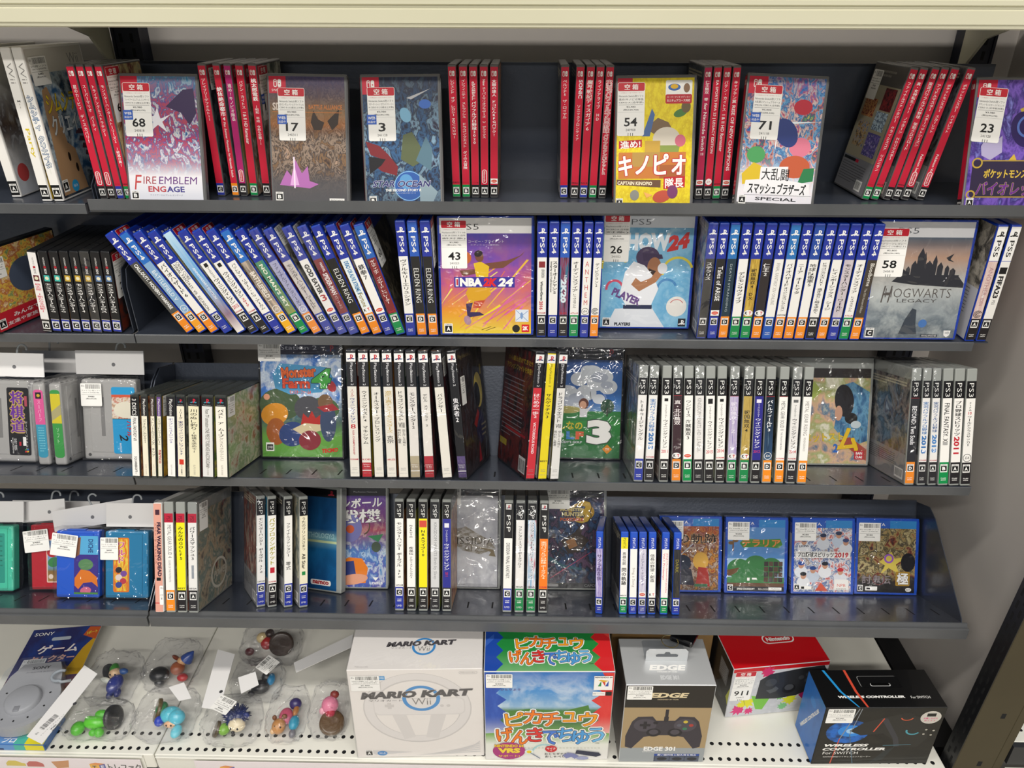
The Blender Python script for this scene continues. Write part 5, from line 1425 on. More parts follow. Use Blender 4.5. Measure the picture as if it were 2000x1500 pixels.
def art_nba(p, D, H):
    p.rect(3, 2.5, D - 3.5, H - 3, W_); p.text('PS5', 44, H - 15, 28, 8, K, bold=-.01)
    p.rect(3, 2.5, D - 3.5, H - 24, ART(('#4a3aa0', '#7a4ab8', '#c05a9a', '#e8783a', '#f0b030'), 2, 4, 1, [(0, '#f0d828', .95), (.25, '#ec9a2c', .85), (.5, '#c85a90', .6), (.75, '#5a44ac', .7), (1, '#3c3aa0', .9)]))
    rng = random.Random(5)
    for i in range(22):
        a = R(rng.uniform(28, 62)); x, y = rng.uniform(-10, 96), rng.uniform(2, 50)
        l, wd = rng.uniform(30, 95), rng.uniform(1, 3.5)
        dx, dy = math.cos(a), math.sin(a)
        pts = [(x, y), (x + dx * l, y + dy * l), (x + dx * l * .98 - dy * wd, y + dy * l * .98 + dx * wd), (x - dy * wd * .4, y + dx * wd * .4)]
        pts = [(min(131, max(3, q[0])), min(145, max(2.6, q[1]))) for q in pts]
        p.poly(pts, INK(rng.choice(('#f2dc30', '#f0a83a', '#e87a4a', '#e06aa8', '#f0c040', '#d85a9a', '#f4e46a'))))
    p.text('コービー・ブライアント', 68, 135, 50, 4, INK('#e8dcec')); p.text('エディション(通常版)', 66, 130, 40, 2, INK('#d8cce4'))
    sk, yel = INK('#7a4a34'), INK('#e8c020')
    p.poly([(30, 94), (52, 96), (56, 90), (34, 86)], sk); p.poly([(66, 104), (96, 108), (118, 116), (122, 121), (112, 112), (92, 98), (66, 96)], sk)
    p.poly([(50, 104), (60, 107), (72, 100), (70, 82), (54, 80), (52, 94)], yel); p.ellp(58, 114, 6, 8, sk, 15); p.ellp(57, 118, 6, 4.5, INK('#2a1c18'), 15); p.ellp(38, 112, 9, 9, INK('#c86a2c'))
    p.poly([(50, 84), (72, 84), (74, 60), (62, 50), (44, 46), (38, 62)], INK('#e0a81c')); p.poly([(50, 50), (66, 52), (58, 40), (48, 40)], INK('#c8502c'))
    p.poly([(38, 46), (48, 48), (44, 34), (58, 34), (64, 30), (40, 26)], INK('#3a2a5a')); p.ellp(40, 22, 5, 7, INK('#b08aa0'), 20)
    p.rect(22, 70, 108, 85, INK('#3a3498')); p.rect(24, 71.5, 28, 83.5, W_); p.rect(25, 73, 27.5, 82, INK('#c03040')); p.text('NBA', 46, 77.5, 32, 12, W_, 0, .06); p.text('2K', 73, 77.5, 20, 12, INK('#d8282e'), 0, .06, .15); p.text('24', 95, 77.5, 22, 12, W_, 0, .05, .15)
    p.rect(109, 20, 128, 38, INK('#d8e0ec')); p.line(110, 37, 127, 21, .6, INK('#5a7ab0')); p.line(110, 22, 127, 36, .6, INK('#5a7ab0')); p.ellp(118, 29, 2, 5, INK('#7a9ac8'))
    p.ellp(110, 10, 5.5, 5.5, INK('#2a2620')); p.rect(118, 5, 129, 16, INK('#d0202c')); p.text('2K', 123.5, 10.5, 8, 6, W_, 0, .05); p.line(60, 8, 74, 13, .5, K); p.line(66, 7, 80, 12, .5, K)
    p.rating(12, 10, 12, 'A')
o, F = face_case('ps5', 2, -54.1, 0, 'blue-framed case standing cover-out with tag 43, purple to orange basketball picture', GF, S('A'), art_nba, 0, 9, -.4, wrap=1)
price_tag(o, F, 5, 164, '43', '241023', '¥1,980', '(税込¥2,178)', ('PlayStation5用ソフト NB', 'A 2K 24 CERO A (全年', '齢対象)'), False)

def art_show(p, D, H):
    p.rect(3, 2.5, D - 3.5, H - 3, INK('#dfe4ea')); p.text('PS5', 56, H - 14, 28, 8, INK('#5a5e66'), bold=-.01)
    p.rect(3, 2.5, D - 3.5, H - 22, ART(('#7ab8dc', '#8cc4e2', '#6aaed6', '#a8d4e8'), 3, 4, .8))
    p.text('SHOW', 62, 128, 74, 26, INK('#e6eef4'), 0, .06); p.text('24', 110, 128, 36, 22, INK('#c8302c'), 12, .06, .3)
    for x, y, r, c in ((20, 92, 16, '#d8c840'), (112, 84, 20, '#e0d040'), (98, 60, 12, '#4a8ac0'), (22, 60, 10, '#d0506a')):
        p.ring(x, y, r, r + 3.5, INK(c), 1, 20, 190, 16)
    p.ellp(68, 106, 17, 15, INK('#4a3a5a'), 0); p.poly([(60, 112), (88, 110), (90, 104), (62, 100)], INK('#403050')); p.ellp(78, 92, 10, 14, INK('#a8734f')); p.poly([(70, 90), (86, 84), (84, 74), (70, 76)], INK('#3a2820'))
    p.poly([(36, 84), (48, 100), (64, 94), (78, 78), (86, 60), (76, 34), (40, 34), (30, 52)], INK('#eceef2')); p.poly([(46, 66), (58, 56), (82, 70), (92, 84), (84, 90), (74, 76), (60, 70), (52, 76)], INK('#b07a54')); p.ellp(90, 90, 7, 8, INK('#e8eaee'))
    p.poly([(12, 2.6), (24, 30), (78, 32), (98, 2.6)], INK('#e0e4ea')); p.rect(36, 30, 78, 36, INK('#2a3050')); p.text('PLAYER', 40, 48, 44, 12, INK('#6a4a8a'), -22, .05)
    p.ellp(114, 34, 15, 15, INK('#e8e6e0')); p.ring(114, 34, 10, 11, INK('#c84a4a'), 1, 30, 150)
    p.rect(118, 4, 129, 16, INK('#20222a')); ps_mark(p, 123.5, 10, 7, W_); p.rating(12, 10, 11, 'A'); p.text('PLAYERS', 36, 7, 24, 5, INK('#20242c'), 0, .05)
o, F = face_case('ps5', 2, 177.0, 30.6, 'blue-framed case standing cover-out with tag 26, light blue baseball picture', GF, S('A'), art_show, 0, 9, 0, wrap=1)
price_tag(o, F, 4, 166, '26', '241022', '¥5,000', '(税込¥5,500)', ('PlayStation5用ソフト', '24 CERO A (全年齢', '対象)'), False)

def art_hog(p, D, H):
    p.rect(3, 2.5, D - 3.5, H - 3, INK('#e4e4e6')); p.text('PS5', 42, H - 15, 28, 8, INK('#4a4c50'), bold=-.01)
    p.rect(3, 2.5, D - 3.5, H - 24, ART(('#8a9498', '#c2c8c6', '#6a747c', '#a8b0b2', '#5a646c'), 1.6, 6, 1, [(0, '#4a545e', .5), (.2, '#76828a', .4), (.45, '#c4c8c6', .7), (.62, '#b4b0aa', .85), (.8, '#b8937a', .9), (1, '#566474', .95)]))
    dk = INK('#2a2a30')
    def spire(x, b, w, h):
        p.poly([(x - w, b), (x + w, b), (x + w, b + h * .7), (x, b + h), (x - w, b + h * .7)], dk)
    for x, w, h in ((50, 3, 14), (58, 4, 22), (66, 5, 40), (71, 2.5, 34), (78, 6, 22), (86, 3, 30), (94, 4, 20), (104, 3, 16), (44, 3, 10), (112, 4, 12)):
        spire(x, 92, w, h)
    p.rect(38, 84, 122, 94, dk); p.poly([(30, 84), (38, 92), (122, 92), (131, 82), (131, 76), (60, 80)], dk)
    p.poly([(100, 118), (110, 124), (106, 116), (112, 112), (104, 114)], dk)
    p.text('HOGWARTS', 70, 68, 92, 13, INK('#5a5450'), 0, -.01); p.text('H', 26, 66, 14, 24, INK('#5a5450'), shear=.2); p.text('LEGACY', 70, 57, 56, 5, INK('#4e4a48'), 0, 0)
    p.poly([(52, 8), (58, 30), (66, 46), (72, 44), (74, 24), (78, 8)], INK('#3a424c')); p.ellp(84, 24, 6, 6, INK('#4a78b8'))
    p.rating(11, 10, 12, 'C'); p.rect(84, 4, 108, 8, INK('#3a3e46')); p.text('AVALANCHE', 96, 6, 21, 2.4, W_); p.poly([(116, 14), (126, 14), (125, 7), (121, 4), (117, 7)], W_); p.text('WB', 121, 10.5, 6, 4, INK('#3a4450'))
o, F = face_case('ps5', 2, 553.4, 0, 'blue-framed case standing cover-out with grey misty castle picture', GF, S('C'), art_hog, 0, 8, 0, wrap=1)
price_tag(o, F, 3, 158, '58', '240818', '¥5,800', '(税込¥6,380)', ('PlayStation5用ソフト', 'ホグワーツレガシー', 'CERO C (15歳以上)'), False, w=40)

def art_mf(p, D, H):
    p.rect(3, 3, D - 3, H - 3, INK('#20213c')); p.text('PlayStation 2', 52, H - 12, 84, 9, INK('#c0c2d0')); ps_mark(p, 116, H - 12, 10, INK('#9a2030'), INK('#2a3a6a'))
    p.rect(3, 3, D - 3, H - 22, ART(('#2a5aa8', '#3a78c8', '#d8e4f0', '#4a88cc', '#e8eef4'), 3, 5, 1.2, [(0, '#5a9a3a', 1), (.2, '#6aa840', 1), (.34, '#3a5a38', .9), (.52, '#3a5a48', .5), (.6, '#5a94cc', 0)]))
    p.ellp(34, 88, 34, 26, INK('#44593a')); p.ellp(102, 80, 26, 20, INK('#4a6a40'))
    p.ellp(24, 72, 22, 18, INK('#d89020'), 15); p.ellp(26, 44, 16, 22, INK('#a85a20')); p.ellp(52, 40, 22, 20, INK('#28407a'), 20); p.ellp(78, 82, 22, 20, INK('#4a4a50'))
    p.poly([(66, 56), (70, 74), (78, 66), (84, 78), (90, 66), (98, 72), (98, 52), (82, 46)], INK('#b8281e')); p.poly([(52, 48), (72, 58), (96, 56), (114, 64), (104, 48), (84, 42), (66, 40)], INK('#d8c8a0')); p.ellp(80, 30, 18, 16, INK('#8a2a34'), 10); p.ellp(110, 60, 13, 32, INK('#3a4a6a')); p.ellp(106, 92, 12, 13, INK('#7a5a3a')); p.poly([(92, 84), (118, 90), (128, 80), (104, 76)], INK('#a82a30'))
    p.ellp(116, 118, 7, 10, INK('#b83038'), 30); p.ellp(12, 100, 5, 5, INK('#d89a7a'))
    p.poly([(22, 136), (34, 154), (60, 152), (110, 148), (120, 130), (100, 108), (50, 104), (26, 114)], INK('#4a9ac8'))
    p.text('Monster', 64, 140, 56, 18, INK('#e86a2a'), 4, .05, 0, INK('#2a1a3a')); p.text('Farm', 60, 122, 44, 16, INK('#e8502a'), 0, .05, 0, INK('#2a1a3a')); p.text('4', 100, 130, 32, 32, INK('#4ab848'), 0, .05, .15, INK('#1a2a3a')); p.text('モンスターファーム4', 66, 108, 34, 6, INK('#c83a3a'), 0, .04, 0, INK('#e8d8d0'))
    p.rect(9, 12, 22, 26, W_); p.rect(10.5, 14, 20.5, 23, K); p.text('全年齢', 15.5, 18.5, 8, 5, W_); p.text('TECMO', 112, 14, 26, 7, INK('#c8281c'), 6, .05, .2)
o, F = face_case('ps2', 3, -354.8, 105.4, 'tall case standing cover-out with blue sky and colourful meadow picture', GF, S('A', body='#1b1a1e'), art_mf, 0, 3, -.1, wrap=1)
bar_tag(o, F, 0, 186, '¥180', '(税込¥198)', 'PlayStation2用ソフト', 36, 29)

def art_golf(p, D, H):
    p.rect(3, 3, D - 3, H - 3, INK('#17192c')); p.text('ation.2', 36, H - 14, 54, 9, INK('#c0c2d0')); ps_mark(p, 112, H - 16, 12, INK('#9a2a38'), INK('#3a4a70'))
    p.rect(3, 3, D - 3, H - 27, ART(('#1d4f9a', '#2a66b4', '#3a7cc4'), 2, 4, 1, [(0, '#1f6a34', 1), (.3, '#2f8a3e', 1), (.4, '#3a9a44', 1), (.43, '#9ac0d8', .9), (.6, '#3a78c0', .3), (1, '#163a80', .6)]))
    for x, y, r in ((30, 100, 20), (46, 108, 17), (60, 96, 20), (76, 110, 16), (64, 132, 14), (84, 140, 18), (102, 136, 16), (110, 120, 15), (92, 126, 16), (76, 146, 10), (20, 90, 14), (96, 100, 10)):
        p.ellp(x, y, r, r * .8, INK('#d9dfe6'))
    for x, y, r in ((40, 96, 16), (96, 138, 14), (60, 104, 13), (108, 126, 10)):
        p.ellp(x, y - 3, r, r * .6, INK('#b4bccb'))
    p.rect(3, 64, D - 3, 80, INK('#2f8240')); p.ellp(46, 82, 22, 6, INK('#b0a860')); p.ellp(110, 88, 11, 12, INK('#1f4a34')); p.rect(109, 72, 111, 86, INK('#2a2a22'))
    p.ellp(24, 84, 12, 7, INK('#255a38')); p.line(84, 96, 82, 112, .8, INK('#2a2a2a')); p.ellp(72, 92, 8, 9, INK('#6a3a2a')); p.ellp(71, 90, 5.5, 6.5, INK('#dca88a')); p.poly([(66, 84), (78, 84), (88, 92), (86, 88), (78, 78), (78, 70), (66, 70)], INK('#e6e6ea'))
    p.text('みんなの', 44, 56, 54, 13, INK('#d8c838'), 0, .05)
    for i, (c, k) in enumerate(zip('GOLF', ('#c83a34', '#4ab04a', '#3a8ad0', '#e06a4a'))):
        p.text(c, 22 + i * 15, 40, 13, 13, INK(k), 0, .06)
    p.ellp(37.5, 40, 4, 4, W_); p.text("EVERYBODY'S GOLF", 44, 29, 54, 4, INK('#d8dce0'), 0, .03); p.text('3', 98, 46, 40, 40, W_, 0, .06, 0, INK('#3a4a44'))
    p.poly([(104, 18), (112, 26), (120, 18), (112, 10)], INK('#d88a2a')); p.text('TM', 112, 18, 6, 4, W_)
o, F = face_case('ps2', 3, 91.6, 121, 'tall case standing cover-out with white clouds over a green golf course', GF, S('A', body='#1b1a1e'), art_golf, 0, 1, .5, wrap=1)

def art_alc(p, D, H):
    p.rect(3, 3, D - 3.5, H - 17, ART(('#c8c4a8', '#e8e4d0', '#a8b070', '#d8b090', '#5a7a94', '#e4dcc0'), 2.6, 5, 1.2)); p.rect(3, 140, D - 3.5, 155, INK('#2a2422'))
    p.poly([(78, 60), (86, 128), (104, 134), (131, 118), (131, 40), (104, 30)], ART(('#2a3a5a', '#3a6a94', '#6aa0c0', '#22242e'), 3, 3)); p.ellp(92, 104, 15, 26, INK('#1d1a1e'), 8); p.ellp(104, 76, 10, 9, INK('#1f1c1e')); p.ellp(84, 84, 6, 12, INK('#c89a80')); p.ellp(112, 66, 8, 6, INK('#c8d4d8')); p.poly([(20, 110), (44, 134), (56, 118), (40, 104)], INK('#a8b858'))
    p.poly([(86, 40), (110, 22), (131, 8), (131, 26), (104, 46)], INK('#a84a3a'))
    p.text('ティメットスト', 50, 44, 86, 13, INK('#e0c030'), 4, .05, 0, INK('#2a2018')); p.text('ム', 100, 42, 34, 36, INK('#e8c020'), 0, .06, .1, INK('#1c1c28')); p.text('2', 82, 28, 8, 14, INK('#2a6ac0'), 0, .04)
    p.rect(112, 10, 127, 24, INK('#c02030')); p.text('BAN', 119.5, 20, 10, 4.4, W_, 0, .03); p.text('DAI', 119.5, 14, 10, 4.4, W_, 0, .03)
o, F = face_case('ps3', 3, 481.95, 104.0, 'clear case standing cover-out in glinting wrap, pale picture with yellow lettering', GF, S('B'), art_alc, 0, 3, 0, wrap=1)

def art_dan(p, D, H):
    p.rect(3, 3, D - 3.5, H - 5, INK('#2c2c32')); p.text('PlayStation Network', 66, H - 12, 40, 3.4, INK('#c0c0c4'))
    p.rect(3, 3, D - 3.5, H - 18, ART(('#2a4a9a', '#4a8ac8', '#e8ecf0', '#5a4ab0', '#3a6ab8', '#c8d8ec', '#2a3a80'), 4, 9, 1.5, [(0, '#3a4aa0', .4), (.4, '#5a9ac0', .3), (.62, '#c04a28', .75), (.72, '#7a2a5a', .8), (1, '#5a3a90', .95)]))
    p.ellp(40, 104, 20, 24, INK('#7a7ab8')); p.ellp(40, 102, 7, 7, INK('#d05a30')); p.ring(62, 108, 10, 12, INK('#5a4a3a'), 1.3, -80, 80); p.poly([(70, 90), (96, 94), (88, 80)], INK('#3a8a5a')); p.ellp(84, 72, 8, 9, INK('#4a5a4a'))
    p.poly([(8, 30), (26, 48), (38, 54), (60, 52), (70, 36), (66, 10), (20, 8)], INK('#e07a1c')); p.poly([(26, 46), (46, 48), (50, 22), (28, 20)], INK('#2c3a78')); p.ellp(44, 16, 26, 9, INK('#dc9a7c'), 8)
    p.text('ダンボール', 50, 146, 88, 17, W_, 4, .03, .1, INK('#2a2a50')); p.text('戦機', 54, 124, 76, 22, W_, 3, .04, .05, INK('#2a2a50'))
    p.poly([(78, 20), (88, 20), (83, 14)], W_); p.text('LEVEL5', 84, 10, 22, 4, W_, 0, .03)
o, F = face_case('psp', 4, -278.1, 99.5, 'game case standing cover-out with white kanji over a bright blue and orange picture', GF, S('A'), art_dan, 0, 1, -.3)
bar_tag(o, F, 2, 172, '¥280', '(税込¥308)', 'PSP用ソフト', 32, 30)

def art_nam(p, D, H):
    p.rect(3, 3, D - 9, H - 4, ART(('#0f2c52', '#15406e', '#1a5a90', '#0c2444'), 2, 3, 1, [(0, '#0e4a86', .4), (.4, '#1a6aa0', .6), (.52, '#8ac0c8', .9), (.6, '#1a5a94', .5), (1, '#0a1a34', .8)])); p.rect(3, H - 18, D - 9, H - 4, INK('#121318'))
    p.rect(3, 82, D - 9, 86, INK('#c8d8a8')); p.text('ANTHOLOGY:2', 58, 94, 66, 9, INK('#a8d0d8'), 0, .03); p.rrect(44, 10, 84, 19, 3, W_); p.text('namco', 64, 14.5, 32, 6, INK('#b02a30'), 0, .05); ps_mark(p, 84, H - 11, 8, INK('#a02a38'))
face_case('psp', 4, -348.2, 90, 'game case standing cover-out with deep blue cover and a white publisher pill', GF, S('A'), art_nam, 0, 1, -.2, yaw=-20)

def art_dis(p, D, H):
    p.rect(3, 3, D - 3.5, H - 5, INK('#2c2c32')); p.text('PlayStation Network', 66, H - 11, 40, 3.2, INK('#a8a8ac'))
    p.rect(4, 4, D - 5, H - 17, ART(('#c4c6cc', '#d4d6da', '#b8bac2', '#dcdee0'), 1.6, 3, .8))
    p.ellp(34, 92, 22, 12, INK('#9a9690'), 20); p.poly([(18, 84), (44, 108), (64, 96), (86, 84), (96, 70), (70, 60), (40, 66)], ART(('#b8b4aa', '#8a8270', '#c8c6c2', '#a8a29a'), 4, 3)); p.poly([(60, 74), (92, 68), (96, 56), (84, 58), (88, 64)], INK('#8a7c5e'))
    p.text('DISSIDIA', 54, 83, 80, 12, INK('#4a4234'), 0, -.005); p.text('012', 55, 70, 22, 10, INK('#6a5c40'), 0, -.01); p.text('SQUARE ENIX', 34, 8, 22, 2, INK('#55565c'))
o, F = face_case('psp', 4, -88.3, 107.8, 'game case standing cover-out with plain silver-white cover', GF, S('A'), art_dis, 0, 1, 0, wrap=1)
bar_tag(o, F, 2, 174, '¥480', '(税込¥528)', 'PSP用ソフト', 34, 30)

def art_mhp(p, D, H):
    p.rect(3, 3, D - 3.5, H - 5, INK('#1d1d22')); p.text('PSP', 50, H - 12, 14, 4, INK('#c0c0c4'))
    p.rect(3, 12, D - 3.5, H - 18, ART(('#101624', '#1c2c4a', '#3a5a8a', '#141a28', '#6a4a6a', '#20283c', '#8a9ab8'), 4, 6, 1.6, [(0, '#22262c', .7), (.25, '#1c2430', .2), (.6, '#2a3a60', .1), (1, '#28284a', .6)]))
    p.poly([(28, 84), (52, 100), (66, 118), (62, 96), (76, 86), (60, 66), (40, 62)], INK('#3a2c24')); p.poly([(36, 84), (50, 90), (56, 76), (42, 70)], INK('#a8784a')); p.poly([(3, 62), (30, 44), (62, 38), (66, 34), (34, 38), (3, 52)], INK('#2f5a6a')); p.line(10, 20, 80, 66, .9, INK('#b03a5a'))
    p.ring(62, 134, 16, 22, INK('#b8902c'), .7, -60, 200); p.text('3', 66, 134, 26, 38, INK('#c8a43a'), 0, .04, .1, INK('#3a2a10')); p.text('MONSTER', 46, 138, 40, 6, INK('#d8c890'), 0, .05, 0, INK('#2a2014')); p.text('HUNTER', 48, 130, 38, 7, INK('#d8c890'), 0, .05, 0, INK('#2a2014')); p.text('PORTABLE', 46, 121, 40, 6, INK('#b8341c'), 0, .05, 0, INK('#e0cf9a'))
    p.rrect(6, 6, 24, 10, 1.6, INK('#8a8a8c')); p.text('CAPCOM', 82, 8, 28, 5, INK('#7a7a7e'), 0, .04)
o, F = face_case('psp', 4, 90.8, 110.5, 'game case standing cover-out with dark monster picture and golden numeral', GF, S('C'), art_mhp, 0, .8, -.2, wrap=1)
bar_tag(o, F, 2, 173, '¥180', '(税込¥198)', 'PSP用ソフト', 40, 34)

def vita_base(p, D, H):
    p.rect(4, 4, D - 5, H - 4, INK('#e8e8ec')); p.rect(4, H - 17, D - 5, H - 4, INK('#1f58b8')); p.rect(56, H - 17, D - 5, H - 4, INK('#2f88cc')); p.text('PSVITA', 34, H - 10.5, 28, 5, W_)
def art_v1(p, D, H):
    vita_base(p, D, H)
    p.rect(4, 4, D - 5, H - 17, ART(('#3a1c1c', '#b04a28', '#e0a848', '#5a2a2a', '#d8c8b0', '#4a3a4a', '#8a2a2a'), 5, 4, 1.5, [(0, '#3a2a28', .5), (.6, '#8a3a28', .2), (1, '#a0382c', .7)]))
    p.ellp(40, 50, 14, 14, INK('#20283c')); p.ellp(70, 54, 13, 15, INK('#d8a848')); p.poly([(30, 14), (38, 40), (54, 40), (60, 12)], INK('#2a2a38')); p.poly([(62, 12), (66, 44), (82, 42), (86, 10)], INK('#a8342c')); p.line(10, 40, 60, 86, 1.6, INK('#c8ccd8'))
    p.text('の軌跡', 64, 92, 66, 17, INK('#2a1210'), 0, .03, 0, INK('#e0b888')); p.rect(60, 10, 82, 15, INK('#3a6a4a'))
def art_v2(p, D, H):
    vita_base(p, D, H)
    p.rect(4, 4, D - 5, H - 17, INK('#5a90cc')); p.rect(4, 24, D - 5, 60, INK('#a8c8e4'))
    for x, y, r in ((24, 42, 20), (52, 48, 20), (78, 46, 18), (40, 34, 22), (66, 36, 20)):
        p.ellp(x, y, r, r * .86, INK('#3a7a44'))
    p.rect(4, 16, D - 5, 28, INK('#3f8048')); p.rect(4, 12, D - 5, 18, INK('#6a4a34')); p.rect(4, 4, D - 5, 12, INK('#26282c'))
    for i in range(4):
        for j in range(4):
            p.rect(66 + i * 8, 20 + j * 9, 73 + i * 8, 28 + j * 9, INK(('#5a4438', '#3a3030')[(i + j) % 2]))
    p.poly([(4, 40), (24, 44), (20, 36), (10, 30), (4, 30)], INK('#6a4a2c')); p.rect(12, 72, 14.5, 88, INK('#6a4428')); p.ellp(10, 86, 5, 3, INK('#7a5a34')); p.ellp(17, 90, 5, 3, INK('#7a5a34'))
    p.poly([(24, 86), (32, 94), (60, 92), (92, 94), (96, 84), (90, 78), (60, 80), (30, 78)], INK('#4a8a34')); p.text('テラリア', 60, 86, 64, 12, INK('#d8874a'), 0, .05, 0, INK('#2a3a18'))
    p.rect(38, 22, 42, 27, W_); p.rect(46, 24, 54, 27, W_); p.rating(9.5, 10, 9, 'C'); p.text('SPIKE CHUNSOFT', 36, 8, 30, 3.4, W_, 0, .03); p.text('RE-LOGIC', 66, 8, 18, 3, W_); p.rect(74, 6, 96, 11, W_); p.text('PlayStation', 86, 8.5, 14, 2, K)
def art_v3(p, D, H):
    vita_base(p, D, H)
    p.rect(4, 4, D - 5, H - 17, ART(('#e4e8ee', '#b8c4d4', '#c84a3a', '#eceef0', '#3a5a9a', '#d8dce0', '#8a6a58', '#f0f0f2'), 5, 6, 1.2))
    for x, y, c, h in ((20, 84, '#eceef2', '#2a3a6a'), (52, 92, '#d8dce4', '#23304f'), (78, 96, '#c8d4e4', '#2a3a5a'), (90, 84, '#e4e6ea', '#3a4a7a'), (16, 44, '#e4e8ee', '#2a4a9a'), (36, 36, '#c8d2e0', '#23488c'), (56, 44, '#e8eaee', '#1e2430'), (82, 34, '#e0e2e8', '#c42a34'), (20, 26, '#e8eaee', '#1a1c22')):
        p.ellp(x, y - 6, 11, 10, INK(c)); p.ellp(x, y + 5, 4.6, 5.4, INK('#c8967a')); p.ellp(x, y + 8.5, 5.4, 3.4, INK(h))
    p.poly([(40, 6), (50, 20), (62, 6)], INK('#d85a40')); p.rect(6, 62, 98, 73, W_); p.text('プロ野球スピリッツ', 40, 67.5, 60, 9, INK('#26221f'), 0, .03, .08); p.text('2019', 83, 67.5, 24, 9, INK('#c8303a'), 0, .04, .08); p.text('LIONS', 20, 82, 16, 4, INK('#2a3050'), 4, .03); p.text('PROFESSIONAL BASEBALL SPIRITS 2019', 50, 60.6, 70, 1.6, INK('#6a6a70'))
    p.rating(9.5, 12, 9, 'A'); p.rect(16, 8, 34, 14, W_); p.rect(17, 9, 22, 13, K); p.rect(72, 8, 96, 26, INK('#eceae8')); p.text('NPB', 84, 16, 14, 5, INK('#d86a5a')); p.text('KONAMI', 84, 10, 16, 2, INK('#55565a'))
def art_v4(p, D, H):
    vita_base(p, D, H)
    p.rect(4, 4, D - 5, H - 17, ART(('#1c1614', '#6a4a2c', '#d8c890', '#2a201c', '#b8a468', '#8a3a2a', '#181416', '#5a5a50'), 4, 8, 1.8, [(0, '#17171b', 1), (.16, '#19191d', .95), (.3, '#2a2224', .2), (1, '#4a4038', .2)]))
    p.poly([(40, 56), (60, 74), (66, 62), (86, 66), (68, 52), (74, 36), (56, 46), (42, 34), (50, 50)], INK('#d8c458')); p.ring(56, 62, 5, 8, INK('#9a5ac0')); p.ellp(88, 56, 12, 16, INK('#16141a'))
    p.text('討鬼伝', 36, 26, 48, 15, INK('#8a8084'), 0, .02, 0, INK('#141216')); p.ring(40, 27, 9, 10.5, INK('#6a2a2a')); p.rrect(68, 16, 92, 40, 2, INK('#a8842c')); p.text('極', 80, 28, 19, 20, W_, 0, .03, 0, INK('#2a1c10'))
    p.rating(9.5, 11, 8.6, 'C'); p.rrect(18, 7, 38, 14, 1, W_); p.rect(20, 9, 26, 12, K); p.ellp(90, 9.5, 5, 3.4, W_); p.text('KT', 90, 9.5, 6, 3.4, K)
for X, tt, rl, art, lb, wr in ((285.4, 107, -.2, art_v1, 'blue-framed small case with fiery red and brown cover, partly behind the spines', 1), (395.6, 106, .1, art_v2, 'blue-framed small case with sky and green pixel trees cover', 1),
                               (508.0, 107, .1, art_v3, 'blue-framed small case with white baseball players cover', 1), (614.8, 108, .5, art_v4, 'blue-framed small case with dark golden beast cover, nearest the tray end', 1)):
    o, F = face_case('vita', 4, X, tt, lb, GF, S('C'), art, 0, 1, rl, wrap=wr)
    bar_tag(o, F, 4, 122, '¥280', '(税込¥308)', 'PS Vita用ソフト', 36, 31)

# ------------------------------------------------------------------ bagged cartridges on the end bay
HOOK = clear_plastic('hook_clear', '#e8ecef', '#c9ced2', 0.45)
HEAD = speckled('header_card', '#f3f2f2', '#ecebeb', 3, 0.4)

def crinkle_box(m, x0, x1, y0, y1, z0, z1, amp, seed, mat, cuts=9):
    bm = bmesh.new()
    bmesh.ops.create_cube(bm, size=1)
    bmesh.ops.subdivide_edges(bm, edges=bm.edges[:], cuts=cuts, use_grid_fill=True)
    for q in bm.verts:
        p = Vector(((x0 + x1) / 2 + q.co.x * (x1 - x0), (y0 + y1) / 2 + q.co.y * (y1 - y0), (z0 + z1) / 2 + q.co.z * (z1 - z0)))
        d = Vector((q.co.x if abs(q.co.x) > .49 else 0, q.co.y if abs(q.co.y) > .49 else 0, q.co.z if abs(q.co.z) > .49 else 0))
        nval = noise.noise(p * .06 + Vector((seed, seed * 2, 0))) * .6 + noise.noise(p * .17 + Vector((seed, 0, seed))) * .4
        p += d * 2 * amp * (0.8 + nval) * (.25 if abs(q.co.z + .5) < .02 else 1)
        q.co = p
    bm.verts.index_update()
    m.geo([q.co[:] for q in bm.verts], [[q.index for q in f.verts] for f in bm.faces], mat)
    bm.free()

def hook(parent, x, z, y, lean=0.0, big=1.0):
    m = MB()
    pts = [(0, 0, -4), (0, 0, 6), (0, 0, 15)] + [(7 - 7 * math.cos(R(a)), 0, 15 + 7 * math.sin(R(a))) for a in range(30, 200, 17)]
    rot = Matrix.Rotation(R(lean), 3, 'Y')
    m.tube([(rot @ Vector(q) * big + Vector((x, y, z)))[:] for q in pts], 1.5, HOOK, 8)
    m.lathe([(0, -.5), (8, -.5), (8, .5), (0, .5)], HOOK, (x, y - .4, z - 8), 24, Matrix.Rotation(R(90), 3, 'X'))
    return m.build('plastic_hook', parent, True)

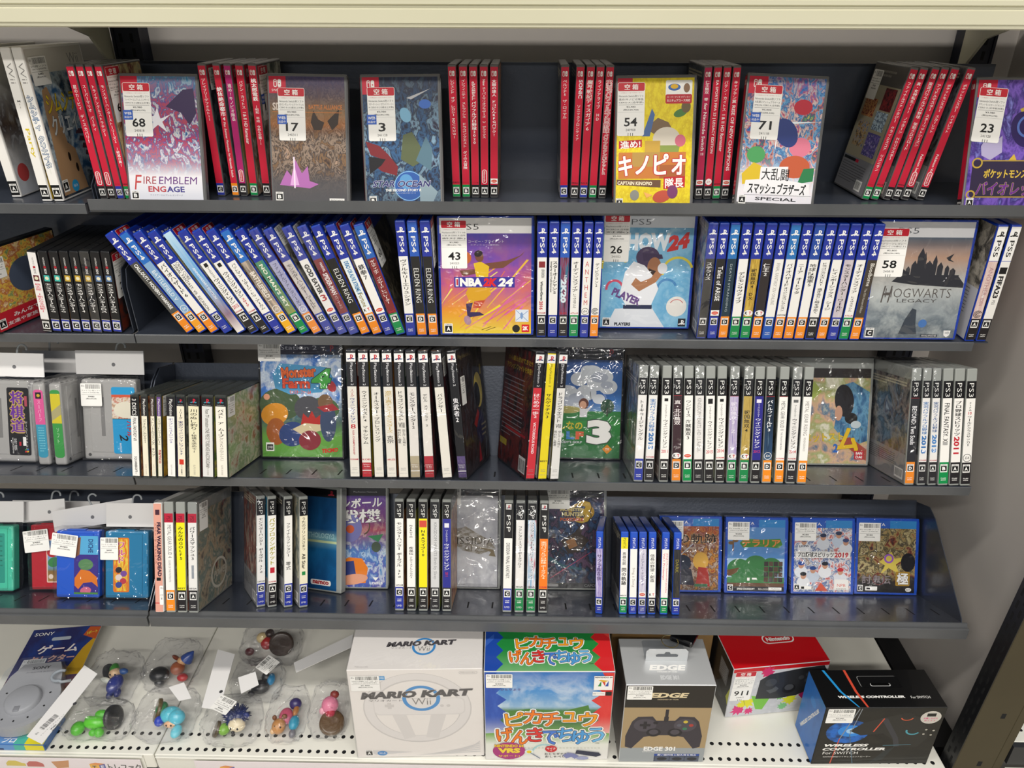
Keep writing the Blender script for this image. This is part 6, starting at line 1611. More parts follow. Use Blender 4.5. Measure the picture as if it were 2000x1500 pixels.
def bag(mw, label, w, h, d, hz, hh, seed, group, hw=None, hrot=0.0, hook_at=0.0, tagpos=None, hook_lean=10, hdx=0.0, hy=None, tagtxt=('¥480', '(税込¥528)')):
    """Clear bag round a cartridge of w x h x d (mm, origin at its bottom front middle), with a folded header card."""
    t = thing('clear_bag', label, 'plastic bag', mw, group)
    m = MB(); crinkle_box(m, -w / 2 - 1.6, w / 2 + 1.6, -2.2, d + 2.0, -.1, h + 4, 1.5, seed, BAG)
    m.geo([(-w / 2 - 1, -3.6, .2), (w / 2 + 1, -4.2, .2), (w / 2 + 1.5, -2.4, 7), (-w / 2 - 1, -2.4, 6)], [(0, 1, 2, 3)], BAG)
    m.build('film', t, True)
    hw = hw or w + 8
    c = MB()
    c.box(-hw / 2, hw / 2, -.4, .4, 0, hh, HEAD); c.box(-hw / 2, hw / 2, -1.4, -.8, 0, hh, HEAD); c.box(-hw / 2, hw / 2, -1.4, .4, hh, hh + .5, HEAD)
    p = PR((0, -1.45, 0), (1, 0, 0), (0, 0, 1), (0, -1, 0)); p.ellp(hook_at, hh * .42, 3, 3, M('#77787c', .6), 0, 18)
    c.geo(p.v, p.f, M('#77787c', .6))
    ob = c.build('header_card', t); ob.matrix_local = T(hdx, d / 2 if hy is None else hy, hz) @ RY(hrot)
    hk = hook(ob, hook_at + 2, hh * .42 + 14, 1.6, hook_lean)
    if tagpos:
        F = ((0, -4.4, 0), (1, 0, 0), (0, 0, 1), (0, -1, 0))
        bar_tag(t, F, tagpos[0], tagpos[1], tagtxt[0], tagtxt[1], 'ファミコン用ソフト', tagpos[2], tagpos[3], tagpos[4] if len(tagpos) > 4 else 0)
    return t

def sfc(mw, label, lab=None, side=None):
    t = thing('game_cartridge', label, 'game cartridge', mw, 'grey cartridges')
    g = M('#a9a8a6', .45)
    m = MB(); m.rbox(-43.5, 43.5, 0, 19, 0, 128, g, 4, 3); m.build('cartridge_body', t)
    m = MB()
    m.rbox(-30, 36, -.8, .4, 12, 122, g, .4, 1)
    for i in range(6):
        m.box(-38 + i * 12, -31 + i * 12, 2, 15, 127.6, 128.8, M('#8e8d8b', .5))
    m.build('raised_panel', t)
    m = MB(); m.rbox(-13, -7, -1.3, .2, 38, 100, M('#7d7c7b', .5), .6, 2); m.lathe([(0, 0), (2.4, 0), (2.4, .8), (0, .8)], M('#6a6a6a', .4, 0, .7), (-34, .2, 8), 16, Matrix.Rotation(R(90), 3, 'X')); m.build('grip_slot', t)
    if lab:
        p = PR((0, -.9, 0), (1, 0, 0), (0, 0, 1), (0, -1, 0)); lab(p); p.build('label', t)
    if side:
        p = PR((-43.6, 19, 0), (0, -1, 0), (0, 0, 1), (-1, 0, 0)); side(p); p.build('edge_label', t)
    return t

def lab1(p):
    p.rrect(2, 11, 36, 117, 3, INK('#17151a'))
    p.vtext('将棋道', 17, 112, 66, 22, INK('#6a2f9a'), .06, INK('#c8a860')); p.rect(29, 88, 33, 104, INK('#b0485a'))
    p.text('スーパーファミコン', 30, 42, 46, 3.4, W_, -90); p.rect(24, 26, 29, 40, W_); p.rect(18, 26, 21, 32, INK('#c02838')); p.vtext('将棋', 12, 38, 20, 5, INK('#d8d8d8')); p.text('KONAMI', 8, 26, 24, 2, W_, -90)
    for k, a in enumerate(('#d0303a', '#e0b030', '#3a8a4a', '#3a6ac0')):
        p.ellp(28 + (k % 2) * 3, 17 + (k // 2) * 3, 1.8, 1.2, INK(a), 30)
def lab2(p):
    p.rrect(5, 10, 42, 116, 3, INK('#1f9fd8')); p.rect(5, 100, 42, 104, INK('#d85a3a')); p.rect(5, 66, 42, 100, ART(('#4a3a7a', '#d8b088', '#e8e4d8', '#c86a4a', '#f0e8d8'), 3, 5)); p.ellp(26, 80, 18, 13, INK('#ece6d2')); p.rect(5, 65, 42, 66, K)
    p.text('バトル', 32, 50, 24, 9, INK('#c8283c'), -90, .05, 0, K); p.text('2', 22, 36, 12, 13, K, -80, .02, .3); p.text('BANPRESTO', 16, 20, 14, 3, W_, -90)
def edge_a(p):
    p.rrect(2, 12, 17, 118, 5, INK('#3a9ab8')); p.rrect(2, 66, 17, 118, 5, INK('#e05a9a')); p.rect(2, 64, 17, 80, INK('#e05a9a')); p.rect(5, 104, 14, 114, INK('#1c1a20')); p.ellp(9.5, 109, 2.5, 2.5, INK('#d0b030')); p.vtext('スーパーフ', 9.5, 102, 34, 6, INK('#f4c8dc')); p.lines(5, 58, 9, 10, 4, 1.4, INK('#7ac8d8'), random.Random(4))
def edge_b(p):
    p.rrect(2, 12, 17, 118, 5, INK('#3a9a48')); p.rect(2, 66, 17, 112, INK('#d8c82a')); p.poly([(2, 84), (17, 96), (17, 80), (2, 70)], INK('#b0a878')); p.vtext('ソフト', 9.5, 60, 26, 5, INK('#c8e8c8'))
for X, t_, roll, yaw, lb, la, sd, hdr, tp, bl in (
        (-800.5, 59, .8, 0, 'grey cartridge with black label and violet lettering, in a bag', lab1, None, dict(hw=112, hz=133, hh=36, hook_at=10), None, 'clear bag with white header holding the black-labelled grey cartridge'),
        (-651.6, 81, 0, 0, 'grey cartridge with bright blue label, in a bag beside the jewel cases', lab2, None, dict(hw=108, hz=135, hh=37, hook_at=6), (-41, 122, 33, 36), 'clear bag with white header holding the blue-labelled grey cartridge')):
    mw = place(3, X, t_, 1.2, yaw, roll, 2.5, 43, 19)
    sfc(mw, lb, la, sd)
    bag(mw, bl, 87, 128, 19, seed=X * .01, group='bagged cartridges', tagpos=tp, **hdr)
for X, yw, lb, sd, bl, hz in ((-737.2, 90, 'grey cartridge standing edge-on, its edge label pink and cyan', edge_a, 'clear bag round the cartridge with pink and cyan edge', 130), (-711.6, 90, 'grey cartridge standing edge-on, its edge label yellow and green', edge_b, 'clear bag round the cartridge with yellow and green edge', 124)):
    mw = place(3, X, 90, 1.2, yw, 0, 0) @ T(0, -9.5, 0)
    sfc(mw, lb, None, sd)
    t = thing('clear_bag', bl, 'plastic bag', mw, 'bagged cartridges')
    m = MB(); crinkle_box(m, -46, 45.5, -1.4, 20.4, -.15, 131, 1.0, X, BAG); m.build('film', t, True)
t = thing('header_card', 'blank white header card standing behind the bagged grey cartridges', 'header card', place(3, -745, 139.6, 132, 0, 0, 0), 'header cards')
m = MB(); m.box(-74, 60, 0, 1, 0, 36, HEAD); m.build('card', t)
hook(t, -30, 34, 1.5, 5)

FCB = {'t': '#1b7cab', 'b': '#1c5bd0', 'r': '#bb1f2e', 'm': '#49c9a8'}
def fami(mw, label, col, lab):
    t = thing('game_cartridge', label, 'game cartridge', mw, 'coloured cartridges')
    c = M(col, .3, .2)
    m = MB(); m.rbox(-35, 35, 0, 17, 0, 108, c, 2.5, 2); m.build('cartridge_body', t)
    m = MB()
    m.rbox(-33, 26, -1.2, .3, 4, 104, c, .5, 1)
    for i in range(4):
        m.box(28.5, 33.5, -.8, .2, 20 + i * 18, 32 + i * 18, c)
    m.box(-20, 10, 5, 12, 107.5, 109.5, c)
    m.build('raised_panel', t)
    p = PR((0, -1.3, 0), (1, 0, 0), (0, 0, 1), (0, -1, 0)); lab(p); p.build('label', t)
    return t
def l_t(p):
    p.rrect(-21, 10, 5, 98, 3, INK('#e07a1c')); p.rrect(-19, 12, 3, 96, 3, ART(('#e8c030', '#e0601c', '#f0d840', '#d8481a'), 3, 3, 1)); p.vtext('ワルド', -8, 92, 36, 13, INK('#d04a9a'), .06, INK('#f0e0a0'))
    for x, y, c in ((-12, 46, '#2a2028'), (-4, 40, '#7a4aa0'), (-12, 34, '#e8d8d0'), (-5, 28, '#c03a4a'), (-12, 22, '#3a4a9a')):
        p.ellp(x, y, 5.5, 5, INK(c), 20, 12)
def l_b(p):
    p.rect(-5, 6, 34, 84, INK('#3a2a8a')); p.rect(4, 70, 34, 100, INK('#58b0e0')); p.text('DICHE', 22, 84, 22, 8, INK('#1a4a88'), -90, .03)
    p.poly([(-4, 32), (6, 46), (20, 44), (32, 34), (34, 18), (24, 26), (10, 24), (2, 14), (-4, 20)], INK('#e07a1c')); p.ellp(14, 54, 12, 9, INK('#5a8a5a')); p.ellp(14, 12, 9, 6, INK('#d06a8a'), 10); p.rect(-5, 6, 34, 9, INK('#4a8a3a')); p.poly([(-4, 96), (6, 98), (4, 70), (-2, 66)], INK('#8a5a3a'))
def l_r(p):
    p.rrect(-8, 12, 33, 84, 2, INK('#e8c8b8')); p.rect(-6, 14, 31, 82, ART(('#6a94c8', '#8ab0d8', '#4a7ab8'), 3, 2, 1, [(0, '#a8844a', 1), (.25, '#8a6a38', 1), (.3, '#5a7a48', .6), (.5, '#6a94c8', 0)])); p.ellp(2, 62, 9, 8, INK('#c02a30')); p.ellp(4, 46, 10, 8, INK('#3a8a4a'), 20); p.ellp(20, 30, 8, 7, INK('#b08a4a')); p.ellp(-1, 22, 4, 4, INK('#e8d8c8'))
def l_m(p):
    p.rrect(-20, 14, 22, 96, 2, INK('#2a9a88')); p.lines(-16, 90, 34, 8, 8, 2, INK('#1a6a5a'), random.Random(1))
for X, t_, roll, cl, lb, la, bl, hd, tp in (
        (-636.5, 32, -.3, 't', 'teal blue cartridge with orange label, in a bag', l_t, 'clear bag with white header holding the teal blue cartridge', dict(hw=82, hz=114, hh=38, hook_at=-2, hook_lean=4, hdx=4), (-40, 99, 29, 36)),
        (-716.5, 32, .0, 'b', 'royal blue cartridge with violet and orange label, in a bag', l_b, 'clear bag with tilted white header holding the royal blue cartridge', dict(hw=136, hz=112, hh=34, hook_at=-2, hrot=-10, hook_lean=-20, hdx=14, hy=26), (-38, 106, 42, 36, -7)),
        (-779.0, 66, -1.5, 'r', 'dark red cartridge with picture label, in a bag', l_r, 'clear bag with white header holding the dark red cartridge', dict(hw=74, hz=113, hh=34, hook_at=10, hook_lean=14, hdx=-16, hrot=-4), (-45, 98, 42, 36, 6)),
        (-872.0, 55, -.6, 'm', 'mint green cartridge in a bag, cut by the picture edge', l_m, 'clear bag with white header holding the mint green cartridge', dict(hw=96, hz=113, hh=34, hook_at=-6), None)):
    mw = place(4, X, t_, 1.2, 0, roll, 2.5, 35, 17)
    fami(mw, lb, FCB[cl], la)
    bag(mw, bl, 70, 108, 17, seed=X * .013, group='bagged cartridges', tagpos=tp, **hd)
t = thing('header_card', 'blank white header card standing behind the bagged coloured cartridges', 'header card', place(4, -790, 120, 100, 0, 0, 0), 'header cards')
m = MB(); m.box(-90, 62, 0, 1, 0, 40, HEAD); m.build('card', t)
hook(t, 8, 36, 1.5, 8)
t = thing('header_card', 'small blank header card behind the teal blue cartridge', 'header card', place(4, -620, 100, 88, 0, 8, 0), 'header cards')
m = MB(); m.box(-30, 30, 0, 1, 0, 40, HEAD); m.build('card', t)
hook(t, -8, 36, 1.5, -14)

# ------------------------------------------------------------------ boxes on the base deck
def carton(label, x, y, yaw, w, h, d, base, prints, name='product_box', cat='box'):
    t = thing(name, label, cat, T(x, y, 145.9) @ RZ(yaw), 'boxes on the base deck')
    m = MB(); m.rbox(0, w, 0, d, 0, h, base, .8, 1); m.build('box_shell', t)
    FR = {'front_panel': ((0, -.1, 0), (1, 0, 0), (0, 0, 1), (0, -1, 0)), 'top_panel': ((0, 0, h + .1), (1, 0, 0), (0, 1, 0), (0, 0, 1)),
          'side_panel': ((-.1, d, 0), (0, -1, 0), (0, 0, 1), (-1, 0, 0))}
    for k, fn in prints.items():
        p = PR(*FR[k]); fn(p); p.build(k, t)
    return t, FR

def title_kart(p, cx, cz, w, h):
    p.ring(cx + w * .04, cz - h * .55, w * .135, w * .17, INK('#3f8fd0'), .95)
    p.text('MARIO', cx - w * .25, cz, w * .5, h, INK('#4a474a'), 2, .05, .2, INK('#a8a4a4'), .05); p.text('KART', cx + w * .27, cz + h * .2, w * .47, h, INK('#4a474a'), 2, .05, .2, INK('#a8a4a4'), .05)
    p.text('Wii', cx + w * .04, cz - h * 1.0, w * .17, h * .95, INK('#85827f'), 0, -.005); p.text('マリオカート', cx - w * .28, cz - h * .82, w * .3, h * .28, INK('#5a5658'))
def mk_front(p):
    w, h = 204, 197
    p.rect(1, 1, w - 1, h - 1, M('#ebe6e2', .3, .4))
    g, g2 = INK('#dad6d4'), INK('#cfcbc9')
    p.ring(102, 112, 66, 84, g2, .92); p.ring(102, 113, 68, 82, INK('#e2dedc'), .92)
    p.rrect(34, 98, 176, 136, 10, g); p.rrect(36, 100, 174, 134, 9, INK('#e4e0de')); p.poly([(62, 98), (84, 98), (96, 48), (78, 42)], g); p.poly([(122, 98), (146, 98), (132, 44), (112, 46)], g)
    p.rect(56, 112, 62, 126, g2); p.rect(52, 116, 66, 122, g2)
    for x in (140, 150):
        p.ellp(x, 118, 3, 3, g2)
    title_kart(p, 102, 143, 172, 15)
    for i in range(6):
        p.poly([(92 + i * 14, 4 + i * 2), (150 + i * 8, 9 + i * 4), (198, 12 + i * 5), (198, 10 + i * 5), (150 + i * 8, 6 + i * 4)], INK('#cfcdcd'))
    p.poly([(16, 18), (90, 12), (30, 6)], INK('#d4d2d2'))
    p.rrect(168, 186, 196, 192, 2.6, g2); p.rrect(169, 187, 195, 191, 2, INK('#ebe6e2')); p.text('Nintendo', 182, 189, 22, 2.6, INK('#8a8684'))
    p.rect(36, 176, 56, 184, INK('#3a9ad8')); p.text('同梱', 50, 180, 9, 4, W_); p.rating(19, 11, 12, 'A'); p.ellp(40, 10, 8, 5.6, INK('#3a86c8')); p.text('Wi-Fi', 40, 10, 10, 4, W_)
def mk_top(p):
    p.rect(1, 1, 203, 89, M('#ece8e4', .25, .5)); title_kart(p, 108, 50, 108, 10); p.text('Nintendo', 22, 6, 20, 2.4, INK('#a8a4a2'))
def mk_wrap(t):
    m = MB(); crinkle_box(m, -1, 205, -1.2, 91, -.12, 198, .55, 3, FILM, 7); m.build('plastic_wrap', t)
t, FR = carton('large white box with grey steering wheel picture', -261, 791, 2.2, 204, 197, 90, M('#e9e5e1', .35), {'front_panel': mk_front, 'top_panel': mk_top})
bar_tag(t, FR['front_panel'], 4, 186, '¥1,890', '(税込¥2,079)', 'Wii用ソフト', 44, 32, lift=1.3); mk_wrap(t)

def logo_pk(p, cx, cz, s, l2=True):
    og, og2, rd, bl = INK('#ee9a1c'), INK('#ec7a1e'), INK('#d8322c'), INK('#4f9ad8')
    for i, ch in enumerate('ピカチュウ'):
        p.text(ch, cx - s * .66 + i * s * .34, cz + s * .22 + (.04 if i % 2 else -.02) * s, s * (.34 if ch != 'ュ' else .24), s * (.36 if ch != 'ュ' else .26), W_, (5, -3, 2, 0, 4)[i], .03, 0, W_, .12)
    for i, ch in enumerate('げんきでちゅう'):
        p.text(ch, cx - s * .84 + i * s * .285, cz - s * .24 - (.05 if i % 2 else -.02) * s, s * .31, s * .38, W_, (8, -6, 4, -5, 6, -4, 8)[i], .03, 0, W_, .12)
    for i, ch in enumerate('ピカチュウ'):
        p.text(ch, cx - s * .66 + i * s * .34, cz + s * .22 + (.04 if i % 2 else -.02) * s, s * (.34 if ch != 'ュ' else .24), s * (.36 if ch != 'ュ' else .26), (og, og2, og2, og, og)[i], (5, -3, 2, 0, 4)[i], .03, 0, INK('#3a3a44'), .045)
    for i, ch in enumerate('げんきでちゅう'):
        p.text(ch, cx - s * .84 + i * s * .285, cz - s * .24 - (.05 if i % 2 else -.02) * s, s * .31, s * .38, (og2, og2, rd, INK('#4a7ad0'), bl, bl, INK('#6ab4e4'))[i], (8, -6, 4, -5, 6, -4, 8)[i], .03, 0, INK('#33343e'), .045)
def zig(p, x0, w, z0, z1, col, n, flip):
    s = -1 if flip else 1
    pts = [(x0, z0), (x0, z1)]
    st = (z1 - z0) / n
    for k in range(n):
        z = z1 - k * st
        pts += [(x0 + s * w * .62, z), (x0 + s * w, z - st * .5)]
    pts += [(x0 + s * w * .62, z0)]
    p.poly(pts, col)
def pk_top(p):
    p.rect(1, 1, 196, 107, ART(('#1a7a34', '#218a3e', '#2e9a4a'), 2, 3, .5, [(0, '#7ab87a', .8), (.4, '#2a8c44', .3)]))
    zig(p, 1, 28, 1, 107, INK('#1f49a8'), 4, False); zig(p, 196, 30, 1, 107, INK('#d8282c'), 4, True); p.poly([(1, 60), (14, 74), (14, 64), (1, 48)], INK('#3560bb')); p.poly([(196, 80), (182, 92), (182, 80), (196, 66)], INK('#e84a40'))
    p.poly([(60, 74), (84, 96), (112, 92), (108, 78), (84, 70)], INK('#2b9648'))
    logo_pk(p, 100, 42, 62); p.text('TM', 162, 14, 6, 2, K)
def pk_front(p):
    p.rect(1, 1, 196, 197, ART(('#3a80c8', '#5a9ad4', '#dfe9f0', '#4a8ccc'), 2.4, 4, 1, [(0, '#e6e4e2', 1), (.18, '#e2e4dc', 1), (.3, '#7aa84a', .95), (.44, '#3a6a2c', .95), (.58, '#4a7a34', .9), (.62, '#a8c4d8', .6), (.8, '#3a84cc', .4), (1, '#1f66b8', .9)]))
    p.poly([(1, 62), (1, 196), (20, 196), (12, 182), (30, 168), (18, 152), (34, 138), (20, 124), (36, 108), (24, 92), (36, 78), (24, 64)], ART(('#2348a4', '#2a52b0', '#3a62be'), 2, 3, .4, [(0, '#c8cce0', .8), (.3, '#2a50ae', .2)]))
    p.poly([(196, 62), (196, 196), (178, 196), (186, 180), (168, 166), (182, 152), (164, 136), (180, 122), (166, 106), (178, 92), (164, 78), (180, 64)], ART(('#d42a2c', '#dc3a36', '#e04a40'), 2, 5, .4, [(0, '#e8c0b8', .8), (.3, '#d83030', .2)]))
    p.poly([(36, 112), (70, 118), (120, 112), (160, 126), (166, 100), (36, 92)], INK('#4d8038'))
    logo_pk(p, 102, 78, 84); p.text('TM', 178, 40, 6, 2.4, K)
    p.rect(166, 160, 194, 190, W_); p.text('NINTENDO 64', 180, 187, 26, 3, K, 0, .03); p.poly([(172, 168), (177, 180), (177, 168)], INK('#2a8a44')); p.poly([(177, 180), (183, 168), (183, 180)], INK('#d03a2a')); p.poly([(183, 168), (188, 180), (188, 168)], INK('#2a4aa8')); p.poly([(172, 180), (176, 182), (188, 180), (182, 177)], INK('#e0b030'))
    p.rect(165, 148, 184, 156, W_); p.text('振動パック対応', 174, 152, 17, 2.4, K); p.rect(185, 148, 194, 156, K)
    p.text('ひとりよう', 40, 161, 30, 4, INK('#5a4a8a'), 0, .04)
    p.ellp(38, 22, 26, 20, INK('#a8347a')); p.text('NINTENDO 64', 38, 34, 46, 7, INK('#e8c030'), 0, .05, 0, INK('#7a2a2a')); p.text('VRS', 38, 23, 36, 12, INK('#f0d040'), 0, .07, 0, INK('#7a1f4a')); p.text('サポート!', 38, 10, 34, 5, INK('#f0d040'), 0, .04)
    for i in range(22):
        p.rect(62 + i * 5.6, 28.6, 65.5 + i * 5.6, 29.4, INK('#a0a890'))
    p.ring(94, 16, 18, 20, INK('#9ad0d8'), 1.1, 20, 170, 20); p.ellp(70, 20, 7, 6, INK('#d8e8e8')); p.ellp(70, 20, 4, 3.6, INK('#e8c830')); p.line(72, 18, 88, 4, 1.6, INK('#6a7890'))
    p.ellp(105, 27, 9.5, 8, INK('#c8242e')); p.text('マイク', 105, 28, 14, 4.6, W_, 0, .03); p.text('で', 105, 23, 4, 3, W_); p.text('おとモダチと', 113, 15, 36, 4.4, INK('#2a2a2e'), 0, .02); p.text('おしゃべり!', 113, 8.5, 34, 4.6, INK('#2a2a2e'), 0, .03)
    p.poly([(146, 24), (182, 18), (186, 12), (178, 8), (144, 16)], INK('#2c3148')); p.poly([(124, 12), (132, 18), (142, 16), (150, 10), (144, 3), (138, 8), (130, 4)], INK('#7a80b0')); p.ellp(156, 5, 10, 4, INK('#9aa0c4'))
t, FR = carton('blue, green and red box with big orange and blue lettering', -55, 792, 1.2, 197, 198, 108, M('#d9d9d6', .4), {'front_panel': pk_front, 'top_panel': pk_top})
bar_tag(t, FR['front_panel'], 3, 194, '¥480', '(税込¥528)', 'NINTENDO64用ソフト', 40, 29, lift=1.2)

def pad_shape(p, cx, cz, s, body, cross, dark, btns=True):
    p.poly([(cx - .5 * s, cz + .22 * s), (cx - .42 * s, cz + .32 * s), (cx - .2 * s, cz + .33 * s), (cx - .14 * s, cz + .24 * s), (cx + .14 * s, cz + .24 * s), (cx + .2 * s, cz + .33 * s), (cx + .42 * s, cz + .32 * s), (cx + .5 * s, cz + .22 * s),
            (cx + .58 * s, cz - .1 * s), (cx + .57 * s, cz - .34 * s), (cx + .47 * s, cz - .38 * s), (cx + .3 * s, cz - .12 * s), (cx + .14 * s, cz - .08 * s), (cx - .14 * s, cz - .08 * s), (cx - .3 * s, cz - .12 * s), (cx - .47 * s, cz - .38 * s), (cx - .57 * s, cz - .34 * s), (cx - .58 * s, cz - .1 * s)], body)
    p.ellp(cx - .3 * s, cz + .14 * s, .17 * s, .14 * s, cross); p.rect(cx - .38 * s, cz + .115 * s, cx - .22 * s, cz + .165 * s, dark); p.rect(cx - .325 * s, cz + .06 * s, cx - .275 * s, cz + .22 * s, dark)
    p.ellp(cx + .3 * s, cz + .14 * s, .17 * s, .14 * s, cross)
    if btns:
        for dx, dz, c in ((0, .075, '#c8b040'), (.09, 0, '#a83a34'), (-.09, 0, '#5a5a66'), (0, -.075, '#3a7a5a')):
            p.ellp(cx + (.3 + dx) * s, cz + (.14 + dz) * s, .035 * s, .03 * s, INK(c))
    for k in (-1, 1):
        p.ellp(cx + k * .16 * s, cz - .02 * s, .11 * s, .09 * s, dark); p.ellp(cx + k * .16 * s, cz - .01 * s, .07 * s, .055 * s, cross)
def ed_front(p):
    p.rect(1, 1, 135, 174, INK('#a8916c')); p.rect(1, 126, 135, 174, INK('#221e1a')); p.rect(1, 1, 135, 34, INK('#9aa0a4'))
    p.text('EDGE', 67, 153, 60, 11, INK('#e0cfa8'), 0, .05, .2); p.text('DESIGNED BY HORI', 66, 144, 32, 2.4, INK('#c8b898'), 0, .02, .1)
    pad_shape(p, 67, 72, 104, INK('#37323a'), INK('#4a454e'), INK('#211e24')); p.rect(65, 94, 70, 122, INK('#2a262c'))
    p.rect(64, 96, 71, 106, INK('#2a262c')); p.ellp(52, 92, 4, 3, INK('#211e24')); p.text('EDGE 301', 63, 32, 50, 10, W_, 0, .04); p.text('GAMING PAD', 46, 25, 20, 2.4, W_)
    p.rect(56, 2, 128, 20, INK('#3a4258')); p.rect(56, 15, 128, 20, INK('#2a4a9a')); p.text('高い操作性と耐久性を両立', 92, 17.4, 62, 3.6, W_, 0, .02)
    for i in range(3):
        p.rect(58 + i * 24, 3, 80 + i * 24, 14, INK('#4e5668')); p.ellp(69 + i * 24, 8, 8, 4, INK('#22252e'))
SILV = speckled('brushed_silver_card', '#d2d4d6', '#bfc2c5', 3, 0.3, 0.05, 0.35)
def ed_top(p):
    p.rect(1, 1, 135, 91, SILV); p.text('EDGE', 68, 33, 58, 11, W_, 0, .05, .2); p.text('DESIGNED BY HORI', 66, 25, 30, 2.4, W_, 0, .02); p.text('EDGE 301', 68, 14, 28, 8, INK('#d4d6d8'), 0, .04); p.rrect(36, 48, 101, 88, 4, INK('#8d9196'))
def ed_side(p):
    p.rect(1, 1, 91, 174, INK('#3a2c28'))
t, FR = carton('silver-topped box with dark wired gamepad picture on tan', 159, 792, .9, 136, 175, 92, SILV, {'front_panel': ed_front, 'top_panel': ed_top, 'side_panel': ed_side})
bar_tag(t, FR['front_panel'], 3, 173, '¥1,980', '(税込¥2,178)', 'ゲームコントローラー EDGE 301', 38, 29)
m = MB(); m.prism([(36, 0), (101, 0), (101, 20), (97, 25), (40, 25), (36, 20)], 46, 47, SILV)
pp = PR((0, 45.8, 0), (1, 0, 0), (0, 0, 1), (0, -1, 0)); pp.poly([(52, 9), (85, 9), (86, 13), (82, 15), (74, 15), (72, 19), (66, 19), (64, 15), (55, 15), (51, 13)], INK('#5c6066')); m.geo(pp.v, pp.f, INK('#5c6066'))
ob = m.build('hang_tab', t); ob.location.z = .1752
t2 = thing('security_tag', 'black anti-theft tag with wire ring lying on the silver box', 'security tag', T(253, 864, 333) @ RZ(0.9 - 28) @ RX(-16) @ T(0, 0, 4))
m = MB(); m.rbox(-17, 20, -14, 32, 0, 11, M('#0e0f12', .25, .3), 4, 3); m.rbox(-32, -6, 10, 32, 0, 11, M('#0e0f12', .25, .3), 4, 3); m.build('tag_body', t2)
m = MB(); m.tube([(-14 + 13 * math.cos(R(a)), -16 + 9 * math.sin(R(a)) - 4, 4 + 5 * math.sin(R(a))) for a in range(0, 361, 15)], .8, M('#c9b98a', .25, 0, .9), 6); m.build('wire_ring', t2)
m = MB(); m.rrect = None
pp = PR((0, 0, 11.1), (1, 0, 0), (0, 1, 0), (0, 0, 1)); pp.rrect(2, 22, 14, 28, 1, INK('#2a2b30')); pp.build('tag_mark', t2)

def splat(p, cx, cz, r, col, seed):
    rng = random.Random(seed); pts = []
    for i in range(18):
        a = 2 * math.pi * i / 18; k = r * (rng.uniform(.5, .75) if i % 2 else rng.uniform(.8, 1.25)); pts.append((cx + k * math.cos(a), cz + k * math.sin(a)))
    p.poly(pts, INK(col))
def ni_front(p):
    p.rect(1, 1, 166, 114, ART(('#d8d9de', '#c4c6cc', '#e4e5e8'), 3, 4, 1)); p.rect(1, 106, 166, 114, INK('#c8141e'))
    for a in ((20, 16, 13, '#d8327a', 1), (34, 34, 14, '#e0dc28', 2), (40, 12, 9, '#d8327a', 3), (24, 28, 8, '#e0dc28', 4), (110, 30, 13, '#d8dc30', 5), (92, 40, 8, '#6ab860', 6), (60, 102, 14, '#d0306a', 7), (100, 16, 10, '#7ac080', 8)):
        splat(p, *a)
    p.poly([(40, 48), (52, 14), (64, 12), (74, 40)], INK('#78c040')); p.poly([(124, 40), (146, 14), (160, 24), (166, 50), (166, 80), (150, 70)], INK('#b81f6a'))
    p.poly([(48, 40), (50, 84), (66, 96), (120, 104), (158, 106), (166, 92), (166, 60), (140, 50), (120, 40), (86, 36)], INK('#2a2c31')); p.ellp(70, 76, 10, 9, INK('#3d4046')); p.ellp(104, 58, 12, 11, INK('#1c1d21')); p.ellp(104, 61, 8, 7, INK('#474a50'))
    for x, z in ((134, 88), (146, 80), (134, 74), (122, 82)):
        p.ellp(x, z, 5, 4.6, INK('#3f4248'))
    p.poly([(64, 58), (74, 60), (80, 66), (86, 60), (82, 54), (72, 50)], INK('#505459')); p.text('Nintendo Switch Pro', 28, 40, 26, 2, INK('#666'), -75)
def ni_top(p):
    p.rect(1, 1, 166, 94, M('#d0141e', .3, .4)); p.rrect(72, 46, 128, 66, 9, W_); p.rrect(74, 48, 126, 64, 8, M('#d0141e', .3, .4)); p.text('Nintendo', 100, 56, 42, 9, W_, 0, .05)
def ni_side(p):
    p.rect(1, 1, 94, 114, INK('#1d1e22')); p.rect(46, 58, 80, 96, INK('#77777a')); p.lines(48, 92, 28, 8, 4, 1.4, INK('#c8c8c8'), random.Random(3)); p.poly([(84, 40), (94, 30), (94, 70)], INK('#d8dc30')); p.ellp(50, 26, 22, 12, INK('#3a3c42'))
t, FR = carton('bright red box with black gamepad and paint splashes', 350, 879, 7.5, 167, 115, 95, M('#c9cacd', .4), {'front_panel': ni_front, 'top_panel': ni_top, 'side_panel': ni_side})
price_tag(t, FR['front_panel'], 5, 108, '911', '240812', '¥4,480', '(税込¥4,928)', ('Switch Proコントローラー', 'スプラトゥーン2', 'エディション'), False, -3)

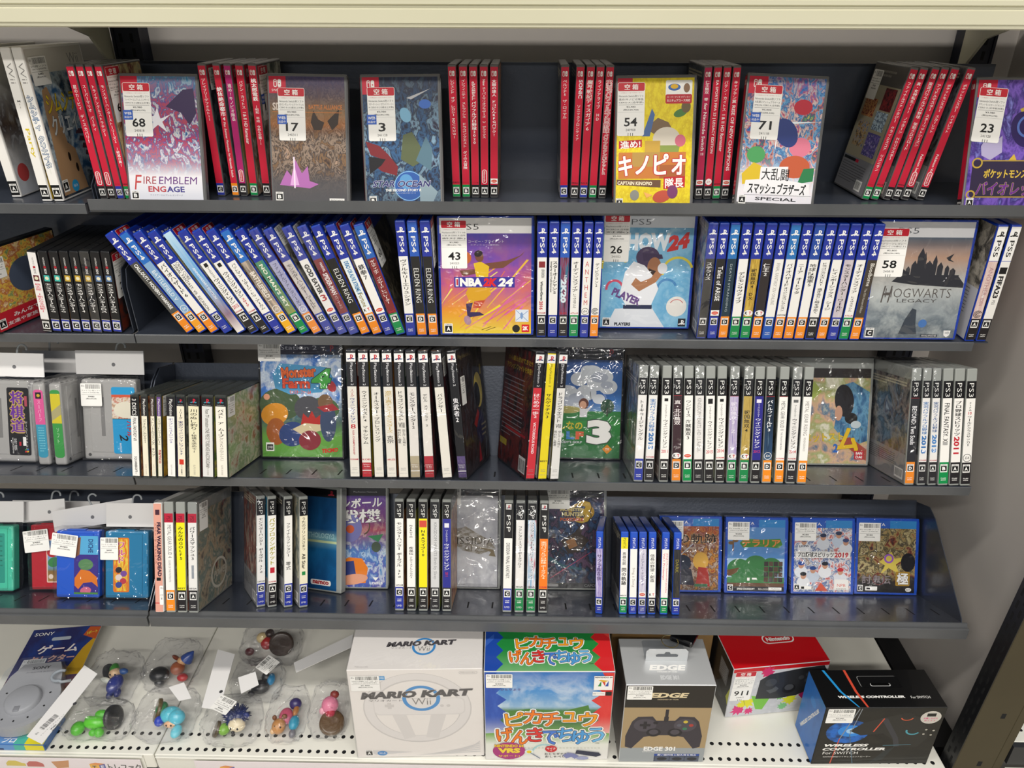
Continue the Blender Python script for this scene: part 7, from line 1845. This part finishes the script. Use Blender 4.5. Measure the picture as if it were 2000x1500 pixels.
def wi_front(p):
    p.rect(1, 1, 186, 129, ART(('#14130f', '#1b1914', '#100f0c', '#221f18'), 2, 3, .8))
    p.ellp(44, 76, 34, 26, ART(('#0a4a9a', '#1a6ac8', '#123a70', '#0c1a2c'), 2, 3, .4)); p.ellp(48, 78, 20, 13, INK('#2a86dc')); p.ellp(50, 78, 9, 6, INK('#9cc8f0'))
    p.poly([(46, 78), (64, 96), (94, 108), (126, 118), (150, 108), (166, 84), (172, 60), (160, 40), (132, 42), (118, 58), (100, 72), (66, 68)], INK('#23221f')); p.poly([(90, 106), (118, 60), (124, 40), (132, 42), (126, 62), (100, 106)], INK('#34343a')); p.poly([(126, 42), (112, 10), (92, 2), (110, 30)], INK('#23282a'))
    p.line(95, 106, 84, 76, 2, INK('#d05034')); p.ellp(130, 112, 10, 6, INK('#1c1b19')); p.ring(130, 108, 8, 10, INK('#d85a34'), .7, 190, 350); p.ring(146, 78, 9, 12, INK('#4a98a8'), .8, 170, 330)
    for x, z in ((166, 80), (178, 78), (164, 70), (176, 68)):
        p.ellp(x, z, 2, 1.6, INK('#b8b4a8'), 0, 8)
    p.line(52, 128, 34, 60, 1.6, INK('#8a8f96')); p.line(34, 60, 30, 2, 1.8, INK('#c84a30')); p.line(56, 128, 48, 70, 1.2, INK('#8a8f96')); p.line(48, 70, 66, 2, 1.2, INK('#4a6a80')); p.line(106, 44, 150, 46, .8, INK('#5a8ea0'))
    p.text('WIRELESS', 48, 45, 70, 6.4, W_, 0, .05, .2); p.text('CONTROLLER', 62, 36, 100, 6.4, W_, 0, .05, .2); p.text('For SWITCH', 42, 27, 56, 6.4, W_); p.text('SWITCH対応ワイヤレスコントローラー', 54, 18, 76, 3, W_)
    p.ellp(166, 108, 16, 14, INK('#c9c4bc')); p.rect(159, 110, 173, 117, K); p.text('充電しながら', 166, 106, 22, 3.6, INK('#d83a7a'), 0, .03); p.text('使えます', 166, 101, 18, 3, INK('#d83a7a'))
def wi_top(p):
    p.rect(1, 1, 186, 72, M('#0f0f10', .35, .3)); p.text('WIRELESS CONTROLLER', 78, 20, 104, 4.6, W_, 0, .06, .15); p.text('For SWITCH', 154, 19, 30, 4.6, W_)
    p.poly([(20, 72), (24, 72), (36, 30), (52, 1), (50, 1), (32, 30)], INK('#2a98dc')); p.poly([(54, 72), (58, 72), (60, 30), (66, 1), (63, 1), (56, 30)], INK('#d8503a'))
    p.rrect(70, 38, 134, 60, 4, INK('#8a8a8a')); p.rrect(71, 37, 135, 59.4, 4, M('#131314', .12, .6)); p.rrect(86, 40, 118, 46, 2.5, INK('#cfcfcf')); p.rrect(87, 41, 117, 46.4, 2.5, INK('#050505'))
def wi_side(p):
    p.rect(1, 1, 72, 129, ART(('#1a62b8', '#2474cc', '#1e6ac4'), 1.5, 3, .3)); p.text('WIRELESS CONTROLLER', 36, 62, 92, 6, W_, 64, .05, .2); p.ellp(36, 98, 10, 8, INK('#2b86dc'))
t, FR = carton('black box with blue side and wireless gamepad picture', 467.5, 794, 1.6, 187, 130, 73, M('#131313', .4), {'front_panel': wi_front, 'top_panel': wi_top, 'side_panel': wi_side})
bar_tag(t, FR['front_panel'], 4, 128, '¥2,680', '(税込¥2,948)', 'ワイヤレスコントローラー', 42, 31)

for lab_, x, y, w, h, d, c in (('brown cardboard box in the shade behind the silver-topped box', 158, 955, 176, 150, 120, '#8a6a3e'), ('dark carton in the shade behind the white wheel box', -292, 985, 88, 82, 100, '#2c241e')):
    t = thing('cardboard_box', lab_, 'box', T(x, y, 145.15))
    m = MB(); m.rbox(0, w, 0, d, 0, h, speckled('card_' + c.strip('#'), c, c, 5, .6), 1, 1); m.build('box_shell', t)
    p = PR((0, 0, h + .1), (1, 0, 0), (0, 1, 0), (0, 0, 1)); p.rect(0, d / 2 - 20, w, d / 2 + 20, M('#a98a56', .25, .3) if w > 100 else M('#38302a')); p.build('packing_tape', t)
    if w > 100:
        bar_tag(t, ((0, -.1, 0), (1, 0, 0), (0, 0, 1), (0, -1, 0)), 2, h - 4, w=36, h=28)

# thin box and blister pack at the end of the deck
t = thing('flat_box', 'flat blue and yellow box lying under the grey selector', 'box', T(-901, 793, 145.15))
m = MB(); m.rbox(0, 128, 0, 60, 0, 14, M('#3a6ab0', .35, .3), .8, 1); m.build('box_shell', t)
def flatp(p, hh):
    p.rect(1, 1, 127, hh - 1, INK('#5f8fc8')); p.rect(96, 1, 127, hh - 1, INK('#e0d428')); p.rect(78, 1, 96, hh - 1, INK('#4ab0a0'))
p = PR((0, 0, 14.1), (1, 0, 0), (0, 1, 0), (0, 0, 1)); flatp(p, 60); p.text('プロ', 68, 8, 22, 9, W_, 0, .04, .2); p.text('PS', 16, 14, 16, 8, INK('#1c3a78'), 0, .05); p.build('top_panel', t)
p = PR((0, -.1, 0), (1, 0, 0), (0, 0, 1), (0, -1, 0)); flatp(p, 14); p.rect(1, 1, 60, 5, INK('#22386a')); p.build('front_panel', t)

MW = T(-836, 862, 164.5) @ RZ(8) @ RX(3)
t = thing('blister_pack', 'grey game selector on a blue printed card, sealed in clear blister', 'game accessory', MW)
m = MB(); m.box(-62, 60, -40, 172, 0, 1, M('#e8e4e0', .4)); m.build('backing_card', t)
p = PR((0, 0, 1.05), (1, 0, 0), (0, 1, 0), (0, 0, 1))
p.rect(-62, -40, 60, 172, ART(('#1c3474', '#24408a', '#2c2a5a', '#1a2c68'), 2, 3, .8, [(0, '#c89a2a', .9), (.3, '#c8842a', .8), (.5, '#3a2a5a', .6), (.7, '#22387c', .2)])); p.poly([(28, 60), (60, 60), (60, 150), (44, 120)], INK('#d0a428')); p.poly([(34, 150), (60, 138), (60, 168), (40, 170)], INK('#c85a2a')); p.text('3ポート', 48, 156, 18, 8, INK('#e8d040'), 14, .04)
p.text('SONY', -38, 160, 34, 8, W_, 0, .01); p.rrect(-20, 142, 14, 150, 3.5, INK('#b9c4d0'))
p.text('ゲーム', 0, 122, 70, 19, W_, 0, .05, .1, INK('#c8242c')); p.text('セレクター', -2, 100, 76, 14, INK('#e8b8a8'), 0, .06, .1, INK('#c8242c')); p.build('card_print', t)
g = M('#a3a3a6', .42)
m = MB(); m.prism([(56 * math.cos(R(a)), 56 * math.sin(R(a)) * .95 - 6) for a in range(150, 391, 10)] + [(40, 52), (30, 72), (-30, 72), (-44, 48)], 2, 22, g, 'z'); m.build('selector_body', t)
m = MB(); m.lathe([(28, 22), (27, 29), (24, 31), (0, 31.5)], g, (0, -6, 0), 40); m.rbox(-5, 5, -32, -22, 29, 31.6, M('#8e8e92', .4), 1, 2); m.build('dial', t, True)
p = PR((0, 0, 22.1), (1, 0, 0), (0, 1, 0), (0, 0, 1)); p.text('SONY', 2, 62, 30, 6, INK('#3a3a3e'), 0, .03); p.text('AV SELECTOR SB-RG101', 2, 53, 44, 2.4, INK('#5a5a5e'))
for a in (150, 200, 240, 270, 300, 340, 20):
    p.ellp(40 * math.cos(R(a)), -6 + 38 * math.sin(R(a)), 2, 1.6, K, a, 10)
p.build('marks', t)
m = MB(); m.tube([(44 + 12 * math.cos(R(a)), 34 + 11 * math.sin(R(a)), 30) for a in range(60, 300, 15)] + [(52, 21, 29), (66, 24, 27)], 2.6, HOOK, 8); m.build('plastic_hook', t, True)
bar_tag(t, ((0, 0, 1.9), (1, 0, 0), (0, 1, 0), (0, 0, 1)), -50, 100, '¥480', '', 'ゲームセレクター', 40, 30, 0, 'price_sticker')
m = MB(); m.prism([(60 * math.cos(R(a)), 60 * math.sin(R(a)) * .95 - 6) for a in range(148, 393, 7)] + [(46, 56), (34, 77), (-34, 77), (-50, 52)], 1.2, 33.5, film('blister_film', .03, '#fafcff', .05, .15, 12, .02), 'z'); m.build('blister_shell', t)

# ------------------------------------------------------------------ bagged toys
def pillow(m, c, r, seed, mat, nu=64, nv=36, amp=4.0):
    vs, fs = [], []
    def sg(v, e): return math.copysign(abs(v) ** e, v)
    for j in range(nv + 1):
        a = -math.pi / 2 + math.pi * j / nv
        for i in range(nu):
            b = 2 * math.pi * i / nu
            x, y, z = sg(math.cos(a), .5) * sg(math.cos(b), .5), sg(math.cos(a), .5) * sg(math.sin(b), .5), sg(math.sin(a), .62)
            q = Vector((x * 3, y * 3, z * 2)) + Vector((seed * 3.1, seed, -seed))
            k = 1.0 + .07 * noise.noise(q * .9) + .07 * (1 - 2.4 * abs(noise.noise(q * 1.6)))
            vs.append((c[0] + x * r[0] * k, c[1] + y * r[1] * k, max(145.4, c[2] + z * r[2] * (k + .16 * noise.noise(q * 1.3) + .16 * (1 - 3 * abs(noise.noise(q * 2.1)))))))
    for j in range(nv):
        for i in range(nu):
            k = (i + 1) % nu
            fs.append((j * nu + i, j * nu + k, (j + 1) * nu + k, (j + 1) * nu + i))
    m.geo(vs, fs, mat)

def flat_card(parent, pts, zs, seed=0, code=False, hole=None, name='header_card'):
    m = MB()
    a = [Vector((x, y, z)) for (x, y), z in zip(pts, zs)]
    n = (a[1] - a[0]).cross(a[3] - a[0]).normalized()
    if n.z < 0: n = -n
    m.geo([q[:] for q in a] + [(q + n * .9)[:] for q in a], [(3, 2, 1, 0), (4, 5, 6, 7), (0, 1, 5, 4), (1, 2, 6, 5), (2, 3, 7, 6), (3, 0, 4, 7)], HEAD)
    u = (a[1] - a[0]).normalized(); v = n.cross(u)
    p = PR(a[0] + n * .95, u, v, n); L1, L2 = (a[1] - a[0]).length, (a[3] - a[0]).length
    if hole: p.ellp(L1 * .5, L2 * hole, 3, 3, M('#6f7072', .6), 0, 16)
    if code:
        b = PR(a[0] + n * 1.0, v, -u, n); rng = random.Random(3)
        b.text('税込', 10, -L1 * .3, 5, 4, K); b.bars(18, -L1 * .42, L2 * .2, L1 * .28, K, rng); b.text('トレーディングフィギュア', L2 * .22, -L1 * .56, L2 * .3, 2.4, K); b.text('¥280', L2 * .2, -L1 * .7, 10, 3, K, 0, .03); b.text('(税込¥308)', L2 * .22, -L1 * .84, 18, 3, K, 0, .02)
        p.v += b.v; off = len(p.v) - len(b.v); p.f += [tuple(off + q for q in f) for f in b.f]
    if p.f: m.geo(p.v, p.f, M('#3c3c40', .6))
    return m.build(name, parent)

def toy(label, parts, mw):
    t = thing('toy_figurine', label, 'toy figurine', mw, 'bagged toys')
    for nm, kind, c, r, col, *rot in parts:
        m = MB(); mt = M(col, .32, .3)
        ro = None
        if rot:
            ro = Matrix.Rotation(R(rot[0]), 3, 'X') @ Matrix.Rotation(R(rot[1]), 3, 'Y')
        if kind == 'e': m.ell(c, r, mt, 22, 14, ro)
        elif kind == 'd': m.lathe([(0, 0), (r[0] * .96, 0), (r[0], r[2] * .2), (r[0] * .97, r[2]), (r[0] * .8, r[2] * 1.1), (0, r[2] * 1.1)], mt, c, 32, ro)
        elif kind == 'c': m.lathe([(r[0], 0), (r[0] * .7, r[2] * .5), (r[0] * .12, r[2]), (0, r[2])], mt, c, 18, ro)
        elif kind == 's':
            rng = random.Random(2); m.ell(c, r, mt, 20, 12, ro)
            for i in range(90):
                z = rng.uniform(-.2, 1); a = rng.uniform(0, 2 * math.pi); k = math.sqrt(max(0, 1 - z * z))
                d = Vector((k * math.cos(a), k * math.sin(a), z)); b = Vector(c) + Vector((d.x * r[0] * .9, d.y * r[1] * .9, d.z * r[2] * .9)); o1 = d.orthogonal().normalized() * 2.2; o2 = d.cross(o1)
                m.geo([(b + o1)[:], (b - o1 * .5 + o2)[:], (b - o1 * .5 - o2)[:], (b + d * 9 + Vector((0, 0, 1)))[:]], [(0, 1, 3), (1, 2, 3), (2, 0, 3)], mt)
        m.build(nm, t, True)
    lo = min(v.co.z for o in COL.objects if o.parent is t for v in o.data.vertices)
    t.matrix_world.translation.z += .1475 - (lo + mw.translation.z)
    return t

FIG = [  # toys: label, parts (name, solid, centre, radii, colour, turn), bag label, bag centre, bag radii
 ('small toy figurine in dark blue coat with green hat and dark disc base', [('base', 'd', (-20, 22, 4), (16, 16, 5), '#23262c', 62, -20), ('body', 'e', (10, -16, 16), (13, 20, 12), '#23307e', 0, 0), ('foot', 'e', (8, -34, 9), (6, 9, 6), '#1c2668'), ('foot', 'e', (20, -30, 9), (6, 9, 6), '#1c2668'), ('head', 'e', (0, 6, 18), (11, 10, 11), '#d8b48c'), ('eye', 'e', (-4, -2, 24), (1.6, 1.6, 2), '#1a1a22'), ('eye', 'e', (5, -2, 24), (1.6, 1.6, 2), '#1a1a22'), ('hat', 'e', (-4, 14, 22), (8, 11, 9), '#3a8a2c'), ('arm', 'e', (-12, -6, 14), (11, 5, 5), '#dfe4d8', 0, 20), ('arm', 'e', (14, 10, 20), (9, 6, 6), '#2f5a9a')], 'clear bag holding the blue-coated toy', (-718, 920, 170), (40, 46, 27)),
 ('bright green plastic toy figurine with black round base', [('base', 'd', (20, 6, 20), (21, 21, 8), '#202024', 20, 74), ('body', 'e', (-6, -2, 16), (20, 11, 11), '#5cc82a'), ('head', 'e', (-32, -12, 13), (11, 13, 10), '#52c024', 0, 20), ('ear', 'e', (0, 12, 20), (12, 8, 8), '#4ab41f'), ('foot', 'e', (8, -18, 11), (8, 8, 8), '#4fbe22'), ('foot', 'e', (-4, -17, 9), (7, 6, 6), '#4fbe22'), ('arm', 'e', (-20, 6, 14), (9, 6, 6), '#57c428')], 'clear bag with long white barcode header holding the green toy', (-703, 836, 169), (55, 29, 26)),
 ('small toy figurine with pointed blue hat and black folded base', [('base', 'e', (-22, -14, 16), (18, 16, 13), '#17181b'), ('foot', 'e', (-18, -27, 9), (9, 7, 7), '#2a2c30'), ('body', 'e', (6, 2, 16), (13, 13, 12), '#a85a34'), ('head', 'e', (12, 12, 24), (9, 9, 9), '#d8a878'), ('hat', 'c', (20, 14, 26), (12, 12, 22), '#2c4a94', -20, 40), ('arm', 'e', (0, 16, 28), (4, 4, 11), '#7a3a24', 20, -20), ('sleeve', 'e', (22, -16, 12), (10, 8, 7), '#b8222a')], 'clear bag holding the blue-hatted toy', (-626, 950, 170), (42, 46, 26)),
 ('turquoise toy figurine with long tail and brown green base', [('base', 'd', (-20, 12, 12), (20, 24, 6), '#5a4a24', 30, -58), ('grass', 'e', (-14, 10, 18), (10, 14, 10), '#2f7a4a', 0, 30), ('body', 'e', (8, -2, 18), (19, 15, 14), '#5cc4d8'), ('head', 'e', (20, -8, 20), (15, 13, 13), '#58bfd6'), ('face', 'e', (12, -19, 15), (10, 5, 7), '#e8b890'), ('eye', 'e', (8, -23, 17), (1.6, 1.4, 2.2), '#1a1a22'), ('eye', 'e', (16, -23, 17), (1.6, 1.4, 2.2), '#1a1a22'), ('tail', 'e', (26, -28, 9), (9, 13, 7), '#6ccde0'), ('scarf', 'e', (-10, -12, 14), (8, 9, 9), '#2743b8')], 'clear bag holding the turquoise toy', (-592, 848, 169), (46, 42, 26)),
 ('toy figurine with cream head and red cloth on a dark brown base', [('base', 'd', (18, 4, 14), (24, 26, 7), '#33251c', 66, 12), ('body', 'e', (-10, 2, 16), (12, 12, 13), '#a02020'), ('head', 'e', (-20, 8, 24), (11, 11, 10), '#cdb888'), ('cap', 'e', (-6, 14, 30), (9, 9, 7), '#2a1a16'), ('foot', 'e', (-40, -14, 9), (9, 8, 7), '#5a1a22')], 'clear bag with plain header holding the red and brown toy', (-464, 1004, 171), (52, 38, 27)),
 ('small black and blue toy figurine with barcode tag', [('body', 'e', (4, -6, 14), (17, 14, 11), '#1b1b20'), ('arm', 'e', (20, 10, 16), (7, 12, 9), '#1f8ac0'), ('head', 'e', (10, 12, 20), (8, 8, 8), '#23242a'), ('foot', 'e', (-10, -16, 8), (7, 6, 5), '#2b2b30')], 'clear bag holding the black and blue toy', (-463, 922, 168), (42, 34, 24)),
 ('spiny blue toy hedgehog with cream face and green dress', [('base', 'd', (-24, -10, 8), (14, 16, 5), '#4a3c22', 20, -56), ('spines', 's', (4, 8, 20), (19, 15, 14), '#1d2c66'), ('head', 'e', (10, -9, 19), (15, 11, 12), '#e6d8b8'), ('nose', 'e', (7, -21, 15), (3, 3, 3), '#1a1a20'), ('ear', 'e', (24, 4, 28), (6, 4, 6), '#223070'), ('dress', 'e', (-12, -12, 12), (10, 11, 9), '#7ab03a'), ('eye', 'e', (3, -18.5, 21), (1.6, 1.6, 2.4), '#16161c'), ('eye', 'e', (15, -19, 21), (1.6, 1.6, 2.4), '#16161c')], 'clear bag with white header and barcode tag holding the spiny toy', (-478, 838, 170), (44, 36, 27)),
 ('brown toy animal in pink shirt and blue trousers', [('body', 'e', (-6, 4, 16), (12, 16, 12), '#cf5a78'), ('head', 'e', (-12, -18, 18), (12, 14, 12), '#c2894e'), ('muzzle', 'e', (-20, -26, 16), (5, 6, 5), '#e0b888'), ('ear', 'e', (-4, -6, 28), (5, 4, 5), '#7a4a2a'), ('ear', 'e', (-21, -8, 27), (4, 4, 5), '#7a4a2a'), ('eye', 'e', (-15, -25, 26), (1.6, 1.6, 2), '#1a1a22'), ('eye', 'e', (-6, -26, 25), (1.6, 1.6, 2), '#1a1a22'), ('trousers', 'e', (12, -8, 15), (9, 14, 9), '#2596b8'), ('foot', 'e', (13, -26, 10), (6, 8, 6), '#6f6f78'), ('hat', 'e', (6, 26, 22), (11, 10, 10), '#352a66'), ('arm', 'e', (10, 14, 20), (5, 12, 6), '#b0743c')], 'clear bag holding the pink-shirted animal toy', (-390, 852, 169), (30, 43, 26)),
 ('round pink toy figurine on a brown base', [('base', 'd', (4, -14, 4), (22, 20, 9), '#5a4020', 14, 10), ('body', 'e', (-2, 8, 26), (15, 15, 15), '#e886a4'), ('foot', 'e', (0, -2, 20), (9, 8, 10), '#b82440'), ('cap', 'e', (4, 22, 36), (8, 7, 7), '#8a2a20'), ('arm', 'e', (-14, 0, 20), (6, 6, 8), '#f0b0c0')], 'clear bag with slanting plain header holding the round pink toy', (-320, 860, 172), (30, 43, 28)),
]
bags = []
for i, (lb, parts, bl, bc, br) in enumerate(FIG):
    parts = [(a, b, (c[0] * .95, c[1] * .95, c[2] * .95), tuple(v * .95 for v in r), *e) for a, b, c, r, *e in parts]
    toy(lb, parts, T(bc[0], bc[1], 147.5))
    t = thing('clear_bag', bl, 'plastic bag', T(0, 0, 0), 'toy bags')
    m = MB(); pillow(m, bc, br, i * 1.7 + .3, BAG); m.build('film', t, True)
    bags.append(t)
flat_card(bags[1], [(-776, 775), (-744, 762), (-726, 896), (-758, 914)], (203, 203, 206, 206), 0, True, .52)
def tag_on(parent, x, y, z, rot, tilt, w=34, h=27):
    m = Matrix.Translation((x, y, z)) @ Matrix.Rotation(R(rot), 4, 'Z') @ Matrix.Rotation(R(tilt), 4, 'X')
    r = m.to_3x3()
    bar_tag(parent, (m.translation, r @ Vector((1, 0, 0)), r @ Vector((0, 1, 0)), r @ Vector((0, 0, 1))), -w / 2, h / 2, '¥480', '(税込¥528)', 'フィギュア', w, h, 0, 'price_sticker')
flat_card(bags[6], [(-522, 834), (-491, 829), (-505, 943), (-539, 953)], (203.5, 203.5, 207, 207), 0, False, .28)
flat_card(bags[8], [(-400, 936), (-390, 915), (-300, 965), (-306, 994)], (196, 196, 207, 207), 0, False, .5)
flat_card(bags[4], [(-483, 895), (-467, 863), (-443, 881), (-457, 907)], (204, 203, 204, 205))
flat_card(bags[2], [(-594, 874), (-566, 848), (-547, 853), (-572, 884)], (202, 201, 202, 203))
tag_on(bags[6], -487, 838, 206, -24, 6)
tag_on(bags[5], -440, 921, 207, 62, 10, 32, 26)
